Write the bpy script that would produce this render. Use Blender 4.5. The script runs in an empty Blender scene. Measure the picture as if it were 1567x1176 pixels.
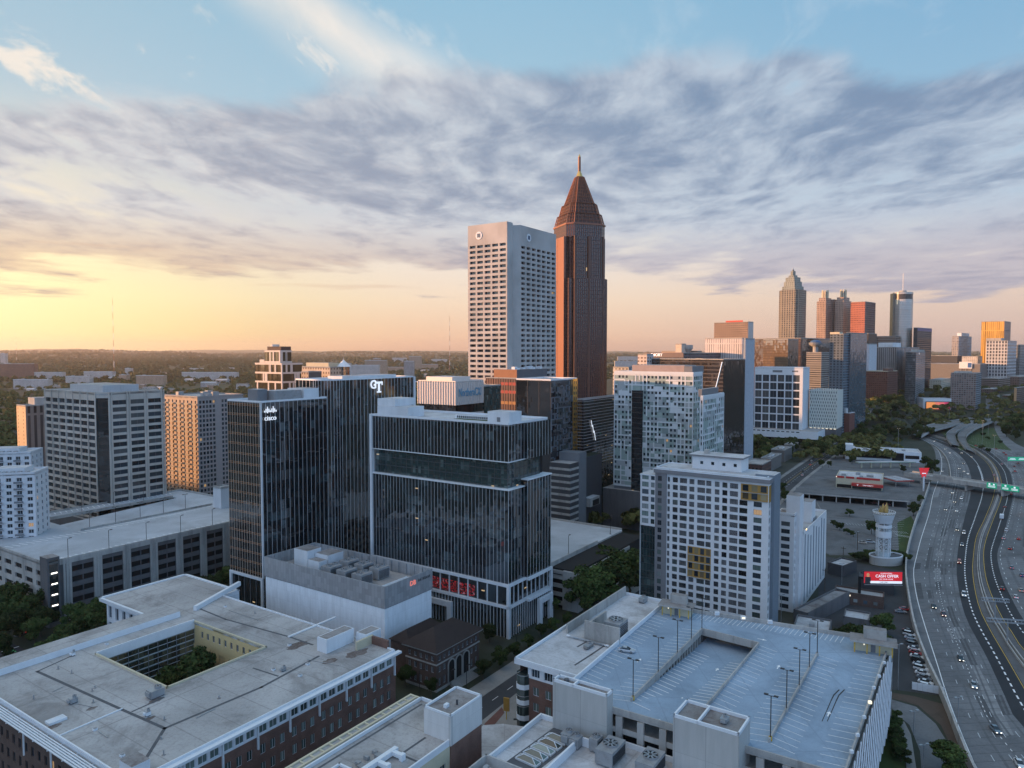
import bpy,math,random
import numpy as np
from mathutils import Vector,Matrix
random.seed(11)
rng=np.random.default_rng(5)
scene=bpy.context.scene
COL=scene.collection
R=math.radians

# ------------------------------------------------------------------ camera
FPX,CX,CY,HZ,CAMH=1088.0,783.5,588.0,538.0,110.0      # focal length in photo pixels, horizon row, flying height
PITCH=math.atan((CY- HZ)/ FPX)
cam=bpy.data.cameras.new('camera')
cam.sensor_width=36.0
cam.lens=36.0* FPX/1567.0
cam.clip_start=1.0
cam.clip_end=80000.0
camo=bpy.data.objects.new('camera',cam)
COL.objects.link(camo)
camo.location=(0,0,CAMH)
camo.rotation_euler=(R(90)- PITCH,0,0)
scene.camera=camo
CP,SP=math.cos(PITCH),math.sin(PITCH)

# ------------------------------------------------------------------ view, sun
scene.view_settings.view_transform='Standard'
scene.view_settings.look='None'
scene.view_settings.exposure=0.9
scene.view_settings.gamma=1.0
scene.cycles.max_bounces=5
scene.cycles.diffuse_bounces=2
scene.cycles.glossy_bounces=3
scene.cycles.transmission_bounces=2
scene.cycles.volume_bounces=0
scene.cycles.use_denoising=True
SUN_AZ,SUN_EL=R(-84),R(3.2)
SUN=Vector((math.sin(SUN_AZ)* math.cos(SUN_EL),math.cos(SUN_AZ)* math.cos(SUN_EL),math.sin(SUN_EL)))
sl=bpy.data.lights.new('sun','SUN')
sl.energy=5.0
sl.angle=R(0.6)
sl.color=(1.0,0.50,0.22)
so=bpy.data.objects.new('sun',sl)
COL.objects.link(so)
so.rotation_euler=(-SUN).to_track_quat('-Z','Y').to_euler()

# ------------------------------------------------------------------ node helper
class NT:
 def __init__(s,nt):
  s.t=nt
 def n(s,typ,**kw):
  nd=s.t.nodes.new(typ)
  for k,v in kw.items():
   setattr(nd,k,v)
  return nd
 def put(s,sock,v):
  if hasattr(v,'is_linked') or isinstance(v,bpy.types.NodeSocket):
   s.t.links.new(v,sock)
  elif v is not None:
   if isinstance(v,(tuple,list)) and len(v)==3 and sock.type=='RGBA':
    v=(*v,1)
   sock.default_value=v
 def m(s,op,a,b=None,c=None,clamp=False):
  nd=s.n('ShaderNodeMath',operation=op,use_clamp=clamp)
  s.put(nd.inputs[0],a)
  if b is not None:s.put(nd.inputs[1],b)
  if c is not None:s.put(nd.inputs[2],c)
  return nd.outputs[0]
 def mr(s,v,a,b,c=0.0,d=1.0,smooth=True):
  nd=s.n('ShaderNodeMapRange',interpolation_type='SMOOTHSTEP' if smooth else 'LINEAR')
  s.put(nd.inputs[0],v)
  for i,x in enumerate((a,b,c,d)):
   s.put(nd.inputs[1+ i],x)
  return nd.outputs[0]
 def mix(s,f,a,b,blend='MIX'):
  nd=s.n('ShaderNodeMix',data_type='RGBA',blend_type=blend)
  s.put(nd.inputs[0],f); s.put(nd.inputs[6],a); s.put(nd.inputs[7],b)
  return nd.outputs[2]
 def comb(s,x,y,z):
  nd=s.n('ShaderNodeCombineXYZ')
  s.put(nd.inputs[0],x); s.put(nd.inputs[1],y); s.put(nd.inputs[2],z)
  return nd.outputs[0]
 def sep(s,v):
  nd=s.n('ShaderNodeSeparateXYZ'); s.put(nd.inputs[0],v)
  return nd.outputs
 def noise(s,vec,scale,detail=4,rough=0.55,dist=0.0,dim='3D'):
  nd=s.n('ShaderNodeTexNoise',noise_dimensions=dim)
  if vec is not None:s.put(nd.inputs['Vector'],vec)
  nd.inputs['Scale'].default_value=scale
  nd.inputs['Detail'].default_value=detail
  nd.inputs['Roughness'].default_value=rough
  nd.inputs['Distortion'].default_value=dist
  return nd.outputs[0]
 def ramp(s,f,stops):
  nd=s.n('ShaderNodeValToRGB')
  el=nd.color_ramp.elements
  while len(el)< len(stops):el.new(0.5)
  for e,(p,c) in zip(el,stops):
   e.position=p; e.color=(*c,1)
  s.put(nd.inputs[0],f)
  return nd.outputs[0]
 def white(s,vec):
  nd=s.n('ShaderNodeTexWhiteNoise',noise_dimensions='3D'); s.put(nd.inputs['Vector'],vec)
  return nd.outputs['Value']

def srgb(r,g,b):
 f=lambda c:(c/255/12.92) if c<=10.3 else ((c/255+0.055)/1.055)**2.4
 return (f(r),f(g),f(b))

# ------------------------------------------------------------------ sky
def make_world():
 w=bpy.data.worlds.new('World'); scene.world=w; w.use_nodes=True
 t=NT(w.node_tree)
 for nd in list(w.node_tree.nodes):w.node_tree.nodes.remove(nd)
 out=t.n('ShaderNodeOutputWorld'); bg=t.n('ShaderNodeBackground')
 w.node_tree.links.new(bg.outputs[0],out.inputs[0])
 sky=t.n('ShaderNodeTexSky',sky_type='NISHITA')
 sky.sun_disc=False; sky.sun_elevation=SUN_EL; sky.sun_rotation=SUN_AZ
 sky.altitude=300; sky.air_density=1.0; sky.dust_density=1.5; sky.ozone_density=1.5
 tc=t.n('ShaderNodeTexCoord')
 x,y,z=t.sep(tc.outputs['Generated'])
 zc=t.m('MAXIMUM',z,0.0)
 z2=t.m('MULTIPLY',zc,2.0,clamp=True)
 az=t.m('ARCTAN2',x,y)
 # clear-sky colour by height, warm side / cool side / behind
 # sRGB stops read at the matching heights of the sky
 L=t.ramp(z2,[(0.0,srgb(255,214,140)),(0.05,srgb(255,232,156)),(0.14,srgb(255,242,184)),(0.23,srgb(255,238,198)),
     (0.36,srgb(222,220,216)),(0.6,srgb(182,208,224)),(0.9,srgb(158,198,220))])
 Mi=t.ramp(z2,[(0.0,srgb(226,178,150)),(0.04,srgb(250,208,176)),(0.14,srgb(255,230,204)),(0.23,srgb(250,236,222)),
      (0.36,srgb(214,220,228)),(0.6,srgb(172,206,226)),(0.9,srgb(150,196,224))])
 Rr=t.ramp(z2,[(0.0,srgb(190,170,168)),(0.04,srgb(222,194,184)),(0.14,srgb(236,212,198)),(0.23,srgb(226,218,218)),
      (0.36,srgb(186,206,226)),(0.6,srgb(150,192,222)),(0.9,srgb(126,180,218))])
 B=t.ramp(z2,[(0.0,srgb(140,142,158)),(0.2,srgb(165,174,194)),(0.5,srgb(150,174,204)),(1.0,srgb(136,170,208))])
 c=t.mix(t.mr(az,-0.62,-0.05),L,Mi)
 c=t.mix(t.mr(az,-0.05,0.62),c,Rr)
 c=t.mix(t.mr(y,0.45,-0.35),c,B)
 # glow round the low sun
 dt=t.m('ADD',t.m('ADD',t.m('MULTIPLY',x,math.sin(R(-68))),t.m('MULTIPLY',y,math.cos(R(-68)))),t.m('MULTIPLY',z,SUN.z))
 low=t.mr(zc,0.36,0.0)
 glow=t.m('MULTIPLY',t.mr(dt,0.62,1.0),low)
 c=t.mix(t.m('MULTIPLY',glow,0.75),c,(1.75,1.4,0.78))
 # a share of the physical sky
 c=t.mix(0.12,c,t.mix(1.0,sky.outputs[0],(0.12,0.12,0.12),'MULTIPLY'))
 # clouds: noise on a flat deck seen in perspective
 den=t.m('ADD',zc,0.085)
 px=t.m('DIVIDE',x,den); py=t.m('DIVIDE',y,den)
 warp=t.m('SUBTRACT',t.noise(t.comb(px,py,0.3),0.9,3,0.5),0.5)
 wx=t.m('ADD',t.m('DIVIDE',t.m('MULTIPLY',az,0.98),t.m('ADD',zc,0.17)),t.m('MULTIPLY',warp,0.45)); wy=t.m('ADD',t.m('DIVIDE',0.40,t.m('ADD',zc,0.035)),t.m('MULTIPLY',warp,0.35))
 n1=t.noise(t.comb(wx,wy,4.1),0.75,8,0.52)
 n2=t.noise(t.comb(wx,wy,9.7),2.3,9,0.58)
 n3=t.noise(t.comb(wx,wy,1.7),7.0,8,0.60)
 # height of the lower and upper edge of the cloud sheet, sloping across the sky
 lo=t.m('SUBTRACT',0.108,t.m('MULTIPLY',t.m('MULTIPLY',az,az),0.10))
 az1=t.m('SUBTRACT',az,0.12); hi=t.m('SUBTRACT',0.362,t.m('MULTIPLY',t.m('MULTIPLY',az1,az1),0.17))
 zz=t.m('ADD',zc,t.m('ADD',t.m('MULTIPLY',t.m('SUBTRACT',n1,0.5),0.15),t.m('MULTIPLY',t.m('SUBTRACT',n2,0.5),0.12)))
 band=t.m('MULTIPLY',t.mr(t.m('SUBTRACT',zz,lo),-0.008,0.020),t.mr(t.m('SUBTRACT',zz,hi),0.014,-0.016))
 thick=t.m('MULTIPLY',t.mr(zc,0.16,0.25),t.mr(az,-0.75,0.1,0.00,0.06))
 low_gap=t.m('MULTIPLY',t.mr(t.m('ABSOLUTE',t.m('SUBTRACT',zc,t.m('SUBTRACT',0.145,t.m('MULTIPLY',az,0.06)))),0.05,0.0),0.03)
 dn=t.m('SUBTRACT',t.m('ADD',t.m('ADD',t.m('MULTIPLY',n1,0.40),t.m('MULTIPLY',n2,0.42)),t.m('ADD',t.m('MULTIPLY',n3,0.18),thick)),low_gap)
 cov=t.m('MULTIPLY',band,t.mr(t.m('ADD',dn,t.mr(zc,0.22,0.12,0.0,0.095)),0.43,0.53))
 # shading inside the sheet: thick parts dark, thin parts and edges pale
 sh=t.mr(t.m('ADD',dn,t.m('MULTIPLY',t.m('SUBTRACT',n3,0.5),0.30)),0.68,0.42)
 cl_dark=t.mix(t.mr(az,-0.6,0.40),srgb(156,162,178),srgb(120,142,172))
 cl_light=t.mix(t.mr(az,-0.6,0.55),srgb(216,216,218),srgb(188,202,218))
 cl_dark=t.mix(t.mr(zc,0.19,0.10),cl_dark,t.mix(t.mr(az,-0.6,0.3),srgb(172,156,156),srgb(158,160,180)))
 cl_light=t.mix(t.mr(zc,0.19,0.10),cl_light,t.mix(t.mr(az,-0.6,0.3),srgb(226,200,172),srgb(190,186,196)))
 cl=t.mix(sh,cl_dark,cl_light)
 # puffs and a broad fan of high ice cloud above the sheet
 n4=t.noise(t.comb(wx,wy,2.2),4.6,10,0.62,0.2)
 side=t.mr(az,0.05,-0.35,0.25,1.0)
 wisp=t.m('MULTIPLY',t.m('MULTIPLY',t.mr(n4,0.53,0.68),t.mr(zc,0.16,0.26)),t.m('MULTIPLY',side,t.mr(zc,0.46,0.36,0.25,0.85)))
 stn=t.m('ADD',t.m('SUBTRACT',t.m('ADD',t.m('MULTIPLY',az,0.45),zc),0.288),t.m('MULTIPLY',t.m('SUBTRACT',n1,0.5),0.10))
 wid=t.m('SUBTRACT',0.15,t.m('MULTIPLY',zc,0.22))
 streak=t.m('MULTIPLY',t.mr(t.m('DIVIDE',t.m('ABSOLUTE',stn),wid),1.0,0.0),t.m('MULTIPLY',t.mr(az,0.02,-0.16),t.mr(zc,0.27,0.36)))
 streak=t.m('MULTIPLY',streak,t.mr(n2,0.30,0.62,0.35,0.95))
 wcol=t.mix(t.mr(az,-0.5,0.3),srgb(248,236,222),srgb(228,232,238))
 c=t.mix(t.m('MAXIMUM',wisp,streak),c,wcol)
 c=t.mix(t.m('MULTIPLY',cov,0.90),c,cl)
 # thin low bars of cloud under the sheet
 n5=t.noise(t.comb(t.m('MULTIPLY',az,2.2),t.m('MULTIPLY',zc,26.0),1.0),1.6,6,0.6)
 bars=t.m('MULTIPLY',t.mr(n5,0.56,0.70),t.m('MULTIPLY',t.mr(zc,0.055,0.085),t.mr(zc,0.15,0.11)))
 c=t.mix(t.m('MULTIPLY',bars,0.55),c,t.mix(t.mr(az,-0.5,0.4),srgb(226,190,160),srgb(176,168,178)))
 # brighter vault overhead and opposite the sunset
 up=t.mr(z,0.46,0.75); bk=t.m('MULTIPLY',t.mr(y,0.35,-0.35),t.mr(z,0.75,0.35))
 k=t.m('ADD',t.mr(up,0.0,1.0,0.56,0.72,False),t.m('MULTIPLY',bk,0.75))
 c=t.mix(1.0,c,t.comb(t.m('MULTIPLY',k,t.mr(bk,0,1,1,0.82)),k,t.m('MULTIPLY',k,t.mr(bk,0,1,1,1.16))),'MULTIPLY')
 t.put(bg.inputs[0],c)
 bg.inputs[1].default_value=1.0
make_world()

# ------------------------------------------------------------------ pixel -> world, used to read positions of real things
def P(px,py,z=0.0):
 a=(px- CX)/ FPX; b=(CY- py)/ FPX
 d=(a,CP+ b* SP,-SP+ b* CP)
 k=(z- CAMH)/ d[2]
 return Vector((a* k,d[1]* k,z))
def PD(px,py,dist):
 "point on the pixel's ray at ground distance dist"
 a=(px- CX)/ FPX; b=(CY- py)/ FPX
 d=(a,CP+ b* SP,-SP+ b* CP)
 k=dist/ d[1]
 return Vector((a* k,dist,CAMH+ d[2]* k))
def along(C,d,px,z):
 "how far from C along direction d one must go at height z to meet the column px"
 a=(px- CX)/ FPX
 return (a*(C[1]* CP-(z- CAMH)* SP)- C[0])/(d[0]- a* d[1]* CP)
TH=R(33.9)                                                    # street grid
def axes(th=TH):
 return Vector((math.sin(th),math.cos(th),0)),Vector((-math.cos(th),math.sin(th),0))
U,V=axes()

# ------------------------------------------------------------------ mesh builder
class MB:
 def __init__(s):
  s.v=[]; s.f=[]; s.m=[]; s.mats=[]; s.xf=None
 def mi(s,mat):
  if mat not in s.mats:s.mats.append(mat)
  return s.mats.index(mat)
 def add(s,pts,faces,mat):
  b=len(s.v)
  s.v.extend([tuple(p) for p in pts])
  k=s.mi(mat)
  for f in faces:
   s.f.append(tuple(i+ b for i in f)); s.m.append(k)
 def quad(s,a,b,c,d,mat):s.add((a,b,c,d),((0,1,2,3),),mat)
 def box(s,x0,x1,y0,y1,z0,z1,mat,top=None,bottom=True):
  p=[(x0,y0,z0),(x1,y0,z0),(x1,y1,z0),(x0,y1,z0),(x0,y0,z1),(x1,y0,z1),(x1,y1,z1),(x0,y1,z1)]
  s.add(p,[(0,1,5,4),(1,2,6,5),(2,3,7,6),(3,0,4,7)]+([(3,2,1,0)] if bottom else []),mat)
  s.add(p[4:],[(0,1,2,3)],top or mat)
 def prism(s,poly,z0,z1,mat,top=None,bottom=False):
  n=len(poly)
  ar=sum(poly[i][0]* poly[(i+1)% n][1]- poly[(i+1)% n][0]* poly[i][1] for i in range(n))
  if ar<0:poly=poly[::-1]
  p=[(q[0],q[1],z0) for q in poly]+[(q[0],q[1],z1) for q in poly]
  s.add(p,[(i,(i+1)% n,n+(i+1)% n,n+ i) for i in range(n)],mat)
  s.add([(q[0],q[1],z1) for q in poly],[tuple(range(n))],top or mat)
  if bottom:s.add([(q[0],q[1],z0) for q in poly],[tuple(range(n))[::-1]],mat)
 def ringwall(s,poly,z0,z1,th,mat,closed=True):
  "a parapet: thin wall along the inside of a polygon"
  n=len(poly)
  cx=sum(q[0] for q in poly)/ n; cy=sum(q[1] for q in poly)/ n
  for i in range(n if closed else n-1):
   a=Vector((*poly[i][:2],0)); b=Vector((*poly[(i+1)% n][:2],0))
   s.bar(a,b,th,z0,z1,mat)
 def bar(s,a,b,th,z0,z1,mat):
  a=Vector((a[0],a[1],0)); b=Vector((b[0],b[1],0))
  d=(b- a)
  if d.length<1e-6:return
  d.normalize(); n=Vector((-d.y,d.x,0))* th/2
  e=d* th/2
  s.prism([a- n- e,b- n+ e,b+ n+ e,a+ n- e],z0,z1,mat,bottom=True)
 def cyl(s,c,r0,r1,z0,z1,mat,n=12,cap=True):
  p=[]
  for k,(r,z) in enumerate(((r0,z0),(r1,z1))):
   for i in range(n):
    a=2* math.pi* i/ n
    p.append((c[0]+ r* math.cos(a),c[1]+ r* math.sin(a),z))
  s.add(p,[(i,(i+1)% n,n+(i+1)% n,n+ i) for i in range(n)],mat)
  if cap:
   s.add(p[n:],[tuple(range(n))],mat)
 def tube(s,a,b,r,mat,n=6):
  a=Vector(a); b=Vector(b); d=b- a
  if d.length<1e-6:return
  q=d.to_track_quat('Z','Y')
  p=[]
  for o in (a,b):
   for i in range(n):
    t=2* math.pi* i/ n
    p.append(tuple(o+ q@ Vector((r* math.cos(t),r* math.sin(t),0))))
  s.add(p,[(i,(i+1)% n,n+(i+1)% n,n+ i) for i in range(n)]+[tuple(range(n))[::-1],tuple(range(n,2* n))],mat)
 def mesh(s,name):
  me=bpy.data.meshes.new(name)
  me.from_pydata(s.v,[],s.f)
  for mt in s.mats:me.materials.append(mt)
  me.polygons.foreach_set('material_index',s.m)
  nl=len(me.loops)
  if nl:
   co=np.array(s.v,dtype=np.float64)
   li=np.empty(nl,dtype=np.int32); me.loops.foreach_get('vertex_index',li)
   lt=np.empty(len(me.polygons),dtype=np.int32); me.polygons.foreach_get('loop_total',lt)
   nr=np.empty(len(me.polygons)*3); me.polygons.foreach_get('normal',nr); nr=nr.reshape(-1,3)
   nrl=np.repeat(nr,lt,axis=0); p=co[li]
   h=np.hypot(nrl[:,0],nrl[:,1])+1e-9
   tx,ty=-nrl[:,1]/ h,nrl[:,0]/ h
   flat=np.abs(nrl[:,2])>0.75
   sg=np.where((np.abs(tx)>= np.abs(ty))&(tx<0),-1.0,np.where((np.abs(ty)> np.abs(tx))&(ty<0),-1.0,1.0))
   uv=np.empty((nl,2))
   uv[:,0]=np.where(flat,p[:,0],sg*(p[:,0]* tx+ p[:,1]* ty))
   uv[:,1]=np.where(flat,p[:,1],p[:,2])
   l=me.uv_layers.new(name='UVMap'); l.data.foreach_set('uv',uv.ravel())
  me.validate()
  return me
 def build(s,name,parent=None,loc=(0,0,0),rz=0.0):
  o=bpy.data.objects.new(name,s.mesh(name))
  COL.objects.link(o)
  o.location=loc; o.rotation_euler=(0,0,rz)
  if parent is not None:o.parent=parent
  return o

def tag(o,label=None,cat=None,group=None,kind=None):
 if label:o['label']=label
 if cat:o['category']=cat
 if group:o['group']=group
 if kind:o['kind']=kind
 return o
def empty(name,loc,rz=0.0,label=None,cat=None,group=None):
 o=bpy.data.objects.new(name,None); COL.objects.link(o)
 o.empty_display_size=1.0
 o.location=loc; o.rotation_euler=(0,0,rz)
 return tag(o,label,cat,group)
def copy_tree(o,parent=None):
 c=o.copy(); COL.objects.link(c)
 if parent is not None:c.parent=parent
 for ch in o.children:copy_tree(ch,c)
 return c
def struct(name,mb):
 o=mb.build(name); o['kind']='structure'; return o
_txt={}
def text_mesh(body,size,ext,mat,bold=0.0,align='CENTER'):
 cu=bpy.data.curves.new('lettering','FONT')
 cu.body=body; cu.size=size; cu.extrude=ext; cu.offset=bold
 cu.align_x=align; cu.align_y='CENTER'; cu.resolution_u=3
 o=bpy.data.objects.new('lettering',cu); COL.objects.link(o)
 dg=bpy.context.evaluated_depsgraph_get(); dg.update()
 me=bpy.data.meshes.new_from_object(o.evaluated_get(dg))
 bpy.data.objects.remove(o); bpy.data.curves.remove(cu)
 me.materials.clear(); me.materials.append(mat)
 return me
def lettering(body,size,mat,parent,loc,rz,ext=0.12,bold=0.0,name='lettering',sx=1.0):
 "upright letters, facing local -Y turned by rz"
 o=bpy.data.objects.new(name,text_mesh(body,size,ext,mat,bold)); COL.objects.link(o)
 o.location=loc; o.rotation_euler=(R(90),0,rz); o.scale=(sx,1,1)
 if parent is not None:o.parent=parent
 return o

# ------------------------------------------------------------------ materials
def newmat(name):
 m=bpy.data.materials.new(name); m.use_nodes=True
 t=NT(m.node_tree)
 b=m.node_tree.nodes['Principled BSDF']
 return m,t,b
def uvv(t):return t.n('ShaderNodeUVMap').outputs[0]
def objv(t):return t.n('ShaderNodeTexCoord').outputs['Object']
def mat_plain(name,col,rough=0.7,metal=0.0,var=0.12,scale=0.35,spec=0.4):
 "a surface with faint large and small mottling"
 m,t,b=newmat(name)
 v=objv(t)
 n=t.m('ADD',t.m('MULTIPLY',t.noise(v,scale,5,0.6),0.6),t.m('MULTIPLY',t.noise(v,scale*9,3,0.6),0.4))
 f=t.mr(n,0.3,0.7,1- var,1+ var)
 t.put(b.inputs['Base Color'],t.mix(1.0,col,t.comb(f,f,f),'MULTIPLY'))
 b.inputs['Roughness'].default_value=rough; b.inputs['Metallic'].default_value=metal
 b.inputs['Specular IOR Level'].default_value=spec
 return m
def mat_stain(name,col,stain,amount=0.5,scale=0.12,rough=0.85,seam=None,streak=False,fine=0.25,crack=0.0):
 "weathered roof or concrete: blotches, specks, seams of the sheets"
 m,t,b=newmat(name)
 v=objv(t) if not streak else objv(t)
 x,y,z=t.sep(v)
 if streak:v=t.comb(t.m('MULTIPLY',x,2.2),t.m('MULTIPLY',y,2.2),t.m('MULTIPLY',z,0.22))
 a=t.noise(v,scale,7,0.68,0.6)
 f=t.mr(a,0.42,0.72)
 g=t.noise(objv(t),1.3,5,0.7)
 c=t.mix(t.m('MULTIPLY',f,amount),col,stain)
 c=t.mix(t.m('MULTIPLY',t.mr(g,0.45,0.75),fine),c,stain)
 h=t.noise(objv(t),0.045,3,0.5)
 k=t.mr(h,0.3,0.7,0.86,1.12)
 c=t.mix(1.0,c,t.comb(k,k,k),'MULTIPLY')
 vo=t.n('ShaderNodeTexVoronoi',feature='DISTANCE_TO_EDGE'); vo.inputs['Scale'].default_value=0.06
 va=t.n('ShaderNodeVectorMath',operation='ADD'); t.put(va.inputs[0],objv(t)); nz=t.n('ShaderNodeTexNoise'); t.put(nz.inputs['Vector'],objv(t)); nz.inputs['Scale'].default_value=0.25
 vs=t.n('ShaderNodeVectorMath',operation='SCALE'); t.put(vs.inputs[0],nz.outputs['Color']); vs.inputs['Scale'].default_value=7.0; t.put(va.inputs[1],vs.outputs[0]); t.put(vo.inputs['Vector'],va.outputs[0])
 if crack:c=t.mix(t.m('MULTIPLY',t.mr(vo.outputs['Distance'],0.03,0.0),t.m('MULTIPLY',t.mr(h,0.4,0.6),crack)),c,stain)
 if seam:
  sx=t.m('ABSOLUTE',t.m('SUBTRACT',t.m('FRACT',t.m('DIVIDE',x,seam)),0.5))
  sy=t.m('ABSOLUTE',t.m('SUBTRACT',t.m('FRACT',t.m('DIVIDE',y,seam*3.1)),0.5))
  ln=t.m('MAXIMUM',t.mr(sx,0.47,0.5),t.mr(sy,0.485,0.5))
  c=t.mix(t.m('MULTIPLY',ln,0.45),c,stain)
 t.put(b.inputs['Base Color'],c)
 b.inputs['Roughness'].default_value=rough
 b.inputs['Specular IOR Level'].default_value=0.3
 return m
def mat_emit(name,col,strength):
 m,t,b=newmat(name)
 t.put(b.inputs['Base Color'],col)
 t.put(b.inputs['Emission Color'],col); b.inputs['Emission Strength'].default_value=strength
 return m
def mat_brick(name,c1,c2,mortar,sc=1.0):
 m,t,b=newmat(name)
 br=t.n('ShaderNodeTexBrick')
 t.put(br.inputs['Vector'],uvv(t))
 br.inputs['Scale'].default_value=1.0/ sc
 for k,v in (('Color1',c1),('Color2',c2),('Mortar',mortar)):br.inputs[k].default_value=(*v,1)
 br.inputs['Mortar Size'].default_value=0.02; br.inputs['Brick Width'].default_value=0.45; br.inputs['Row Height'].default_value=0.16
 n=t.mr(t.noise(objv(t),0.25,5,0.6),0.3,0.7,0.78,1.2)
 t.put(b.inputs['Base Color'],t.mix(1.0,br.outputs[0],t.comb(n,n,n),'MULTIPLY'))
 b.inputs['Roughness'].default_value=0.85
 return m
def mat_pane(name,tint=(0.02,0.03,0.04),blind=(0.30,0.34,0.34),nblind=0.3,lit=0.015,rough=0.06,spec=0.8):
 "window glass: rooms behind differ from window to window"
 m,t,b=newmat(name)
 r1=t.n('ShaderNodeObjectInfo').outputs['Random']
 r2=t.n('ShaderNodeNewGeometry').outputs['Random Per Island']
 r=t.m('FRACT',t.m('ADD',t.m('MULTIPLY',r1,7.31),t.m('MULTIPLY',r2,3.17)))
 rr=t.m('FRACT',t.m('MULTIPLY',r,13.7))
 bl=t.mr(r,1- nblind,1- nblind+0.02)
 dark=t.mix(rr,tint,tuple(min(1,3.2* q+0.01) for q in tint))
 bc=t.mix(rr,blind,tuple(q*0.45 for q in blind))
 t.put(b.inputs['Base Color'],t.mix(bl,dark,bc))
 b.inputs['Roughness'].default_value=rough
 b.inputs['Specular IOR Level'].default_value=spec
 t.put(b.inputs['Emission Color'],(1.0,0.62,0.28))
 rq=t.m('FRACT',t.m('MULTIPLY',r,29.3))
 t.put(b.inputs['Emission Strength'],t.m('MULTIPLY',t.m('LESS_THAN',rq,lit),0.2))
 bp=t.n('ShaderNodeBump'); bp.inputs['Strength'].default_value=0.15; bp.inputs['Distance'].default_value=0.05
 t.put(bp.inputs['Height'],t.noise(objv(t),0.7,2,0.5))
 t.put(b.inputs['Normal'],bp.outputs[0])
 return m
def mat_curtain(name,pw,ph,tint=(0.012,0.02,0.028),alt=(0.05,0.07,0.08),spand=(0.02,0.025,0.03),sp_h=0.24,line=None,lit=0.004,spec=0.7,tilt=0.035,altp=0.22,rough=0.04):
 "curtain wall: panes in metres on the wall, each a little out of true, floors behind, spandrel strips"
 m,t,b=newmat(name)
 u,v,_=t.sep(uvv(t))
 cu=t.m('FLOOR',t.m('DIVIDE',u,pw)); fv=t.m('DIVIDE',v,ph); cv=t.m('FLOOR',fv); frv=t.m('FRACT',fv)
 n1=t.white(t.comb(cu,cv,0.5)); n2=t.white(t.comb(cu,cv,7.5)); n3=t.white(t.comb(cu,cv,3.5))
 flo=t.white(t.comb(t.m('FLOOR',t.m('DIVIDE',u,pw*6)),cv,21.5))
 big=t.noise(t.comb(t.m('DIVIDE',u,pw*5),t.m('DIVIDE',v,ph*1.6),0.0),1.0,4,0.6)
 f=t.m('MULTIPLY',t.m('ADD',t.mr(n1,1- altp,1.0),t.mr(flo,0.72,1.0,0,0.7)),t.mr(big,0.35,0.65,0.15,1.0),clamp=True)
 c=t.mix(f,tint,alt)
 # spandrel strip at the head of each storey
 sp=t.m('GREATER_THAN',frv,1- sp_h)
 c=t.mix(sp,c,spand)
 if line:
  ln=t.m('LESS_THAN',t.m('ABSOLUTE',t.m('SUBTRACT',frv,1- sp_h*0.5)),0.022)
  ln2=t.m('LESS_THAN',t.m('ABSOLUTE',t.m('SUBTRACT',frv,0.985- sp_h)),0.02)
  c=t.mix(t.m('MULTIPLY',t.m('MAXIMUM',ln,ln2),0.8),c,line)
 t.put(b.inputs['Base Color'],c)
 b.inputs['Roughness'].default_value=rough
 b.inputs['Specular IOR Level'].default_value=spec; b.inputs['IOR'].default_value=1.75
 l=t.m('MULTIPLY',t.m('LESS_THAN',n3,lit),t.m('LESS_THAN',t.m('ABSOLUTE',t.m('SUBTRACT',frv,0.62)),0.05))
 t.put(b.inputs['Emission Color'],(1.0,0.72,0.4)); t.put(b.inputs['Emission Strength'],t.m('MULTIPLY',l,0.3))
 # pane tilt
 geo=t.n('ShaderNodeNewGeometry')
 off=t.comb(t.m('MULTIPLY',t.m('SUBTRACT',n1,0.5),tilt),t.m('MULTIPLY',t.m('SUBTRACT',n2,0.5),tilt),t.m('MULTIPLY',t.m('SUBTRACT',n3,0.5),tilt))
 va=t.n('ShaderNodeVectorMath',operation='ADD'); t.put(va.inputs[0],geo.outputs['Normal']); t.put(va.inputs[1],off)
 vn=t.n('ShaderNodeVectorMath',operation='NORMALIZE'); t.put(vn.inputs[0],va.outputs[0])
 t.put(b.inputs['Normal'],vn.outputs[0])
 return m
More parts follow.
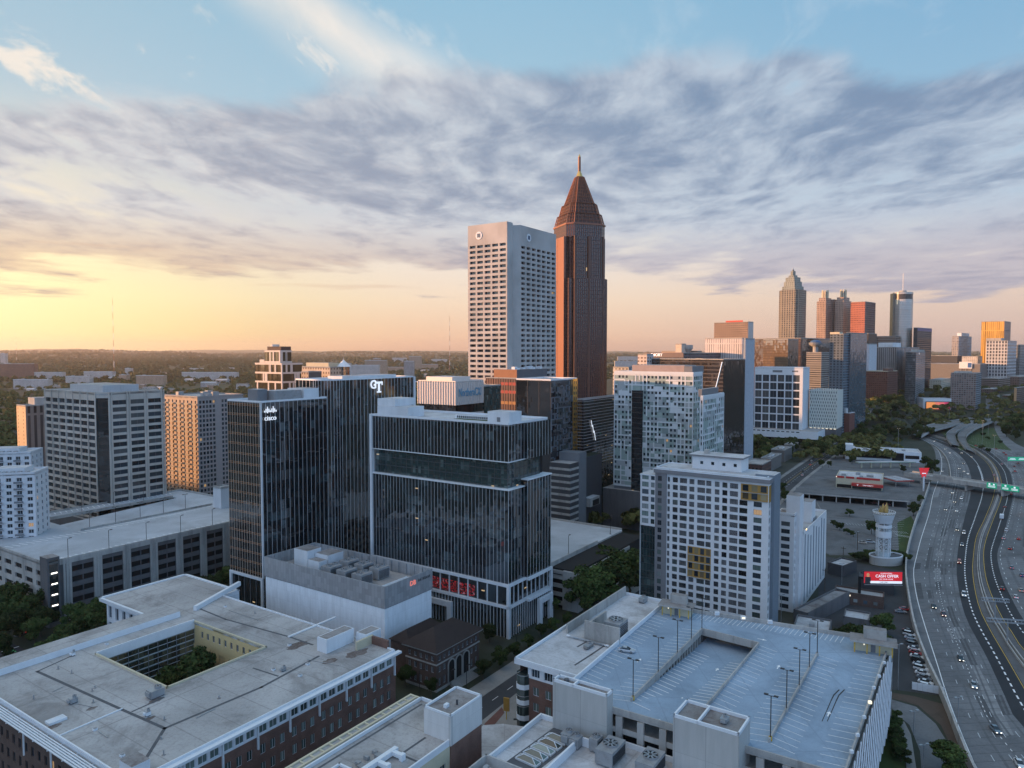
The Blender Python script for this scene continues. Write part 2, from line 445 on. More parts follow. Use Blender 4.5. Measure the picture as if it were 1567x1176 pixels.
def mat_grid(name,wall,glass,pw,ph,fw=0.6,fh=0.55,rough=0.7,glassr=0.12,var=0.5,lit=0.0,metal=0.0,pier=None,wvar=0.12):
 "far facade: a wall with a window in every bay and storey"
 m,t,b=newmat(name)
 u,v,_=t.sep(uvv(t))
 a=t.m('DIVIDE',u,pw); c_=t.m('DIVIDE',v,ph)
 fu=t.m('ABSOLUTE',t.m('SUBTRACT',t.m('FRACT',a),0.5)); fv=t.m('ABSOLUTE',t.m('SUBTRACT',t.m('FRACT',c_),0.5))
 mask=t.m('MULTIPLY',t.m('LESS_THAN',fu,fw/2),t.m('LESS_THAN',fv,fh/2))
 nz=t.n('ShaderNodeNewGeometry').outputs['Normal']
 _,_,gz=t.sep(nz)
 mask=t.m('MULTIPLY',mask,t.m('LESS_THAN',t.m('ABSOLUTE',gz),0.7))
 w=t.white(t.comb(t.m('FLOOR',a),t.m('FLOOR',c_),0.5))
 w2=t.white(t.comb(t.m('FLOOR',a),t.m('FLOOR',c_),4.5))
 k=t.m('ADD',1- var,t.m('MULTIPLY',w,var*2.2))
 g=t.mix(1.0,glass,t.comb(k,k,k),'MULTIPLY')
 h=t.mr(t.noise(objv(t),0.06,4,0.6),0.3,0.7,1- wvar,1+ wvar)
 wl=t.mix(1.0,wall,t.comb(h,h,h),'MULTIPLY')
 if pier:
  wl=t.mix(t.m('GREATER_THAN',fu,fw/2),wl,pier)
 t.put(b.inputs['Base Color'],t.mix(mask,wl,g))
 t.put(b.inputs['Roughness'],t.m('SUBTRACT',rough,t.m('MULTIPLY',mask,rough- glassr)))
 t.put(b.inputs['Specular IOR Level'],t.m('ADD',0.3,t.m('MULTIPLY',mask,0.5)))
 b.inputs['Metallic'].default_value=metal
 if lit:
  t.put(b.inputs['Emission Color'],(1.0,0.65,0.3))
  t.put(b.inputs['Emission Strength'],t.m('MULTIPLY',t.m('MULTIPLY',t.m('LESS_THAN',w2,lit),mask),0.35))
 return m
def mat_leaf(name,c1,c2):
 m,t,b=newmat(name)
 r=t.n('ShaderNodeObjectInfo').outputs['Random']
 g=t.n('ShaderNodeNewGeometry')
 isl=g.outputs['Random Per Island']
 n=t.noise(objv(t),0.35,3,0.6)
 f=t.m('ADD',t.m('MULTIPLY',isl,0.5),t.m('MULTIPLY',t.mr(n,0.3,0.7),0.5))
 c=t.mix(f,c1,c2)
 k=t.mr(r,0.0,1.0,0.55,1.5,False)
 t.put(b.inputs['Base Color'],t.mix(1.0,c,t.comb(k,k,t.m('MULTIPLY',k,0.9)),'MULTIPLY'))
 b.inputs['Roughness'].default_value=0.8; b.inputs['Specular IOR Level'].default_value=0.15
 return m

M={}
M['white']=mat_stain('white_panel',(0.62,0.65,0.68),(0.42,0.44,0.46),0.35,0.15,0.6,streak=True,fine=0.1)
M['white_metal']=mat_plain('white_metal',(0.66,0.69,0.72),0.45,0,0.06)
M['fin']=mat_plain('pale_fin',(0.54,0.56,0.58),0.4,0,0.04,spec=0.5)
M['fin_reflection_tint']=mat_plain('reflection_tinted_fin',(0.55,0.47,0.40),0.4,0.0,0.05)  # warm sky reflection put into the fin colour
M['conc']=mat_stain('pale_concrete',(0.40,0.39,0.37),(0.17,0.17,0.165),0.6,0.12,0.85,streak=True)
M['conc_flat']=mat_stain('flat_concrete',(0.36,0.355,0.34),(0.18,0.18,0.175),0.55,0.1)
M['conc_dark']=mat_stain('dark_concrete',(0.12,0.12,0.125),(0.06,0.06,0.065),0.5,0.12,0.85,streak=True)
M['grey_panel']=mat_plain('grey_panel',(0.16,0.17,0.185),0.6,0,0.08)
M['dgrey']=mat_plain('dark_grey_panel',(0.05,0.053,0.06),0.55,0,0.1)
M['membrane']=mat_stain('roof_membrane',(0.40,0.392,0.385),(0.16,0.15,0.145),0.75,0.07,0.8,seam=9.0,fine=0.45,crack=0.22)
M['membrane_white']=mat_stain('white_roof_membrane',(0.50,0.51,0.53),(0.24,0.23,0.225),0.8,0.09,0.8,seam=7.0,fine=0.45,crack=0.2)
M['gravel_roof']=mat_stain('gravel_roof',(0.27,0.26,0.255),(0.12,0.09,0.08),0.8,0.16,0.9,fine=0.5)
M['roof_line']=mat_plain('dark_walkway_pad',(0.085,0.09,0.10),0.8,0,0.2)
M['deck']=mat_stain('blue_grey_deck',(0.27,0.355,0.45),(0.17,0.225,0.285),0.75,0.06,0.75,seam=8.0,fine=0.4)
M['deck2']=mat_stain('pale_deck',(0.40,0.43,0.465),(0.27,0.285,0.30),0.7,0.05,0.8,fine=0.3)
M['paint']=mat_plain('white_paint',(0.78,0.78,0.77),0.7,0,0.2,1.5)
M['paint_worn']=mat_plain('worn_white_paint',(0.60,0.62,0.63),0.8,0,0.35,2.0)
M['yellow_paint']=mat_plain('yellow_paint',(0.55,0.36,0.06),0.7,0,0.2)
M['green_paint']=mat_plain('green_bike_paint',(0.10,0.42,0.16),0.7,0,0.2)
M['asphalt']=mat_stain('asphalt',(0.050,0.053,0.058),(0.026,0.027,0.029),0.6,0.05,0.9)
M['asphalt_dark']=mat_stain('fresh_asphalt',(0.030,0.033,0.038),(0.018,0.019,0.021),0.5,0.04,0.85)
M['pave']=mat_stain('concrete_pavement',(0.25,0.245,0.235),(0.14,0.135,0.13),0.6,0.08)
M['highway']=mat_stain('concrete_highway',(0.165,0.172,0.18),(0.07,0.073,0.078),0.85,0.035,0.85,fine=0.5,crack=0.3)
M['lot']=mat_stain('worn_parking_lot',(0.135,0.142,0.150),(0.065,0.067,0.07),0.85,0.05,0.9,fine=0.6,crack=0.4)
M['soil']=mat_stain('mulch',(0.085,0.062,0.048),(0.05,0.042,0.032),0.7,0.2)
M['grass']=mat_stain('grass',(0.045,0.075,0.022),(0.026,0.05,0.016),0.7,0.15,0.95,fine=0.6)
M['ground']=mat_stain('ground',(0.030,0.038,0.022),(0.055,0.055,0.050),0.8,0.012,0.95,fine=0.3)
M['brick']=mat_brick('red_brick',(0.175,0.082,0.060),(0.13,0.060,0.046),(0.16,0.12,0.10))
M['brick_brown']=mat_brick('brown_brick',(0.105,0.062,0.048),(0.075,0.046,0.038),(0.11,0.085,0.075))
M['tile']=mat_stain('dark_roof_tile',(0.034,0.024,0.022),(0.018,0.013,0.013),0.6,0.5,0.8,seam=0.6)
M['cream']=mat_plain('cream_stucco',(0.52,0.47,0.34),0.8,0,0.08)
M['yellow_wall']=mat_plain('yellow_stucco',(0.56,0.44,0.23),0.8,0,0.08)
M['amber']=mat_plain('amber_panel',(0.36,0.20,0.045),0.6,0,0.1)
M['steel']=mat_plain('galvanised_steel',(0.34,0.36,0.38),0.45,0.5,0.15)
M['unit']=mat_stain('hvac_casing',(0.30,0.31,0.32),(0.15,0.14,0.13),0.5,0.4,0.6)
M['black']=mat_plain('black_void',(0.010,0.010,0.011),0.9,0,0.1)
M['pole']=mat_plain('dark_pole',(0.035,0.033,0.033),0.5,0.2,0.1)
M['lens']=mat_emit('lamp_lens',(1.0,0.85,0.6),0.5)
M['warm_lamp']=mat_emit('warm_lamp',(1.0,0.62,0.25),2.0)
M['rubber']=mat_plain('rubber',(0.012,0.012,0.013),0.8)
M['pane']=mat_pane('window_glass')
M['pane_dark']=mat_pane('dark_window_glass',(0.012,0.018,0.024),(0.10,0.11,0.115),0.2,0.008)
M['pane_green']=mat_pane('greenish_window_glass',(0.030,0.045,0.042),(0.20,0.27,0.25),0.45,0.004)
M['pane_amber']=mat_pane('amber_window_glass',(0.05,0.035,0.02),(0.35,0.28,0.16),0.4,0.1)
M['frame_white']=M['white_metal']; M['frame_dark']=M['dgrey']
M['led_red']=mat_emit('red_tail_lamp',(1.0,0.06,0.03),1.2)
M['led_white']=mat_emit('white_head_lamp',(1.0,0.93,0.8),1.6)
M['signwhite']=mat_emit('backlit_white_sign',(0.95,0.97,1.0),0.3)
M['green_sign']=mat_emit('green_sign',(0.02,0.40,0.22),0.2)
M['red']=mat_plain('red_enamel',(0.45,0.035,0.03),0.5)
M['red_sign']=mat_emit('red_sign',(0.65,0.02,0.03),0.3)
M['leaf']=mat_leaf('leaves',(0.012,0.024,0.009),(0.055,0.080,0.024))
M['leaf_warm']=mat_leaf('olive_leaves',(0.034,0.042,0.014),(0.095,0.100,0.034))
M['bark']=mat_plain('bark',(0.07,0.055,0.042),0.9,0,0.2)

# ------------------------------------------------------------------ ground sheet, hills
def build_ground():
 mb=MB(); S=26000
 mb.quad((-S,-S,0),(S,-S,0),(S,S,0),(-S,S,0),M['ground'])
 struct('ground',mb)
build_ground()

def rise(x,y):
 "the ground climbs a little towards the far district"
 s=lambda t:max(0,min(1,t))**2*(3-2* max(0,min(1,t)))
 px=CX+ FPX* x/ max(y,1)
 return max(34* s((y-1000)/330)* s((x-140)/200),32* s((y-880)/160)* s((px-1290)/40)* s((1402- px)/22)* s((1250- y)/200))
# ------------------------------------------------------------------ building frame
FACE={'L':((0,1),(-1,0),-90),'R':((1,0),(0,-1),0),'B':((0,1),(1,0),90),'T':((1,0),(0,1),180)}
REG=[]
class Bld:
 """local axes: x runs along the right-hand face (away to the right), y along the left-hand face (away to the left),
 origin at the nearest corner on the ground"""
 def __init__(s,name,label,cat,xc,yt,yb=None,z=None,xl=None,xr=None,wl=None,wr=None,th=TH,group=None,C=None):
  s.U,s.V=axes(th)
  if C is not None:
   s.C=Vector(C); s.h=z
  elif yb is not None:
   s.C=P(xc,yb,0.0)
   lo,hi=0.0,600.0
   for _ in range(50):                       # height that puts the top on its row
    mid=(lo+ hi)/2
    dz=mid- CAMH; dep=s.C.y* CP- dz* SP; up=s.C.y* SP+ dz* CP
    if CY- FPX* up/ dep> yt:lo=mid
    else:hi=mid
   s.h=z if z is not None else lo
  else:
   s.C=P(xc,yt,z); s.h=z
   s.C.z=0
  s.wl=wl if wl is not None else along(s.C,s.V,xl,s.h)
  s.wr=wr if wr is not None else along(s.C,s.U,xr,s.h)
  s.rz=R(90)- th
  s.root=empty(name,(s.C.x,s.C.y,0),s.rz,label,cat,group)
  s.nwin=0; REG.append(s)
  s.wins=[]
 def part(s,name,mb,parent=None):
  return mb.build(name,parent or s.root)
 def pt(s,x,y,z=0.0):
  return Vector((s.C.x,s.C.y,0))+ s.U* x+ s.V* y+ Vector((0,0,z))
 def loc(s,p):
  d=Vector((p[0]- s.C.x,p[1]- s.C.y,0))
  return d.dot(s.U),d.dot(s.V)
 def pix(s,px,py,z):
  return s.loc(P(px,py,z))
 def fpt(s,face,sa,z,org=(0,0),dep=0.0):
  d,n,_=FACE[face]
  return (org[0]+ d[0]* sa- n[0]* dep,org[1]+ d[1]* sa- n[1]* dep,z)
 def fquad(s,mb,face,sa,sb,za,zb,mat,org=(0,0),dep=0.0):
  q=[s.fpt(face,sa,za,org,dep),s.fpt(face,sb,za,org,dep),s.fpt(face,sb,zb,org,dep),s.fpt(face,sa,zb,org,dep)]
  if face in ('L','T'):q.reverse()
  mb.quad(*q,mat)
 def fbox(s,mb,face,sa,sb,za,zb,out,inn,mat,org=(0,0)):
  "a box on a face from depth -out (proud) to inn"
  a=s.fpt(face,sa,za,org,-out); b=s.fpt(face,sb,zb,org,inn)
  mb.box(min(a[0],b[0]),max(a[0],b[0]),min(a[1],b[1]),max(a[1],b[1]),za,zb,mat)
 def facade(s,mb,face,s0,s1,z0,z1,cols,rows,mat,depth=0.35,skip=None,org=(0,0),style=None,cell=None):
  """wall with real openings; cols/rows are spans; windows are kept for windows()"""
  se=sorted({round(q,3) for q in [s0,s1]+[a for c in cols for a in c]})
  ze=sorted({round(q,3) for q in [z0,z1]+[a for c in rows for a in c]})
  holes=set()
  for i,c in enumerate(cols):
   for j,r in enumerate(rows):
    if skip and skip(i,j):continue
    holes.add((round(c[0],3),round(r[0],3)))
    s.wins.append((face,c[0],c[1],r[0],r[1],org,depth,style(i,j) if callable(style) else style))
  for i in range(len(se)-1):
   run=None
   for j in range(len(ze)-1):
    hole=(se[i],ze[j]) in holes
    if not hole:
     if cell:s.fquad(mb,face,se[i],se[i+1],ze[j],ze[j+1],cell(i,j) or mat,org)
     elif run is None:run=ze[j]
    if hole:
     if run is not None:s.fquad(mb,face,se[i],se[i+1],run,ze[j],mat,org); run=None
     a,b,za,zb=se[i],se[i+1],ze[j],ze[j+1]
     F=lambda sa,z,d:s.fpt(face,sa,z,org,d)
     mb.quad(F(a,za,0),F(b,za,0),F(b,za,depth),F(a,za,depth),mat)
     mb.quad(F(a,zb,0),F(b,zb,0),F(b,zb,depth),F(a,zb,depth),mat)
     mb.quad(F(a,za,0),F(a,zb,0),F(a,zb,depth),F(a,za,depth),mat)
     mb.quad(F(b,za,0),F(b,zb,0),F(b,zb,depth),F(b,za,depth),mat)
   if run is not None:s.fquad(mb,face,se[i],se[i+1],run,ze[-1],mat,org)
 def windows(s,pane=None,frame=None,limit=100,fw=0.09,mull=1.5,name='window'):
  pane=pane or M['pane']; frame=frame or M['frame_white']
  def wmesh(mb,w,h,f,place,mull_):
   pn=f or pane
   place(mb,0,w,0,h,0.0,pn)
   fr=fw
   for a,b,c,d in ((0,fr,0,h),(w- fr,w,0,h),(fr,w- fr,0,fr),(fr,w- fr,h- fr,h)):
    place(mb,a,b,c,d,-0.05,frame)
   if mull_ and w> mull_:
    k=max(1,int(round(w/ mull_))-1) if w/ mull_>=1.6 else 1
    for q in range(k):
     x=w*(q+1)/(k+1); place(mb,x- fr/2,x+ fr/2,fr,h- fr,-0.05,frame)
  def dist(w):
   p=s.fpt(w[0],(w[1]+ w[2])/2,(w[3]+ w[4])/2,w[5])
   q=s.pt(*p)
   vis=0 if w[0] in ('L','R') else 500
   return (q- Vector((0,0,CAMH))).length+ vis
  ws=sorted(s.wins,key=dist)
  left=limit- s.nwin
  cache={}
  for w in ws[:max(0,left)]:
   face,a,b,za,zb,org,dep,stl=w
   key=(round(b- a,2),round(zb- za,2),stl)
   if key not in cache:
    mb=MB()
    def place(mb_,x0,x1,z0,z1,d,mat):mb_.quad((x0,d,z0),(x1,d,z0),(x1,d,z1),(x0,d,z1),mat)
    wmesh(mb,b- a,zb- za,M.get(stl) if stl else None,place,mull)
    cache[key]=mb.mesh(name)
   o=bpy.data.objects.new(name,cache[key]); COL.objects.link(o); o.parent=s.root
   p=s.fpt(face,a if face in ('R','B') else b,za,org,dep)
   o.location=p; o.rotation_euler=(0,0,R(FACE[face][2]))
  s.nwin+= min(len(ws),max(0,left))
  rest=ws[max(0,left):]
  if rest:
   mb=MB()
   for face,a,b,za,zb,org,dep,stl in rest:
    def place(mb_,x0,x1,z0,z1,d,mat):s.fquad(mb_,face,a+ x0,a+ x1,za+ z0,za+ z1,mat,org,dep+ d)
    wmesh(mb,b- a,zb- za,M.get(stl) if stl else None,place,mull)
   o=s.part(name,mb); o['kind']='stuff'
  s.wins=[]
 def curtain(s,face,s0,s1,z0,z1,glass,fin=None,sp=1.5,fd=0.12,fwid=0.11,band=None,bands=(),org=(0,0),name='curtain_wall',bandh=0.25):
  "glass skin with its fins and slab-edge strips, one part"
  mb=MB()
  s.fquad(mb,face,s0,s1,z0,z1,glass,org)
  if fin:
   n=max(1,int(round((s1- s0)/ sp)))
   for i in range(n+1):
    x=s0+(s1- s0)* i/ n
    s.fbox(mb,face,x- fwid/2,x+ fwid/2,z0,z1,fd,-0.004,fin,org)
  for zb in bands:
   s.fbox(mb,face,s0,s1,zb- bandh/2,zb+ bandh/2,fd*0.5,-0.004,band,org)
  return s.part(name,mb)
 def roof(s,x0,x1,y0,y1,z,mat=None,par=1.0,parmat=None,th=0.35,name='roof'):
  mb=MB()
  mb.box(x0,x1,y0,y1,z-0.5,z,mat or M['membrane'])
  if par:
   pm=parmat or M['white_metal']
   mb.box(x0,x1,y0,y0+ th,z+0.003,z+ par,pm); mb.box(x0,x1,y1- th,y1,z+0.003,z+ par,pm)
   mb.box(x0,x0+ th,y0+ th,y1- th,z+0.003,z+ par,pm); mb.box(x1- th,x1,y0+ th,y1- th,z+0.003,z+ par,pm)
  return s.part(name,mb)
 def block(s,x0,x1,y0,y1,z0,z1,mat,top=None,name='wall'):
  mb=MB(); mb.box(x0,x1,y0,y1,z0,z1,mat,top)
  return s.part(name,mb)

def spans(a,b,n,w,off=0.0):
 "n equal bays between a and b, an opening w wide in each"
 st=(b- a)/ n
 return [(a+ st* i+(st- w)/2+ off,a+ st* i+(st+ w)/2+ off) for i in range(n)]

# ------------------------------------------------------------------ rooftop equipment, each a thing of its own
def fan_mesh(mb,c,r,z,mat=None):
 mb.cyl(c,r,r,z,z+0.5,mat or M['unit'],16,cap=False)
 mb.cyl(c,r*0.93,r*0.93,z+0.3,z+0.31,M['black'],16)
 for k in range(4):
  a=k* math.pi/4
  d=Vector((math.cos(a),math.sin(a),0))* r*0.93
  n=Vector((-d.y,d.x,0)).normalized()* r*0.12
  C=Vector((c[0],c[1],0))
  mb.prism([C- d- n,C+ d- n,C+ d+ n,C- d+ n],z+0.36,z+0.40+0.002* k,M['steel'])
 mb.cyl(c,r*0.22,r*0.2,z+0.3,z+0.55,M['pole'],8)
def chiller(loc,rz,label,lx=6.0,ly=4.0,lz=4.0,fans=1,group=None):
 root=empty('cooling_tower',loc,rz,label,'cooling unit',group)
 mb=MB()
 mb.box(-lx/2,lx/2,-ly/2,ly/2,0.35,lz,M['unit'])
 for x in (-lx/2+0.3,lx/2-0.3):
  for y in (-ly/2+0.3,ly/2-0.3):mb.box(x-0.12,x+0.12,y-0.12,y+0.12,0,0.35,M['steel'])
 mb.build('casing',root)
 for sgn in (-1,1):
  l=MB()
  for k in range(8):
   z=0.7+ k*(lz-1.3)/8
   l.box(-lx/2+0.35,lx/2-0.35,sgn*(ly/2+0.05)-0.045,sgn*(ly/2+0.05)+0.045,z,z+(lz-1.3)/16,M['dgrey'])
  l.build('louvre',root)
 for i in range(fans):
  f=MB(); fan_mesh(f,((i+0.5)* lx/ fans- lx/2,0),min(lx/ fans,ly)*0.40,lz+0.003)
  f.build('fan',root)
 return root
def rooftop_unit(loc,rz,label,lx=3.0,ly=2.0,lz=1.6,mat=None,group=None):
 root=empty('rooftop_unit',loc,rz,label,'air conditioner',group)
 mb=MB(); mt=mat or M['unit']
 mb.box(-lx/2,lx/2,-ly/2,ly/2,0.25,lz,mt)
 mb.box(-lx/2-0.06,lx/2+0.06,-ly/2-0.06,ly/2+0.06,lz+0.003,lz+0.12,M['steel'])
 mb.build('casing',root)
 c=MB(); c.box(-lx/2+0.1,lx/2-0.1,-ly/2+0.1,ly/2-0.1,0,0.246,M['roof_line']); c.build('curb',root)
 f=MB(); fan_mesh(f,(lx*0.2,0),ly*0.33,lz+0.125); f.build('fan',root)
 h=MB(); h.box(-lx/2-0.5,-lx/2-0.003,-ly*0.35,ly*0.35,lz*0.45,lz*0.95,mt); h.build('hood',root)
 return root

# ================================================================== the glass towers in the middle
def main_glass(n,pw):return mat_curtain(n,pw,4.2,(0.005,0.009,0.013),(0.060,0.086,0.095),(0.015,0.021,0.027),0.16,altp=0.36,spec=0.85,tilt=0.045)
G_main=main_glass('dark_blue_curtain_glass',1.741)
G_cis=main_glass('dark_curtain_glass',2.37)
G_teal=mat_curtain('teal_recess_glass',1.5,3.7,(0.022,0.040,0.042),(0.12,0.165,0.16),(0.030,0.05,0.05),0.2,altp=0.35,lit=0.02)
G_warm_reflection=mat_curtain('reflection_lined_glass',1.5,4.2,(0.016,0.014,0.014),(0.060,0.050,0.040),(0.030,0.024,0.020),0.26,line=(0.55,0.27,0.14),spec=0.9,altp=0.3)  # warm sky reflection painted into the tint and floor lines
G_store=mat_curtain('shopfront_glass',1.6,4.5,(0.010,0.013,0.016),(0.05,0.06,0.06),(0.012,0.014,0.016),0.12,lit=0.015,altp=0.25)
def mural_mat():
 m,t,b=newmat('red_mural_glass')
 u,v,_=t.sep(uvv(t))
 n=t.noise(t.comb(u,v,0),1.1,5,0.7); n2=t.noise(t.comb(u,v,5),0.9,4,0.7)
 c=t.mix(t.mr(n,0.46,0.6),(0.012,0.014,0.017),(0.55,0.03,0.035))
 c=t.mix(t.mr(n2,0.58,0.66),c,(0.7,0.30,0.34))
 t.put(b.inputs['Base Color'],c); t.put(b.inputs['Emission Color'],c); b.inputs['Emission Strength'].default_value=0.10
 b.inputs['Roughness'].default_value=0.15
 return m
def front_tower():
 b=Bld('glass_office_tower','broad dark glass block with white fins, a recessed teal band and red mural below','office tower',778,651,yb=977,xl=570,xr=838)
 wl,wr=b.wl,b.wr
 z0,z1,z2,z3=21.0,57.0,68.0,b.h
 xs=wr*0.38; pr=1.6
 core=MB()
 core.box(2.2,wr-0.5,2.2,wl-0.5,0.0,z3-1,M['black'])
 b.part('core',core)
 for za,zb,gl,fin in ((z0,z1,G_main,M['fin']),(z2,z3,G_main,M['fin'])):
  b.curtain('L',0,wl,za,zb,gl,fin,wl/41,fd=0.09,fwid=0.09)
  b.curtain('R',0,xs,za,zb,gl,fin,2.3,fd=0.09,fwid=0.09)
  b.curtain('R',xs,wr,za,zb+(2.5 if za== z0 else 0),gl,fin,2.3,fd=0.09,fwid=0.09,org=(0,-pr))
  mb=MB(); b.fquad(mb,'L',-pr,0,za,zb+(2.5 if za== z0 else 0),gl,(xs,0)); b.part('curtain_wall',mb)
  mb=MB(); b.fquad(mb,'B',-pr,wl,za,zb,gl,(wr,0)); b.part('curtain_wall',mb)
  mb=MB(); b.fquad(mb,'T',0,wr,za,zb,gl,(0,wl)); b.part('curtain_wall',mb)
 # recessed storeys
 b.curtain('L',1.4,wl-0.2,z1+0.5,z2-0.35,G_teal,M['dgrey'],3.1,0.10,0.1,M['dgrey'],(z1+4.0,z1+7.5),org=(1.4,0))
 b.curtain('R',1.4,wr*0.86,z1+0.5,z2-0.35,G_teal,M['dgrey'],3.1,0.10,0.1,M['dgrey'],(z1+4.0,z1+7.5),org=(0,1.4))
 mb=MB()
 mb.box(-0.5,xs-0.003,-0.5,wl,z1,z1+0.45,M['white_metal'])
 mb.box(xs,wr+0.3,-pr-0.4,wl,z1+2.5,z1+2.95,M['white_metal'])
 b.part('ledge',mb)
 mb=MB(); mb.box(-0.4,wr+0.3,-0.4,wl,z2-0.3,z2,M['white_metal']); b.part('soffit',mb)
 # white strip closing the left end
 mb=MB(); mb.box(-0.7,1.0,wl,wl+1.3,14,z3+0.8,M['white']); b.part('end_fin',mb)
 b.roof(0,wr,-pr*0,wl,z3,M['membrane_white'],0.9,M['white_metal'])
 # roof garden, screen wall, stair heads
 mb=MB(); mb.box(2,9,14,31,z3+0.02,z3+0.35,M['grass']); b.part('roof_garden',mb)
 mb=MB(); mb.box(9.4,9.7,8,33,z3+0.003,z3+1.8,M['white_metal'])
 for k in range(24):mb.box(9.3,9.397,8.5+ k,9.1+ k,z3+0.5,z3+1.4,M['dgrey'])
 b.part('screen_wall',mb)
 x,y=b.pix(790,655,z3)
 ph=MB(); ph.box(2.5,11,1.2,11.5,z3+0.003,z3+4.6,M['white'],M['membrane_white']); o=b.part('stair_house',ph)
 d=MB(); d.box(2.42,2.497,5.5,7.0,z3+0.05,z3+2.5,M['grey_panel']); b.part('door',d,o)
 ph=MB(); ph.box(2.0,12,wl-19,wl-1,z3+0.003,z3+4.3,M['white'],M['membrane_white']); b.part('plant_screen',ph)
 ph=MB(); ph.box(3.0,16,wl-10.5,wl-0.1,z3+4.31,z3+7.4,M['white'],M['membrane_white']); b.part('plant_screen',ph)
 # base: white bands, corner column, mural storey, portals
 for zz in (z0-0.55,12.0):
  mb=MB(); mb.box(-0.9,xs-0.003,-0.9,wl,zz-0.55,zz+0.5,M['white'])
  mb.box(xs,wr+0.3,-pr-0.9,wl-3,zz-0.553,zz+0.503,M['white']); b.part('white_band',mb)
 mb=MB(); mb.box(-0.9,0.3,-0.9,0.3,0,z0-1.15,M['white']); b.part('corner_column',mb)
 mb=MB(); mb.box(wr-0.8,wr+0.3,-pr-0.9,-pr+0.2,0,z0-1.15,M['white']); b.part('corner_column',mb)
 mural=mural_mat()
 b.curtain('L',0.3,wl,12.6,z0-1.2,G_store,M['white_metal'],4.6,0.5,0.35)
 mb=MB(); b.fquad(mb,'L',16,39,13.0,17.6,mural,(-0.05,0)); b.part('mural',mb)
 b.curtain('R',0.3,wr,12.6,z0-1.2,G_store,M['white_metal'],3.2,0.35,0.2)
 b.curtain('L',0.3,wl,0,11.4,G_store,M['fin'],1.6,0.35,0.14)
 b.curtain('R',0.3,wr,0,11.4,G_store,M['fin'],1.6,0.35,0.14)
 for face,a0,a1,zt in (('L',27,41,9.0),('R',wr*0.62,wr*0.98,10.5)):
  og=(0,0) if face=='L' else (0,-pr)
  mb=MB()
  b.fbox(mb,face,a0,a0+2.2,0,zt,1.6,-0.2,M['white'],og); b.fbox(mb,face,a1-2.2,a1,0,zt,1.6,-0.2,M['white'],og)
  b.fbox(mb,face,a0+2.2,a1-2.2,zt-2.2,zt,1.6,-0.2,M['white'],og)
  b.part('entrance_portal',mb)
 return b
FT=front_tower()

def cisco_tower():
 b=Bld('corner_glass_tower','dark glass tower with a white five-letter sign under small bars at its top corner','office tower',404,617,yb=937,xl=348,xr=500)
 wl,wr,h=b.wl,b.wr,b.h
 core=MB(); core.box(0.4,wr-0.4,0.4,wl-0.4,0.0,h-0.6,M['black']); b.part('core',core)
 b.curtain('L',0,wl,14.3,h,G_warm_reflection,M['fin_reflection_tint'],wl/13,0.1,0.1)
 b.curtain('R',0,wr,14.3,h,G_cis,M['fin'],wr/15,0.1,0.1)
 for f,a in (('B',wl),('T',wr)):
  mb=MB(); b.fquad(mb,f,0,a,0,h,G_main,(wr,wl)if f=='T' and False else ((wr,0) if f=='B' else (0,wl))); b.part('curtain_wall',mb)
 mb=MB(); mb.box(-0.45,0.25,-0.45,0.25,14.3,h+0.4,M['fin']); b.part('corner_post',mb)
 b.roof(0,wr,0,wl,h,M['membrane_white'],0.8)
 mb=MB()
 b.fbox(mb,'L',0,wl,13.2,14.3,0.6,0.5,M['white'])
 b.fbox(mb,'L',0,1.2,0,13.2,0.6,0.5,M['white']); b.fbox(mb,'L',wl-1.4,wl,0,13.2,0.6,0.5,M['white'])
 b.part('base_frame',mb)
 b.curtain('L',1.2,wl-1.4,0,13.2,G_store,M['grey_panel'],3.8,0.2,0.2,org=(0.3,0))
 b.curtain('R',0,wr,0,14.2,G_store,M['fin'],1.6)
 # sign: bars of different height over the word
 sg=empty('sign',(0,0,0)); sg.parent=b.root
 hs=(0.8,1.5,2.4,1.5,0.8,1.5,2.4,1.5,0.8)
 mb=MB()
 for i,q in enumerate(hs):
  x=1.2+ i*0.72; mb.box(x,x+0.26,-0.95,-0.6,h-4.1+(0.0 if q<2 else -0.35),h-4.1+ q,M['signwhite'])
 mb.build('bars',sg)
 lettering('cisco',3.0,M['signwhite'],sg,(4.2,-0.75,h-6.6),0,0.15,0.0,sx=1.0)
 # roof plant
 for (x0,x1,y0,y1,z,mt,nm) in ((4,9,7.5,14,5.2,'grey_panel','stair_house'),(10,24,3.5,12,4.4,'unit','plant_screen'),(25,wr-2,3,14,4.8,'white','plant_screen')):
  mb=MB(); mb.box(x0,x1,y0,y1,h+0.003,h+ z,M[mt],M['membrane_white']); b.part(nm,mb)
 return b
CT=cisco_tower()

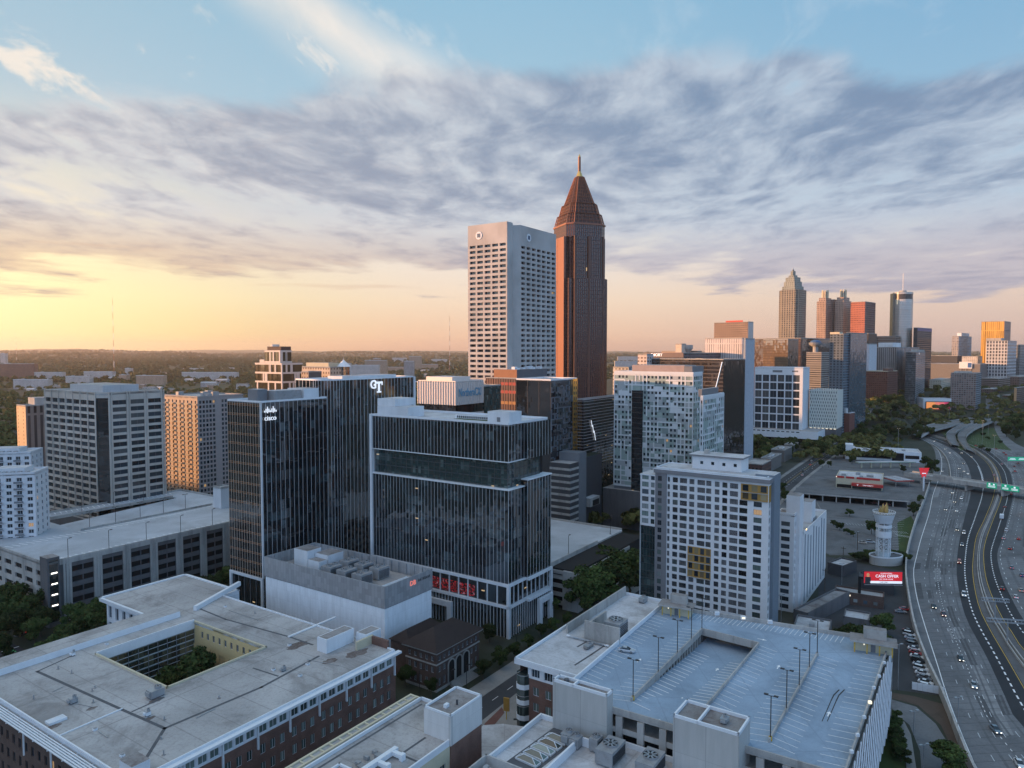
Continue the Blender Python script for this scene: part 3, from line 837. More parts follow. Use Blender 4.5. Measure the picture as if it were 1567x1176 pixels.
def gt_tower():
 C=CT.pt(CT.wr+0.1,0.0)
 b=Bld('rounded_glass_tower','tall dark glass tower with rounded corner and white interlocking G T letters at its top','office tower',0,0,z=96.5,C=(C.x,C.y,0),wl=24,wr=10)
 b.wr=along(b.C,b.U,629,b.h)
 h,wr=b.h,b.wr
 # plan: rounded near-left corner
 r=9.0; out=[(-1.2,20.0)]
 n=10
 for i in range(n+1):
  a=math.pi+ i*(math.pi/2)/ n
  out.append((-1.2+ r+ r* math.cos(a),-1.4+ r+ r* math.sin(a)))
 out.append((wr,-1.4))
 core=MB(); core.prism(out+[(wr,20.0)],0,h-0.6,M['black']); b.part('core',core)
 mb=MB(); d=0.06
 tot=0
 for i in range(len(out)-1):
  a=Vector((*out[i],0)); c=Vector((*out[i+1],0)); e=c- a; L=e.length; e.normalize()
  nn=Vector((e.y,-e.x,0))
  a2=a+ nn* d; c2=c+ nn* d
  mb.quad((a2.x,a2.y,0),(c2.x,c2.y,0),(c2.x,c2.y,h),(a2.x,a2.y,h),G_main)
  k=max(1,int(round(L/2.3)))
  for j in range(k):
   q=a2+ e*(L* j/ k)
   w=0.08
   mb.prism([q- e* w,q+ e* w,q+ e* w+ nn*0.1,q- e* w+ nn*0.1],0,h,M['fin'],bottom=False)
 b.part('curtain_wall',mb)
 mb=MB(); mb.box(wr,wr+1.4,-1.9,20,0,h+0.3,M['white']); b.part('end_fin',mb)
 mb=MB(); mb.prism([(p[0],p[1]) for p in out]+[(wr,20)],h-0.55,h,M['membrane_white'])
 mb.ringwall(out+[(wr,20)],h,h+0.7,0.3,M['white_metal']); b.part('roof',mb)
 mb=MB(); mb.box(14,wr-6,5,15,h+0.003,h+1.6,M['white'],M['membrane_white']); b.part('plant_screen',mb)
 sg=empty('sign',(0,0,0)); sg.parent=b.root
 x,z=along(b.C,b.U,570.0,h),h-2.9
 lettering('G',5.8,M['signwhite'],sg,(x-1.4,-1.95,z),0,0.16,0.10,'letter_g')
 t=MB()                                        # serifed T hooked over the G
 t.box(x-0.5,x+4.6,-2.45,-2.13,z+0.55,z+1.55,M['signwhite'])
 t.box(x+1.5,x+2.7,-2.448,-2.132,z-3.2,z+0.548,M['signwhite'])
 t.box(x+0.7,x+3.5,-2.446,-2.134,z-3.9,z-3.203,M['signwhite'])
 t.box(x-0.5,x+0.1,-2.447,-2.133,z-0.2,z+0.546,M['signwhite']); t.box(x+4.0,x+4.6,-2.447,-2.133,z-0.2,z+0.546,M['signwhite'])
 t.build('letter_t',sg)
 return b
GT=gt_tower()

# ================================================================== white data hall with a mesh screen on its roof
def mesh_screen_mat():
 m,t,b=newmat('perforated_metal_screen')
 u,v,_=t.sep(uvv(t))
 a=t.m('ABSOLUTE',t.m('SUBTRACT',t.m('FRACT',t.m('DIVIDE',u,1.55)),0.5)); s1=t.mr(a,0.46,0.5)
 c=t.m('ABSOLUTE',t.m('SUBTRACT',t.m('FRACT',t.m('DIVIDE',v,0.42)),0.5)); s2=t.mr(c,0.34,0.5)
 w=t.white(t.comb(t.m('FLOOR',t.m('DIVIDE',u,1.55)),t.m('FLOOR',t.m('DIVIDE',v,2.1)),0.5))
 k=t.m('ADD',0.8,t.m('MULTIPLY',w,0.25))
 col=t.mix(1.0,(0.44,0.45,0.465),t.comb(k,k,k),'MULTIPLY')
 col=t.mix(t.m('MAXIMUM',t.m('MULTIPLY',s1,0.8),t.m('MULTIPLY',s2,0.45)),col,(0.13,0.135,0.145))
 t.put(b.inputs['Base Color'],col); b.inputs['Metallic'].default_value=0.35; b.inputs['Roughness'].default_value=0.5
 return m
def panel_mat(name,col,pw,ph):
 m,t,b=newmat(name)
 u,v,_=t.sep(uvv(t))
 a=t.m('ABSOLUTE',t.m('SUBTRACT',t.m('FRACT',t.m('DIVIDE',u,pw)),0.5))
 c=t.m('ABSOLUTE',t.m('SUBTRACT',t.m('FRACT',t.m('DIVIDE',v,ph)),0.5))
 s=t.m('MAXIMUM',t.mr(a,0.475,0.5),t.mr(c,0.49,0.5))
 w=t.white(t.comb(t.m('FLOOR',t.m('DIVIDE',u,pw)),t.m('FLOOR',t.m('DIVIDE',v,ph)),0.5))
 n=t.noise(t.comb(t.m('MULTIPLY',u,1.4),t.m('MULTIPLY',v,0.2),0),0.5,5,0.6)
 k=t.m('ADD',t.m('MULTIPLY',w,0.08),t.mr(n,0.3,0.7,0.92,1.04))
 base=t.mix(1.0,col,t.comb(k,k,k),'MULTIPLY')
 t.put(b.inputs['Base Color'],t.mix(t.m('MULTIPLY',s,0.45),base,tuple(q*0.4 for q in col)))
 b.inputs['Roughness'].default_value=0.55
 return m
M['screen']=mesh_screen_mat()
M['white_cladding']=panel_mat('white_cladding',(0.80,0.83,0.86),1.5,4.0)
def data_hall():
 b=Bld('data_hall','windowless white box building with a grey perforated metal screen round its rooftop plant','white building',588.5,898,z=27.6,xl=406,xr=660)
 wl,wr,h=b.wl,b.wr,b.h; zs=19.8; zr=23.2
 mb=MB(); mb.box(0,wr,0,wl,0,zs-0.3,M['white_cladding'],M['membrane']); b.part('wall',mb)
 mb=MB(); mb.box(0.4,wr-0.4,0.4,wl-0.4,zs-0.3,zr,M['dgrey'],M['membrane']); b.part('roof',mb)
 for f,a,og in (('L',wl,(0,0)),('R',wr,(0,0)),('B',wl,(wr,0)),('T',wr,(0,wl))):
  mb=MB()
  if f in ('L','B'):b.fbox(mb,f,-0.3,a+0.3,zs,h,0.3,-0.02,M['screen'],og)
  else:b.fbox(mb,f,-0.015,a+0.015,zs,h,0.3,-0.02,M['screen'],og)
  o=b.part('screen',mb)
  k=MB()
  n=int(a/4)
  for i in range(n+1):
   s=0.3+(a-0.6)* i/ n; b.fbox(k,f,s-0.08,s+0.08,zr+0.01,h-0.2,-0.03,0.3,M['steel'],og)
  b.part('screen_frame',k,o)
 sg=empty('sign',(0,0,0)); sg.parent=b.root
 pink=mat_emit('pink_sign',(0.95,0.24,0.18),0.35)
 lettering('DB',2.5,pink,sg,(wr*0.57,-0.42,h-2.6),0,0.08,-0.02)
 lettering('D A T A B A N K',1.5,M['dgrey'],sg,(wr*0.82,-0.42,h-2.4),0,0.05,sx=0.62)
 rz=b.rz
 def at(x,y,z=zr):return b.pt(x,y,z)
 for (x0,x1,y0,y1,z,nm) in ((7,14,wl-17,wl-9,7.5,'stair_house'),(6,10,wl-25,wl-18.5,4.8,'plant_room'),(10.5,18.5,wl-25,wl-17.5,6.2,'plant_room')):
  mb=MB(); mb.box(x0,x1,y0,y1,zr+0.003,zr+ z,M['white'],M['membrane_white']); o=b.part(nm,mb)
  mb=MB(); mb.box(x0+.3,x1-.3,y0+.3,y1-.3,zr+ z+0.003,zr+ z+.05,M['gravel_roof']); b.part('roof',mb,o)
 lab=[('wide grey cooling unit beside the white plant room inside the mesh screen','back row'),]
 k=0
 names=['first grey cooling unit from the white plant rooms inside the mesh screen, front row','second cooling unit of the front row inside the mesh screen','third cooling unit of the front row inside the mesh screen',
    'cooling unit of the back row nearest the white plant rooms inside the mesh screen','middle cooling unit of the back row inside the mesh screen','cooling unit of the back row nearest the pink letters on the mesh screen']
 for r_,xx in ((0,7.0),(1,16.0)):
  for j in range(3):
   chiller(at(xx,wl-31- j*8.2),rz,names[k],6.0,5.0,4.4,2,'cooling units inside the mesh screen'); k+=1
 # pipe run at the near end
 pr_=empty('pipe_run',at(4,4),rz,'white pipe run with elbows near the front corner inside the mesh screen','pipes')
 for dy in (0,1.1):
  mb=MB(); mb.tube((0,dy,0),(0,dy,2.4),0.28,M['white_metal'],8); mb.tube((0,dy,2.4),(13,dy,2.4),0.28,M['white_metal'],8); mb.tube((13,dy,2.4),(13,dy,0),0.28,M['white_metal'],8)
  mb.build('pipe',pr_)
 return b
DH=data_hall()

# ================================================================== left parking deck
def lamp_post(loc,rz,label,h=9.0,arms=2,group=None,base=True,mat=None,lit=False):
 root=empty('lamp_post',loc,rz,label,'lamp post',group)
 mb=MB(); mb.tube((0,0,0.9 if base else 0),(0,0,h),0.11,mat or M['pole'],8); mb.build('pole',root)
 if base:
  mb=MB(); mb.cyl((0,0),0.42,0.36,0,0.95,M['yellow_paint'] if base=='yellow' else M['conc'],10); mb.build('base',root)
 for k in range(arms):
  s=1 if k==0 else -1
  mb=MB(); mb.tube((0,0,h-0.1),(s*0.75,0,h+0.02),0.06,mat or M['pole'])
  mb.box(min(s*0.6,s*1.5),max(s*0.6,s*1.5),-0.3,0.3,h+0.02,h+0.22,mat or M['pole'])
  o=mb.build('lamp_head',root)
  if lit:
   mb=MB(); mb.box(min(s*0.7,s*1.4),max(s*0.7,s*1.4),-0.22,0.22,h-0.03,h+0.017,M['warm_lamp']); mb.build('lens',o)
 return root
def left_deck():
 b=Bld('parking_garage','long concrete parking garage with louvred bays and empty striped roof deck, near the left edge','parking garage',69,865,z=25,xl=-78,xr=438)
 wl,wr,h=b.wl,b.wr,b.h
 _,yA=b.pix(122,813,h); _,yB=b.pix(89,801,h); _,yC=b.pix(285,790,h)
 yA=max(10,yA); yB=max(yA+4,yB)
 x0,_=b.pix(100,806,h)
 x0=max(6,x0)
 # deck strips; between them the dark well with the sloping ramp
 mb=MB()
 mb.box(0,wr,0,yA,h-0.6,h,M['conc'],M['deck2'])
 mb.box(0,x0,yA,wl,h-0.6,h,M['conc'],M['deck2'])
 mb.box(x0,wr,yB+13,wl,h-0.6,h,M['conc'],M['deck2'])
 mb.box(wr-14,wr,yA,yB+13,h-0.6,h,M['conc'],M['deck2'])
 b.part('deck',mb)
 mb=MB()
 za,zb=h-3.4,h
 q=[(x0,yA+3,za),(wr-14,yA+3,zb),(wr-14,yB+9,zb),(x0,yB+9,za)]
 mb.add([(p[0],p[1],p[2]-0.5) for p in q]+ q,[(4,5,6,7),(0,1,5,4),(2,3,7,6)],M['deck2'])
 b.part('ramp',mb)
 mb=MB(); mb.box(x0,wr-14,yA,yB+13,h-7,h-6.5,M['conc_dark']); b.part('lower_deck',mb)
 # stall stripes
 mb=MB()
 n=int((wr-8)/2.75)
 for i in range(n):
  x=4+ i*2.75
  for y0,sg in ((1.0,1),(yA-6.0,1)):
   a=Vector((x,y0,0)); c=Vector((x-1.2,y0+4.9,0)); mb.bar(a,c,0.38,h+0.012,h+0.02,M['paint'])
  if x> x0+2:
   a=Vector((x,wl-1.0,0)); c=Vector((x-1.2,wl-5.9,0)); mb.bar(a,c,0.38,h+0.012,h+0.02,M['paint'])
 b.part('stall_marking',mb)
 # parapets
 for (xa,xb,ya,yb,nm) in ((0,wr,0,0.35,'parapet'),(0,0.35,0.36,wl,'parapet'),(0.36,wr,wl-0.35,wl,'parapet'),(wr-0.35,wr,0.36,wl-0.36,'parapet'),(x0,wr-14,yA-0.3,yA,'barrier'),(x0,wr-14,yB+13,yB+13.3,'barrier')):
  mb=MB(); mb.box(xa,xb,ya,yb,h+0.003,h+1.0,M['conc']); b.part(nm,mb)
 mb=MB(); mb.box(1,wr-1,1,wl-1,0.1,h-7.1,M['black']); b.part('core',mb)
 # right-hand wall: piers, dark panels, five louvred openings to a bay
 nb=int(round((wr-8)/11.6)); st=(wr-8)/ nb
 wall=MB()
 cols=[(8+ st* i+1.9,8+ st* i+ st/2-0.2+0.3) for i in range(nb)]+[(8+ st* i+ st/2+0.3,8+ st*(i+1)-1.7) for i in range(nb)]
 cols.sort()
 rows=[(2.2+4.35* k,4.6+4.35* k) for k in range(5)]
 b.facade(wall,'R',0,wr,0,h,cols,rows,M['conc_dark'],0.6)
 b.part('wall',wall)
 b.windows(M['black'],M['dgrey'],100,0.12,9,name='louvre')
 pr=MB()
 for i in range(nb+1):
  x=8+ st* i
  for dx in (-1.15,0.0,1.15):b.fbox(pr,'R',x+ dx-0.42,x+ dx+0.42,0,h+0.6,0.45,-0.01,M['conc'])
  b.fbox(pr,'R',x-1.75,x+1.75,0,h-0.6,0.2,-0.012,M['conc'])
 b.fbox(pr,'R',0,wr,h-1.3,h+0.5,0.3,-0.011,M['conc'])
 b.part('pier_frame',pr)
 wall=MB()
 nl=int(wl/9.5)
 b.facade(wall,'L',0,wl,0,h,spans(0,wl,nl,6.6),[(2.2+4.35* k,4.4+4.35* k) for k in range(5)],M['conc'],0.6)
 b.part('wall',wall)
 b.windows(M['black'],M['conc_dark'],140,0.12,3.2,name='louvre')
 # stair tower at the near corner
 st_=MB(); st_.box(-0.4,4.2,-2.6,3.6,0,h+3.0,M['conc_dark'],M['gravel_roof']); o=b.part('stair_tower',st_)
 g=MB(); b.fquad(g,'R',0.4,3.6,2,h+2.0,mat_curtain('stair_glass',1.6,4.35,(0.02,0.025,0.028),(0.05,0.055,0.06),(0.10,0.10,0.10),0.2),(0,-2.62)); b.part('stair_glazing',g,o)
 for k in range(5):
  s=MB(); s.box(1.0,3.2,-2.70,-2.64,4.0+4.35* k,4.5+4.35* k,mat_emit('stair_lamp',(1,0.93,0.8),1.6) if k==0 else bpy.data.materials['stair_lamp']); b.part('stair_light',s,o)
 mb=MB(); b.fbox(mb,'R',4.2,7.9,0,h+0.4,0.25,-0.02,M['conc_dark']); b.part('blank_panel',mb)
 # far-left ramp stub wall
 mb=MB(); mb.box(-0.0+3,12,wl-9,wl-8.6,h,h+2.2,M['conc']); mb.box(3,3.4,wl-8.6,wl-0.5,h,h+2.2,M['conc']); b.part('stair_head',mb)
 wh=['nearest the stair tower','second from the stair tower','third from the stair tower','fourth from the stair tower','fifth from the stair tower','sixth from the stair tower']
 for i in range(6):
  p=b.pt(9+ i*(wr-16)/6.2,1.0,h); lamp_post(p,b.rz,'thin lamp post on the front parapet of the left garage, %s' % wh[i],8.5,1,'lamp posts on the left garage')
 for i in range(5):
  p=b.pt(x0+4+ i*(wr-30- x0)/4.3,yA-0.15,h); lamp_post(p,b.rz,'thin lamp post along the ramp of the left garage, %s' %['at the low end','next to the low end','at mid ramp','next to the high end','at the high end'][i],8.5,2,'lamp posts on the left garage')
 for i in range(4):
  p=b.pt(x0+2+ i*(wr-30- x0)/3.2,yB+13.2,h); lamp_post(p,b.rz,'thin lamp post on the far strip of the left garage, %s' %['beside the stub wall','second from the stub wall','third from the stub wall','farthest from the stub wall'][i],8.5,1,'lamp posts on the left garage')
 return b
LD=left_deck()

# ================================================================== campus building with the courtyard
def campus():
 b=Bld('campus_building','brick building with a huge pale flat roof round a yellow walled courtyard, bottom left','college building',200,1200,z=20,xl=-58,xr=605)
 wl,wr,h=b.wl,b.wr,b.h
 x0,y0=b.pix(263,1051,h); xa,y1=b.pix(140,1005,h); x1,_=b.pix(284,950,h)
 x0=(x0+ xa)/2
 x1b,_=b.pix(418,993,h); x1=(x1+ x1b)/2
 _,yS=b.pix(60,1015,h)
 yS=max(yS,y1+2)
 rm=M['membrane']
 mb=MB()
 for (a,c,d,e) in ((0,x0,0,yS),(x1,wr,0,wl),(x0,x1,0,y0),(x0,x1,y1,yS)):
  mb.box(a,c,d,e,h-0.8,h,M['white_metal'],rm)
 b.part('roof',mb)
 mb=MB(); mb.box(-0.5,x1-0.003,yS,wl,h-0.5,h+1.9,M['white_metal'],rm); b.part('raised_roof',mb)
 mb=MB()
 mb.ringwall([(0.2,0.2),(wr-0.2,0.2),(wr-0.2,wl-0.2)],h,h+0.45,0.35,M['white_metal'],closed=False)
 mb.bar((0.2,0.6),(0.2,yS-0.1),0.35,h+0.003,h+0.45,M['white_metal'])
 b.part('parapet',mb)
 mb=MB(); mb.ringwall([(x0,y0),(x1,y0),(x1,y1),(x0,y1)],h,h+0.55,0.5,M['cream']); b.part('courtyard_coping',mb)
 # dark walkway pads on the membrane
 mb=MB()
 def pad(pts,w=0.7):
  for p,q in zip(pts[:-1],pts[1:]):
   a=b.pix(p[0],p[1],h); c=b.pix(q[0],q[1],h); mb.bar(a,c,w,h+0.008,h+0.02,M['roof_line'])
 pad([(57,1028),(186,1086),(252,1115),(400,1052),(487,1005)],0.85)
 pad([(252,1115),(224,1160)],0.8); pad([(203,1089),(250,1068)],0.6); pad([(57,1028),(112,1003)],0.6)
 pad([(306,932),(345,948),(443,975),(478,987)],0.7); pad([(425,1035),(388,1023)],0.55)
 b.part('walkway_pad',mb)
 mb=MB(); a=b.pix(186,1086,h); c=b.pix(88,1128,h); mb.bar(a,c,0.35,h+0.004,h+0.25,M['white_metal'])
 a=b.pix(443,975,h); c=b.pix(512,946,h); mb.bar(a,c,0.8,h+0.004,h+0.35,M['white_metal'])
 a=b.pix(300,934,h); c=b.pix(365,897,h); mb.bar(a,c,1.2,h+0.004,h+1.6,M['white_metal']); b.part('roof_joint',mb)
 mb=MB()
 for (px,py,w,l) in ((480,1000,9,7),(545,1003,7,8),(430,1000,6,3)):
  x,y=b.pix(px,py,h); mb.cyl((x,y),w*0.45,w*0.45,h+0.003,h+0.006,M['gravel_roof'],14)
 # outer walls
 bay=9.6; nb=int(wr/ bay)
 w=MB()
 cols=[]
 for i in range(nb):
  for k in range(3):cols.append((2.0+ i* bay+0.8+ k*2.9,2.0+ i* bay+0.8+ k*2.9+1.55))
 b.facade(w,'R',0,wr,0,h-4.2,cols,[(1.6,4.2),(6.2,8.8),(10.9,13.4)],M['brick'],0.3)
 ow=b.part('wall',w)
 b.windows(M['pane_green'],M['frame_white'],72,0.1,1.0)
 w=MB()
 cols=[]
 for i in range(nb):
  for k in range(3):cols.append((2.0+ i* bay+0.55+ k*3.0,2.0+ i* bay+0.55+ k*3.0+2.3))
 b.facade(w,'R',0,wr,h-4.2,h-0.8,cols,[(h-3.7,h-1.3)],M['white_metal'],0.25)
 b.part('clerestory_band',w)
 b.windows(M['pane_green'],M['frame_white'],100,0.12,1.1)
 w=MB(); b.fbox(w,'R',-1.2,wr+1.2,h-0.797,h-0.15,1.5,-0.003,M['white_metal']); b.part('overhang',w)
 for i in range(nb+1):
  w=MB(); b.fbox(w,'R',2+ i* bay-0.17,2+ i* bay+0.17,h-7.2,h-0.81,0.55,-0.01,M['white_metal']); b.part('post',w)
 w=MB()
 nl=6; bl=(wl-4)/ nl
 cols=[]
 for i in range(nl):
  for k in range(4):cols.append((2+ i* bl+0.8+ k*(bl/4),2+ i* bl+0.8+ k*(bl/4)+1.5))
 b.facade(w,'L',0,wl,0,h-4.2,cols,[(1.6,4.2),(6.2,8.8),(10.9,13.4)],M['brick_brown'],0.3); b.part('wall',w)
 b.windows(M['pane_dark'],M['frame_dark'],130,0.1,1.0)
 w=MB(); b.facade(w,'L',0,wl,h-4.2,h-0.8,cols,[(h-3.7,h-1.3)],M['white_metal'],0.25); b.part('clerestory_band',w)
 b.windows(M['pane_dark'],M['frame_white'],160,0.12,1.1)
 # sun trellis along the left face
 w=MB()
 for k in range(5):b.fbox(w,'L',-2.2,wl+1,h-0.75,h-0.5,0.9+ k*0.6,-0.6- k*0.6,M['white_metal'])
 for i in range(nl*2+1):
  s=1+ i*(wl-2)/(nl*2); b.fbox(w,'L',s-0.1,s+0.1,h-0.997,h-0.753,3.4,-0.02,M['white_metal'])
 b.part('sun_trellis',w)
 for i in range(nl+1):
  w=MB(); b.fbox(w,'L',2+ i* bl-0.15,2+ i* bl+0.15,h-7,h-1.0,2.6,-2.3,M['white_metal']); b.part('post',w)
 for f,a,og in (('B',wl,(wr,0)),('T',wr,(0,wl))):
  w=MB(); b.fquad(w,f,0,a,0,h-0.8,M['brick'],og); b.part('wall',w)
 # courtyard walls
 w=MB(); n=int((y1- y0)/3.3)
 b.facade(w,'L',y0,y1,0,h,spans(y0,y1-3,n,1.25),[(h-4.6,h-2.4)],M['yellow_wall'],0.3,org=(x1,0),skip=None); b.part('courtyard_wall',w)
 b.windows(M['pane_dark'],M['frame_white'],200,0.1,0.9)
 w=MB()
 b.facade(w,'L',y0,y1,0.0,h-7.0,spans(y0,y1-3,max(2,n*2//3),2.5),[(h-11.2,h-7.9),(h-16,h-13)],M['yellow_wall'],0.3,org=(x1-0.25,0)); b.part('courtyard_wall',w)
 b.windows(M['pane_dark'],M['frame_white'],220,0.1,0.9)
 gw=mat_curtain('courtyard_glazing',3.0,3.6,(0.03,0.035,0.028),(0.16,0.14,0.08),(0.20,0.23,0.22),0.16,lit=0.03,altp=0.5)
 b.curtain('R',x0,x1,0,h-2.1,gw,M['grey_panel'],3.0,0.2,0.14,M['white_metal'],tuple(h-2.2-1.8* k for k in range(9)),org=(0,y1),bandh=0.09)
 w=MB(); b.fbox(w,'R',x0,x1,h-2.1,h+0.9,0.4,-0.003,M['white_metal'],(0,y1)); b.part('fascia',w)
 w=MB(); b.fquad(w,'B',y0,y1,0,h,M['yellow_wall'],(x0,0)); b.fquad(w,'T',x0,x1,0,h,M['yellow_wall'],(0,y0)); b.part('courtyard_wall',w)
 # roof boxes
 for (pxl,pxr,pn,zt,nm) in (((480,975),(537,958),(500,985),4.2,'stair_house'),((545,962),(578,955),(560,972),3.2,'plant_room')):
  xa_,ya_=b.pix(pn[0],pn[1]+16,h)
  L=11 if zt>4 else 6.5
  mb=MB(); mb.box(xa_,xa_+ L,ya_,ya_+4.2,h+0.003,h+ zt,M['white'],M['white_metal']); o=b.part(nm,mb)
  mb=MB(); mb.box(xa_+0.35,xa_+ L-0.35,ya_+0.35,ya_+3.85,h+ zt+0.003,h+ zt+0.03,M['gravel_roof']); b.part('roof',mb,o)
 mb=MB(); mb.box(wr-6.5,wr+0.4,wl*0+9.5,10.2,h,h+2.6,M['cream']); mb.box(wr-0.4,wr+0.41,3.0,9.49,0,h+2.4,M['brick']); b.part('corner_screen',mb)
 xs,ys=b.pix(195,1150,h)
 mb=MB(); mb.box(0.6,4.5,0.6,5.6,h+0.003,h+3.0,M['white'],M['gravel_roof']); b.part('stair_house',mb)
 rz=b.rz
 def at(px,py):
  x,y=b.pix(px,py,h); return b.pt(x,y,h)
 rooftop_unit(at(238,1066),rz,'grey louvred rooftop unit by the near corner of the courtyard',3.6,2.6,2.0,M['steel'])
 rooftop_unit(at(112,1076),rz,'small cluttered rooftop unit left of the long dark walkway line',1.8,1.4,1.3)
 rooftop_unit(at(434,1027),rz,'small vent unit on a dark pad on the right wing of the campus roof',1.2,1.0,0.9)
 rooftop_unit(at(226,1096),rz,'small white vent unit between the two dark walkway lines',1.1,1.1,1.2,M['white_metal'])
 rooftop_unit(at(112,1004),rz,'small white vent by the corner of the raised left roof strip',0.9,0.9,1.1,M['white_metal'])
 sk=empty('skylight',at(86,1104),rz,'low white skylight hatch near the left roof edge of the campus building','skylight')
 mb=MB(); mb.box(-2,2,-1.2,1.2,0,0.6,M['white_metal']); mb.build('frame',sk)
 mb=MB(); mb.add([(-1.8,-1,.605),(1.8,-1,.605),(1.8,1,.605),(-1.8,1,.605),(0,0,1.0)],[(0,1,4),(1,2,4),(2,3,4),(3,0,4)],M['white']); mb.build('dome',sk)
 rr=random.Random(31)
 for k in range(26):
  x,y=rr.uniform(3,wr-4),rr.uniform(3,yS-3)
  if x0-2< x< x1+2 and y0-2< y< y1+2:continue
  v=MB()
  if k%3:v.cyl((x,y),.16,.16,h+.003,h+ rr.uniform(.6,1.2),M['steel'],8); v.cyl((x,y),.5,.5,h+.003,h+.008,M['gravel_roof'],10)
  else:v.box(x,x+.9,y,y+.9,h+.003,h+.45,M['white_metal']); v.box(x+.1,x+.8,y+.1,y+.8,h+.452,h+.6,M['unit'])
  b.part('roof_vent',v)
 for (px0,py0,px1,py1) in ((118,1078,142,1083),(300,1100,330,1085),(470,1010,520,1020),(350,935,395,950),(150,1120,165,1130),(80,1060,96,1052)):
  v=MB(); p,q=b.pix(px0,py0,h),b.pix(px1,py1,h); v.tube((*p,h+.15),(*q,h+.15),.09,M['steel'],5); b.part('conduit',v)
 st=mat_stain('rust_stain',(0.115,0.088,0.078),(0.22,0.20,0.19),.9,.5,.9,fine=.9)
 for px,py,r in ((455,988,4.2),(545,1000,4.5),(505,1012,3.0),(82,1112,2.0),(238,1072,2.2),(140,1085,1.5),(228,1100,1.6)):
  x,y=b.pix(px,py,h); v=MB(); n=18
  v.add([(x+ r* rr.uniform(.6,1.1)* math.cos(2* math.pi* i/ n),y+ r*.6* rr.uniform(.6,1.1)* math.sin(2* math.pi* i/ n),h+.0045+.0004*(px%5)) for i in range(n)],[tuple(range(n))],st); b.part('rust_stain',v)
 # the lower pavilion behind, with its wide white eaves
 p=Bld('pavilion','flat roofed pavilion with broad white eaves between the campus roof and the left garage','pavilion',240,945,z=18.5,xl=163,xr=366)
 a,c=p.wl,p.wr
 mb=MB(); mb.box(-1.8,c,-0.0,a+1.8,p.h-0.9,p.h,M['white_metal'],M['membrane']); p.part('roof',mb)
 mb=MB(); mb.ringwall([(-1.5,0.3),(c-0.3,0.3),(c-0.3,a+1.5),(-1.5,a+1.5)],p.h,p.h+0.5,0.9,M['white_metal']); p.part('parapet',mb)
 w=MB(); p.facade(w,'L',0,a,0,p.h-0.9,spans(0,a,7,2.2),[(1,5),(6,10),(11.5,16)],M['white'],0.5); p.part('wall',w)
 p.windows(M['pane_dark'],M['frame_white'],100)
 w=MB(); p.fquad(w,'R',0,c,0,p.h-0.9,M['white']); p.fquad(w,'T',0,c,0,p.h-0.9,M['white'],(0,a)); p.fquad(w,'B',0,a,0,p.h-0.9,M['white'],(c,0)); p.part('wall',w)
 b.court=(x0,x1,y0,y1)
 return b
CB=campus()

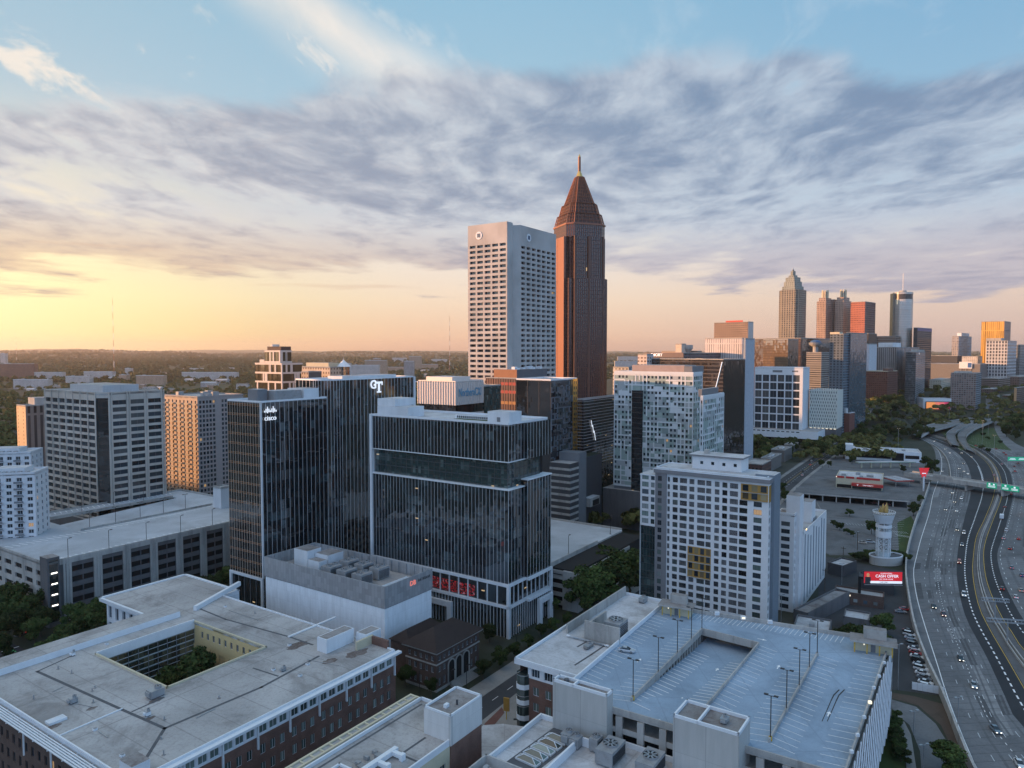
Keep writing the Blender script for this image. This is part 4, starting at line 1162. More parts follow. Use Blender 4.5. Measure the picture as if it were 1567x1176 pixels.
# ================================================================== brick hall with the dark hipped roof
def brick_hall():
 b=Bld('brick_hall','old brown brick hall with dark hipped tile roof and three tall arched doorways','brick building',668,998,yb=1060,xl=621,xr=733)
 wl,wr,h=b.wl,b.wr,b.h
 w=MB()
 b.facade(w,'L',0,wl,0,h,spans(0.5,wl-0.5,5,1.2),[(1.6,4.2),(6.0,8.0),(9.8,11.4)],M['brick_brown'],0.3); b.part('wall',w)
 w=MB()
 mid=lambda i,j:2<= i<=6 and j<2
 b.facade(w,'R',0,wr,0,h,spans(0.5,wr-0.5,9,1.2),[(1.6,4.2),(6.0,8.0),(9.8,11.4)],M['brick_brown'],0.3,skip=mid); b.part('wall',w)
 b.windows(M['pane_dark'],M['frame_white'],100,0.1,0.9)
 w=MB(); b.fquad(w,'B',0,wl,0,h,M['brick_brown'],(wr,0)); b.fquad(w,'T',0,wr,0,h,M['brick_brown'],(0,wl)); b.part('wall',w)
 w=MB(); b.fbox(w,'L',-0.2,wl,8.7,9.1,0.25,-0.01,M['conc']); b.fbox(w,'R',-0.2,wr,8.7,9.1,0.25,-0.01,M['conc'])
 b.fbox(w,'L',-0.2,wl,0,0.8,0.2,-0.01,M['conc']); b.fbox(w,'R',0,wr,0,0.8,0.2,-0.01,M['conc']); b.part('stone_band',w)
 for k in range(3):
  cx=wr*(0.33+0.17* k); r=1.5; zt=6.6
  pts=[(cx- r,0.8)]+[(cx- r* math.cos(a),zt+ r* math.sin(a)) for a in [math.pi* i/12 for i in range(13)]]+[(cx+ r,0.8)]
  d=MB(); d.add([(p[0],-0.02,p[1]) for p in pts],[tuple(range(len(pts)))],M['black']); o=b.part('arched_doorway',d)
  s=MB()
  big=[(cx+(p[0]- cx)*1.28,p[1] if p[1]< zt-0.01 else zt+(p[1]- zt)*1.28) for p in pts]
  for i in range(len(pts)-1):
   s.quad((pts[i][0],-0.3,pts[i][1]),(pts[i+1][0],-0.3,pts[i+1][1]),(big[i+1][0],-0.3,big[i+1][1]),(big[i][0],-0.3,big[i][1]),M['conc'])
   s.quad((pts[i][0],-0.3,pts[i][1]),(pts[i+1][0],-0.3,pts[i+1][1]),(pts[i+1][0],-0.01,pts[i+1][1]),(pts[i][0],-0.01,pts[i][1]),M['conc'])
   s.quad((big[i][0],-0.3,big[i][1]),(big[i+1][0],-0.3,big[i+1][1]),(big[i+1][0],-0.01,big[i+1][1]),(big[i][0],-0.01,big[i][1]),M['conc'])
  b.part('stone_arch',s,o)
 r=MB(); e=1.3; rz=h+4.8
 a=[(-e,-e,h+0.02),(wr+ e,-e,h+0.02),(wr+ e,wl+ e,h+0.02),(-e,wl+ e,h+0.02)]
 hy=wl/2; p1=(hy,hy,rz); p2=(wr- hy,hy,rz)
 if wr< wl:p1=(wr/2,wr/2,rz); p2=(wr/2,wl- wr/2,rz)
 v=a+[p1,p2]
 r.add(v,[(0,1,5,4),(1,2,5),(2,3,4,5),(3,0,4),(3,2,1,0)] if wr>= wl else [(0,1,4),(1,2,5,4),(2,3,5),(3,0,4,5),(3,2,1,0)],M['tile'])
 b.part('roof',r)
 s=MB(); s.box(-1.0,wr+1.0,-1.0,wl+1.0,h-0.5,h,M['conc']); b.part('cornice',s)
 s=MB()
 for k in range(6):s.box(wr*0.25,wr*0.75,-4.5+ k*0.6,-3.9+ k*0.6-0.003,0,0.15*(k+1),M['pave'])
 b.part('steps',s)
 # rear wing
 w=Bld('rear_wing','low dark roofed rear wing between the brick hall and the white data hall','brick building',0,0,z=h-1.5,C=tuple(b.pt(wr*0.1,wl+0.02)),wl=9,wr=wr*0.8)
 mb=MB(); mb.box(0,w.wr,0,9,0,w.h,M['brick_brown']); w.part('wall',mb)
 r=MB(); r.add([(-.6,0,w.h+.01),(w.wr+.6,0,w.h+.01),(w.wr+.6,9.6,w.h+.01),(-.6,9.6,w.h+.01),(3,4.5,w.h+3.4),(w.wr-3,4.5,w.h+3.4)],[(0,1,5,4),(1,2,5),(2,3,4,5),(3,0,4)],M['tile']); w.part('roof',r)
 return b
BH=brick_hall()

# ================================================================== right-hand parking garage with the blue-grey roof deck
def right_deck():
 H=25.0
 NL,NR,FR,FL=P(856,1064,H),P(1291,1192,H),P(1362,985,H),P(1012,930,H)
 root=empty('parking_garage',(NL.x,NL.y,0),0,'large parking garage with blue-grey striped roof deck and one parked car on top, bottom right','parking garage')
 O=Vector((NL.x,NL.y,0))
 L=lambda p:(p[0]- O.x,p[1]- O.y)
 X=lambda px,py,z=H:L(P(px,py,z))
 cs=[L(q) for q in (NL,NR,FR,FL)]
 def part(n,mb,par=None):return mb.build(n,par or root)
 b1a,b1b=Vector((*X(966,1074),0)),Vector((*X(1074,966),0))
 b2a,b2b=Vector((*X(1073,1094),0)),Vector((*X(1161,988),0))
 b3a,b3b=Vector((*X(1177,1137),0)),Vector((*X(1251,1003),0))
 # deck in pieces round the sunken ramp
 def line_hit(a,d,p,q):
  "where a + t d meets line p q"
  e=(q[0]- p[0],q[1]- p[1]); den=d[0]* e[1]- d[1]* e[0]
  t=((p[0]- a[0])* e[1]-(p[1]- a[1])* e[0])/ den
  return (a[0]+ d[0]* t,a[1]+ d[1]* t)
 d1=(b1b- b1a).normalized(); d2=(b2b- b2a).normalized()
 n1=line_hit(b1a,d1,cs[0],cs[1]); f1=line_hit(b1a,d1,cs[3],cs[2])
 n2=line_hit(b2a,d2,cs[0],cs[1]); f2=line_hit(b2a,d2,cs[3],cs[2])
 mb=MB(); T=M['deck']; S=M['conc']
 mb.prism([cs[0],n1,f1,cs[3]],H-0.7,H,S,T)
 mb.prism([n2,cs[1],cs[2],f2],H-0.7,H,S,T)
 mb.prism([n1,n2,tuple(b2a)[:2],tuple(b1a)[:2]],H-0.7,H,S,T)
 mb.prism([tuple(b1b)[:2],tuple(b2b)[:2],f2,f1],H-0.7,H,S,T)
 part('deck',mb)
 mb=MB()
 e1,e2=b1b+ Vector((d1.x,d1.y,0))*9,b2b+ Vector((d2.x,d2.y,0))*9
 zl=H-3.3
 mid1,mid2=b1a.lerp(b1b,0.86),b2a.lerp(b2b,0.86)
 mb.quad((b1a.x,b1a.y,H-0.004),(b2a.x,b2a.y,H-0.004),(mid2.x,mid2.y,zl),(mid1.x,mid1.y,zl),T)
 mb.quad((mid1.x,mid1.y,zl),(mid2.x,mid2.y,zl),(e2.x,e2.y,zl-0.4),(e1.x,e1.y,zl-0.4),T)
 part('ramp',mb)
 def rz_(t):return H-0.004+(zl- H)* min(1,t/0.86)
 # barrier walls with slots on the sunken side
 def barrier(a,c,zbot_a,zbot_c,slots):
  mb=MB(); d=(c- a); Ln=d.length; d.normalize(); n=Vector((-d.y,d.x,0))*0.17
  k=24
  for i in range(k):
   p=a+ d*(Ln* i/ k); q=a+ d*(Ln*(i+1)/ k)
   zb=zbot_a+(zbot_c- zbot_a)* min(1,(i+0.5)/ k/0.86)-0.15
   zt=H+0.95
   if slots and i>7:
    w=d*(Ln/ k*0.3)
    mb.add([tuple(p- n)[:2]+(H-0.9,),tuple(q- n)[:2]+(H-0.9,),tuple(q+ n)[:2]+(H-0.9,),tuple(p+ n)[:2]+(H-0.9,)]+[tuple(v)[:2]+(zt,) for v in (p- n,q- n,q+ n,p+ n)],[(0,1,5,4),(2,3,7,6),(4,5,6,7),(3,2,1,0)],S)
    mb.prism([p- n,p+ w- n,p+ w+ n,p+ n],zb,H-0.9,S)
   else:
    mb.prism([p- n,q- n,q+ n,p+ n],zb,zt,S)
  part('barrier_wall',mb)
 barrier(b1a,b1b,H,zl,True); barrier(b2a,b2b,H,zl,True); barrier(b3a,b3b,H-0.2,H-0.2,False)
 mb=MB(); mb.bar(b1b,b2b,0.35,H-1.2,H+0.95,S); part('barrier_wall',mb)
 # dark lower storey behind the ramp mouth with two warm lamps
 mb=MB(); f=14
 g1,g2=b1b+ d1*9.2,b2b+ d2*9.2
 mb.bar(g1,g2,0.3,H-5,H-0.71,M['conc_dark']); mb.bar(b1b,g1,0.3,H-5,H-0.71,M['conc_dark']); mb.bar(b2b,g2,0.3,H-5,H-0.71,M['conc_dark']); part('lower_storey_wall',mb)
 for t in (0.35,0.9):
  p=g1.lerp(g2,t)- d1*3.5; mb=MB(); mb.box(p.x-0.35,p.x+0.35,p.y-0.35,p.y+0.35,H-1.0,H-0.72,M['warm_lamp']); part('ceiling_lamp',mb)
 # parapets
 def par(a,c,h0,h1,mat,th=0.4,nm='parapet'):
  mb=MB(); mb.bar(a,c,th,h0,h1,mat); part(nm,mb)
 par(cs[3],cs[2],H+0.004,H+1.1,M['conc']); par(cs[2],cs[1],H+0.005,H+1.1,M['conc']); par(cs[0],cs[3],H+0.006,H+1.25,M['white_metal'])
 par(cs[0],cs[1],H+0.007,H+1.0,M['conc'])
 # core and outer walls
 cc=(sum(q[0] for q in cs)/4,sum(q[1] for q in cs)/4)
 ins=[(q[0]+(cc[0]- q[0])*0.06,q[1]+(cc[1]- q[1])*0.06) for q in cs]
 mb=MB(); mb.prism(ins,0.1,zl-1.7,M['black']); part('core',mb)
 for k in range(5):
  mb=MB(); z=3.6+ k*4.1
  mb.prism([(q[0]+(cc[0]- q[0])*0.004,q[1]+(cc[1]- q[1])*0.004) for q in cs],z,z+0.5,M['conc'])
  mb.ringwall(cs,z+0.2,z+1.45,0.3,M['conc']); part('floor_slab',mb)
 def wallx(a,c,fn,n):
  a=Vector((*a,0)); c=Vector((*c,0)); d=c- a
  for i in range(n+1):fn(a+ d*(i/ n),d.normalized(),d.length/ n)
 pm=MB()
 wallx(cs[0],cs[1],lambda p,d,st:pm.bar(p- d*0.4,p+ d*0.4,0.8,0,H-0.8,M['conc']),12)
 wallx(cs[3],cs[2],lambda p,d,st:pm.bar(p- d*0.4,p+ d*0.4,0.8,0,H-0.8,M['conc']),12); part('column_row',pm)
 # right wall: leaning diagonal fins
 fm=MB(); a=Vector((*cs[1],0)); c=Vector((*cs[2],0)); d=(c- a).normalized(); n=Vector((d.y,-d.x,0)); Ln=(c- a).length
 for i in range(int(Ln/4.4)):
  p=a+ d*(i*4.4+0.6)+ n*0.8
  for j in range(5):
   z0,z1=2.6+ j*4.3,7.6+ j*4.3
   q=p+ d*(2.2 if j%2 else 0.0)
   fm.tube((q.x,q.y,z0),(q.x+ d.x*3.4,q.y+ d.y*3.4,min(z1,H+1.1)),0.19,M['white_metal'],4)
 part('diagonal_fins',fm)
 # stall lines and arrows
 mk=MB(); Z0,Z1=H+0.012,H+0.02
 def stalls(a,c,side,slant,n,ln=5.2,zf=None,t0=0.0,t1=1.0):
  a=Vector((a[0],a[1],0)); c=Vector((c[0],c[1],0)); d=(c- a).normalized(); nn=Vector((-d.y,d.x,0))* side
  for i in range(n+1):
   t=t0+(t1- t0)* i/ n
   p=a.lerp(c,t)+ nn*0.35; q=p+ nn* ln+ d* slant
   if zf:
    za=zf(t)+0.012; w=d*0.095
    za2=zf(t+ slant/(c- a).length)+0.012
    mk.quad((p.x- w.x,p.y- w.y,za),(p.x+ w.x,p.y+ w.y,za),(q.x+ w.x,q.y+ w.y,za2),(q.x- w.x,q.y- w.y,za2),M['paint'])
   else:mk.bar(p,q,0.17,Z0,Z1,M['paint_worn'])
 stalls(b1a,b1b,1,-1.6,21); stalls(b1a,b1b,-1,-1.6,18,zf=rz_,t1=0.84)
 stalls(b2a,b2b,1,-1.6,18,zf=rz_,t1=0.84); stalls(b2a,b2b,-1,-1.6,19)
 stalls(b3a,b3b,1,-1.4,20); stalls(b3a,b3b,-1,-1.4,20)
 l0,l1=Vector((*cs[0],0)),Vector((*cs[3],0))
 stalls(l0,l1,-1,-1.2,25,t0=0.1,t1=0.96)
 r0,r1=Vector((*cs[1],0)),Vector((*cs[2],0))
 stalls(r0,r1,1,-0.8,24,t0=0.02,t1=0.93)
 s0,s1=Vector((*cs[3],0)),Vector((*cs[2],0))
 stalls(s0,s1,-1,-1.0,32,t0=0.16,t1=0.82)
 part('stall_marking',mk)
 ar=MB()
 for px,py in ((978,1011),(1097,1012),(1042,1067),(1191,1021),(1006,1102),(1268,1093),(1166,979)):
  c=Vector((*X(px,py),0)); z=H
  if px in (1097,1042):
   t=((c- b1a).dot(d1))/(b1b- b1a).length; z=rz_(max(0,t))
  d=d1 if px not in (1006,1166) else Vector((d1.y,-d1.x,0)); n=Vector((-d.y,d.x,0))
  for pts in ([c- d*1.3- n*0.14,c- d*1.3+ n*0.14,c+ d*0.2+ n*0.14,c+ d*0.2- n*0.14],[c+ d*0.2- n*0.55,c+ d*0.2+ n*0.55,c+ d*1.4]):
   ar.add([(p.x,p.y,z+0.024) for p in pts],[tuple(range(len(pts)))],M['paint'])
 part('arrow_marking',ar)
 # curved skid marks
 sk=MB()
 for off in (0.0,8.0):
  pts=[(1284+ off,1056),(1276+ off,1064),(1272+ off,1072),(1266+ off,1086),(1258+ off,1104)]
  for i in range(len(pts)-1):
   sk.bar(X(*pts[i]),X(*pts[i+1]),0.34-0.05* i,H+0.004,H+0.009+0.0005* i,M['asphalt'])
 part('skid_mark',sk)
 # stair boxes: tall ribless concrete boxes
 def stair(pn,yt,zt,pl,pr,low=None):
  b=Bld('stair_tower','x','stair tower',pn,yt,z=zt,xl=pl,xr=pr)
  m=MB(); m.box(0,b.wr,0,b.wl,0,zt,M['conc_wall'],M['gravel_roof']); b.part('wall',m)
  m=MB(); m.ringwall([(0.2,0.2),(b.wr-0.2,0.2),(b.wr-0.2,b.wl-0.2),(0.2,b.wl-0.2)],zt+0.004,zt+0.7,0.4,M['white_metal']); b.part('parapet',m)
  m=MB(); m.bar((0.2,b.wl*0.62),(b.wr-0.2,b.wl*0.62),0.4,zt+0.003,zt+0.68,M['white_metal']); b.part('parapet',m)
  return b
 M['conc_wall']=panel_mat('precast_concrete_wall',(0.40,0.40,0.385),7.0,7.5)
 s1_=stair(929,1068,29.5,846,938); s1_.root['label']='tall pale concrete stair tower between the brick corner building and the blue deck'
 m=MB(); x,y=s1_.wr/2,s1_.wl*0.8; m.cyl((x,y),0.7,0.6,29.504,30.3,M['roof_line'],10); s1_.part('roof_vent',m)
 s2_=stair(1131,1128,30.0,1030,1148); s2_.root['label']='wider pale concrete stair tower at the front edge of the blue deck'
 rooftop_unit(s2_.pt(s2_.wr/2,s2_.wl*0.3,30.0),s2_.rz,'small grey vent unit on the roof of the wider concrete stair tower',2.0,1.4,1.0)
 # lamp posts
 a_rz=math.atan2(d1.y,d1.x)
 wl_=['beside the near end of the first barrier wall from the left','on the first barrier wall, next to the near end','on the first barrier wall, past its middle','on the first barrier wall, next to the far end','at the far end of the first barrier wall']
 for i,t in enumerate((0.02,0.33,0.60,0.82,1.0)):
  p=b1a.lerp(b1b,t); lamp_post((O.x+ p.x,O.y+ p.y,H),a_rz+ R(90),'dark twin-headed lamp post ' + wl_[i],10.0,2,'lamp posts on the blue deck','yellow' if i==0 else True)
 wl_=['at the yellow-based near end of the right barrier wall','on the right barrier wall, second from its near end','on the right barrier wall, at its middle','on the right barrier wall, second from its far end','at the far end of the right barrier wall']
 for i,t in enumerate((0.02,0.30,0.56,0.79,0.99)):
  p=b3a.lerp(b3b,t); lamp_post((O.x+ p.x,O.y+ p.y,H),a_rz+ R(90),'dark twin-headed lamp post ' + wl_[i],10.0,2,'lamp posts on the blue deck','yellow' if i==0 else True)
 for i,px in enumerate((1097,1137,1178)):
  p=P(px,951+(px-1097)*0.165,H); o=empty('floodlight',(p.x,p.y,H+1.1),0,'small white floodlight on the far deck parapet, %s' %('beside the lift lobby','midway along','below the white apartment block corner')[i],'lamp','floodlights on the far parapet')
  m=MB(); m.tube((0,0,0),(0,0,0.9),0.1,M['conc']); m.build('post',o)
  m=MB(); m.box(-0.7,0.7,-0.4,0.4,0.9,1.9,M['white_metal']); m.box(-0.5,0.5,-0.46,-0.41,1.1,1.7,M['lens'] if i==1 else M['white']); m.build('lamp_head',o)
 for i,(px,py) in enumerate(((1353,1025),(1345,1046),(1337,1064),(1331,1087),(1322,1110),(1312,1138),(1303,1164))):
  p=P(px,py,H); o=empty('floodlight',(p.x,p.y,H+1.1),0,'small wall lamp on the right deck parapet, %s' %['farthest one','second from the far corner','third from the far corner','glowing one','just nearer than the glowing one','second from the near end','nearest one'][i],'lamp','lamps on the right parapet')
  m=MB(); m.tube((0,0,0),(0,0,0.5),0.09,M['conc']); m.box(-0.35,0.35,-0.3,0.3,0.5,1.1,M['lens'] if i==3 else M['white_metal']); m.build('lamp_head',o)
 # lift lobbies at the two far corners
 def lobby(px,py,lab,w,l):
  p=P(px,py,H); o=empty('lift_lobby',(p.x,p.y,H),math.atan2(cs[2][1]- cs[3][1],cs[2][0]- cs[3][0]),lab,'small building')
  m=MB(); m.box(-w/2,w/2,0,l,0.003,3.0,M['cream']); m.build('wall',o)
  m=MB(); m.box(-w/2-1,w/2+1,-2.2,l+0.5,3.003,3.5,M['conc'],M['gravel_roof']); m.build('roof',o)
  m=MB(); m.box(-w/4,w/3,l*0.3,l,3.503,6.2,M['conc'],M['gravel_roof']); m.build('plant_room',o)
  for k in range(4):
   m=MB(); x=-w/2+0.3+ k*(w-0.6)/3; m.cyl((x,-1.6),0.16,0.16,0.003,3.0,M['yellow_paint'],8); m.build('post',o)
  m=MB(); m.box(-0.6,0.6,-0.05,-0.003,0.05,2.2,M['grey_panel']); m.build('door',o)
  m=MB(); m.box(-w*0.25,-w*0.25+0.3,-2.26,-2.203,2.6,2.95,M['lens']); m.build('lamp',o)
 lobby(1035,942,'cream lift lobby with yellow posts at the far left corner of the blue deck',9,3.5)
 lobby(1336,999,'cream lift lobby with yellow posts at the far right corner of the blue deck',10,3.5)
 return cs,O,d1
RD_CS,RD_O,RD_D=right_deck()

# ================================================================== brick corner building beside the deck
def corner_brick():
 b=Bld('brick_corner_building','red brick corner building with white parapet and stacked bay windows left of the blue deck','brick building',893,1038,z=24,xl=796,wr=20)
 h,wl=b.h,b.wl
 a=b.C+ b.V* wl; wr=along(a,b.U,951,h)
 w=MB()
 cols=spans(1.0,wl-3.2,4,1.9)
 b.facade(w,'L',0,wl-2.6,0,h-4.4,cols,[(1,4.5),(6.2,8.6),(10.6,13.0),(15.0,17.4)],M['brick'],0.3); b.part('wall',w)
 b.windows(M['pane_green'],M['frame_white'],100,0.1,0.9)
 w=MB(); b.facade(w,'L',0,wl-2.6,h-4.4,h-0.9,spans(0.6,wl-3,4,2.6),[(h-3.9,h-1.6)],M['white_metal'],0.3); b.part('clerestory_band',w)
 b.windows(M['pane_dark'],M['frame_white'],100,0.1,0.9)
 w=MB(); b.facade(w,'T',0,wr,0,h-0.9,spans(3,wr,int(wr/4),1.9),[(1,4.5),(6.2,8.6),(10.6,13.0),(15.0,17.4)],M['brick'],0.3,org=(0,wl)); b.part('wall',w)
 b.windows(M['pane_dark'],M['frame_white'],130,0.1,0.9)
 w=MB(); b.fquad(w,'R',0,wr,0,h-0.9,M['conc']); b.fquad(w,'B',0,wl,0,h-0.9,M['brick'],(wr,0)); b.part('wall',w)
 r=MB(); r.box(-1.2,wr,0,wl+1.2,h-0.9,h,M['white_metal'],M['membrane_white']); b.part('roof',r)
 r=MB(); r.ringwall([(-1,0.2),(wr-0.2,0.2),(wr-0.2,wl+1.0),(-1,wl+1.0)],h+0.003,h+0.8,0.45,M['white_metal']); b.part('parapet',r)
 for k in range(4):
  z=4.6+ k*4.35
  g=MB(); g.cyl((0.6,wl-0.9),2.1,2.1,z,z+2.9,mat_curtain('bay_glass',1.2,2.9,(0.03,0.045,0.045),(0.12,0.15,0.14),(0.3,0.3,0.3),0.06) if k==0 else bpy.data.materials['bay_glass'],10); o=b.part('bay_window',g)
  s=MB(); s.cyl((0.6,wl-0.9),2.2,2.2,z-1.35,z-0.003,M['white_metal'],10); b.part('bay_sill',s,o)
 pads=MB()
 for p,q in (((880,1018),(905,1002)),((905,1002),(930,985)),((884,990),(905,978))):
  pads.bar(b.pix(*p,h),b.pix(*q,h),0.6,h+0.006,h+0.016,M['roof_line'])
 b.part('walkway_pad',pads)
 # screened plant yard at the far end
 x0,ya=b.pix(895,977,h); x2,yb=b.pix(947,992,h); x0=(x0+ x2)/2
 yard=MB()
 yard.box(x0,x0+0.5,yb,ya,h+0.003,h+5.6,M['conc']); yard.box(x0+0.5,wr-0.5,wl-2.0,wl-1.5,h+0.003,h+3.0,M['conc']); yard.box(x0+0.5,x0+14,ya-0.5,ya,h+0.003,h+4.2,M['conc']); b.part('plant_screen',yard)
 chiller(b.pt(x0+6,yb+(ya- yb)*0.35,h),b.rz,'big grey cooling tower with black louvres behind the concrete screen by the street corner building',6.0,5.2,5.4,1)
 u=MB()
 for k in range(3):u.tube((x0-1.8,3+ k,h+0.5),(x0-1.8,4+ k+(wl-9),h+0.5),0.3,M['white_metal'],8)
 b.part('pipe',u)
 rooftop_unit(b.pt(wr-4,wl*0.5,h),b.rz,'small grey rooftop unit behind the big cooling tower near the far white parapet',3,2,1.6)
 rooftop_unit(b.pt(x0-5,wl*0.4,h),b.rz,'flat rusty rooftop unit in front of the concrete screen beside the dark walkway pads',3.4,1.6,0.9,M['gravel_roof'])
 return b
CBK=corner_brick()

# ================================================================== two buildings at the bottom edge
def bottom_left():
 b=Bld('brick_and_stucco_building','brick and cream building with a tall white roof box and tangled white ducts, bottom centre','building',690,1136,z=22,xl=600,wr=6)
 # runs toward the viewer as well: local x from -44 to wr
 h=b.h; wl=along(b.C,b.V,632,h)+0.0
 x1,y1=b.pix(632,1063,h); X1,Y1=b.pix(660,1076,h)
 wl=y1; xr=max(X1,8.0); xl_=-46
 r=MB(); r.box(xl_,xr,0,wl,h-0.7,h,M['white_metal'],M['membrane']); b.part('roof',r)
 r=MB(); r.ringwall([(xl_,0.2),(xr-0.2,0.2),(xr-0.2,wl-3.6),(xl_,wl-3.6)],h+0.003,h+0.8,0.4,M['white_metal'],closed=False); b.part('parapet',r)
 # open pergola rail along the far-left edge
 r=MB(); r.bar((xl_,wl+0.1),(xr,wl+0.1),0.55,h-0.2,h+0.35,M['cream']); r.bar((xl_,wl-1.9),(xr,wl-1.9),0.55,h-0.2,h+0.35,M['cream']); r.bar((xr,wl),(xr,0.5),0.5,h-0.2,h+0.36,M['cream'])
 n=22
 for i in range(n):
  x=xl_+(xr- xl_)* i/(n-1); r.bar((x,wl-1.9),(x,wl+0.1),0.35,h-0.1,h+0.3,M['cream'])
 b.part('pergola',r)
 r=MB(); r.box(xl_,xr,wl-3.2,wl-0.2,h-0.697,h-0.3,M['black']); b.part('gutter',r)
 w=MB()
 b.facade(w,'R',xl_,-0.4,0,h-0.7,spans(xl_,-1.0,12,2.0),[(h-6.2,h-3.9),(h-9.8,h-7.5),(4,7)],M['cream'],0.3); b.part('wall',w)
 b.windows(M['pane_green'],M['frame_white'],100,0.1,0.9)
 w=MB(); b.fquad(w,'R',-0.4,xr,0,h-0.7,M['brick'],(0,-0.3)); b.fquad(w,'L',-0.3,0,0,h-0.7,M['brick'],(-0.4,0)); b.fquad(w,'B',-0.3,wl,0,h-0.7,M['brick'],(xr,0)); b.fquad(w,'T',xl_,xr,0,h-0.7,M['brick'],(0,wl)); b.part('wall',w)
 # roof box
 bx,by=b.pix(649,1083,28.0)
 t=MB(); t.box(-0.5,xr+0.1,-0.35,max(by,6.5),h-0.69,28,panel_mat('white_panel_box',(0.56,0.56,0.55),20,4.2),M['gravel_roof']); o=b.part('stair_house',t)
 t=MB(); t.ringwall([(-0.3,-0.15),(xr-0.1,-0.15),(xr-0.1,max(by,6.5)-0.2),(-0.3,max(by,6.5)-0.2)],28.003,28.5,0.35,M['white_metal']); b.part('parapet',t,o)
 t=MB(); t.box(2,3.2,3,3.8,28.003,28.8,M['white_metal']); t.cyl((4.8,2),0.25,0.25,28.003,29.2,M['dgrey'],8); b.part('roof_vent',t,o)
 pads=MB(); pads.bar((xl_+2,wl-5.2),(xr-2,wl-5.2),0.6,h+0.006,h+0.016,M['roof_line']); pads.bar((-10,1.5),(-10,6),0.6,h+0.006,h+0.017,M['roof_line']); pads.bar((-10,6),(-2,6),0.6,h+0.006,h+0.018,M['roof_line']); b.part('walkway_pad',pads)
 # ducts
 du=empty('duct_run',b.pt(-14,7.2,h),b.rz,'tangled run of white ducts and elbows on the roof beside the tall white box','ducts')
 m=MB(); m.box(-26,4,-0.55,0.55,0.35,1.45,M['white_metal']); m.build('main_duct',du)
 for x in (-21,-14,-8,-2,2.5):
  m=MB(); m.box(x-0.5,x+0.5,-2.6,-0.553,0.5,1.35,M['white_metal']); m.box(x-0.6,x+0.6,-3.5,-2.603,0.05,1.5,M['white_metal']); m.build('elbow',du)
 for x in (-18,-11,-5,0):
  m=MB(); m.box(x-0.7,x+0.7,0.553,2.2,0.3,1.2,M['unit']); m.build('elbow',du)
 m=MB()
 for k in range(11):m.box(-24+ k*2.5-0.4,-24+ k*2.5+0.4,3.0,4.2,0.05,0.8,M['unit'])
 m.build('condenser_row',du)
 tw=Bld('roof_stair_house','low roof box at the bottom edge of the ducted roof','stair house',0,0,z=24.5,C=tuple(b.pt(-30,6.0)),wl=5,wr=7)
 m=MB(); m.box(0,7,0,5,h+0.003,24.5,M['white'],M['gravel_roof']); tw.part('wall',m)
 m=MB(); m.ringwall([(0.2,0.2),(6.8,0.2),(6.8,4.8),(0.2,4.8)],24.503,25.0,0.4,M['white_metal']); tw.part('parapet',m)
 return b
BL=bottom_left()

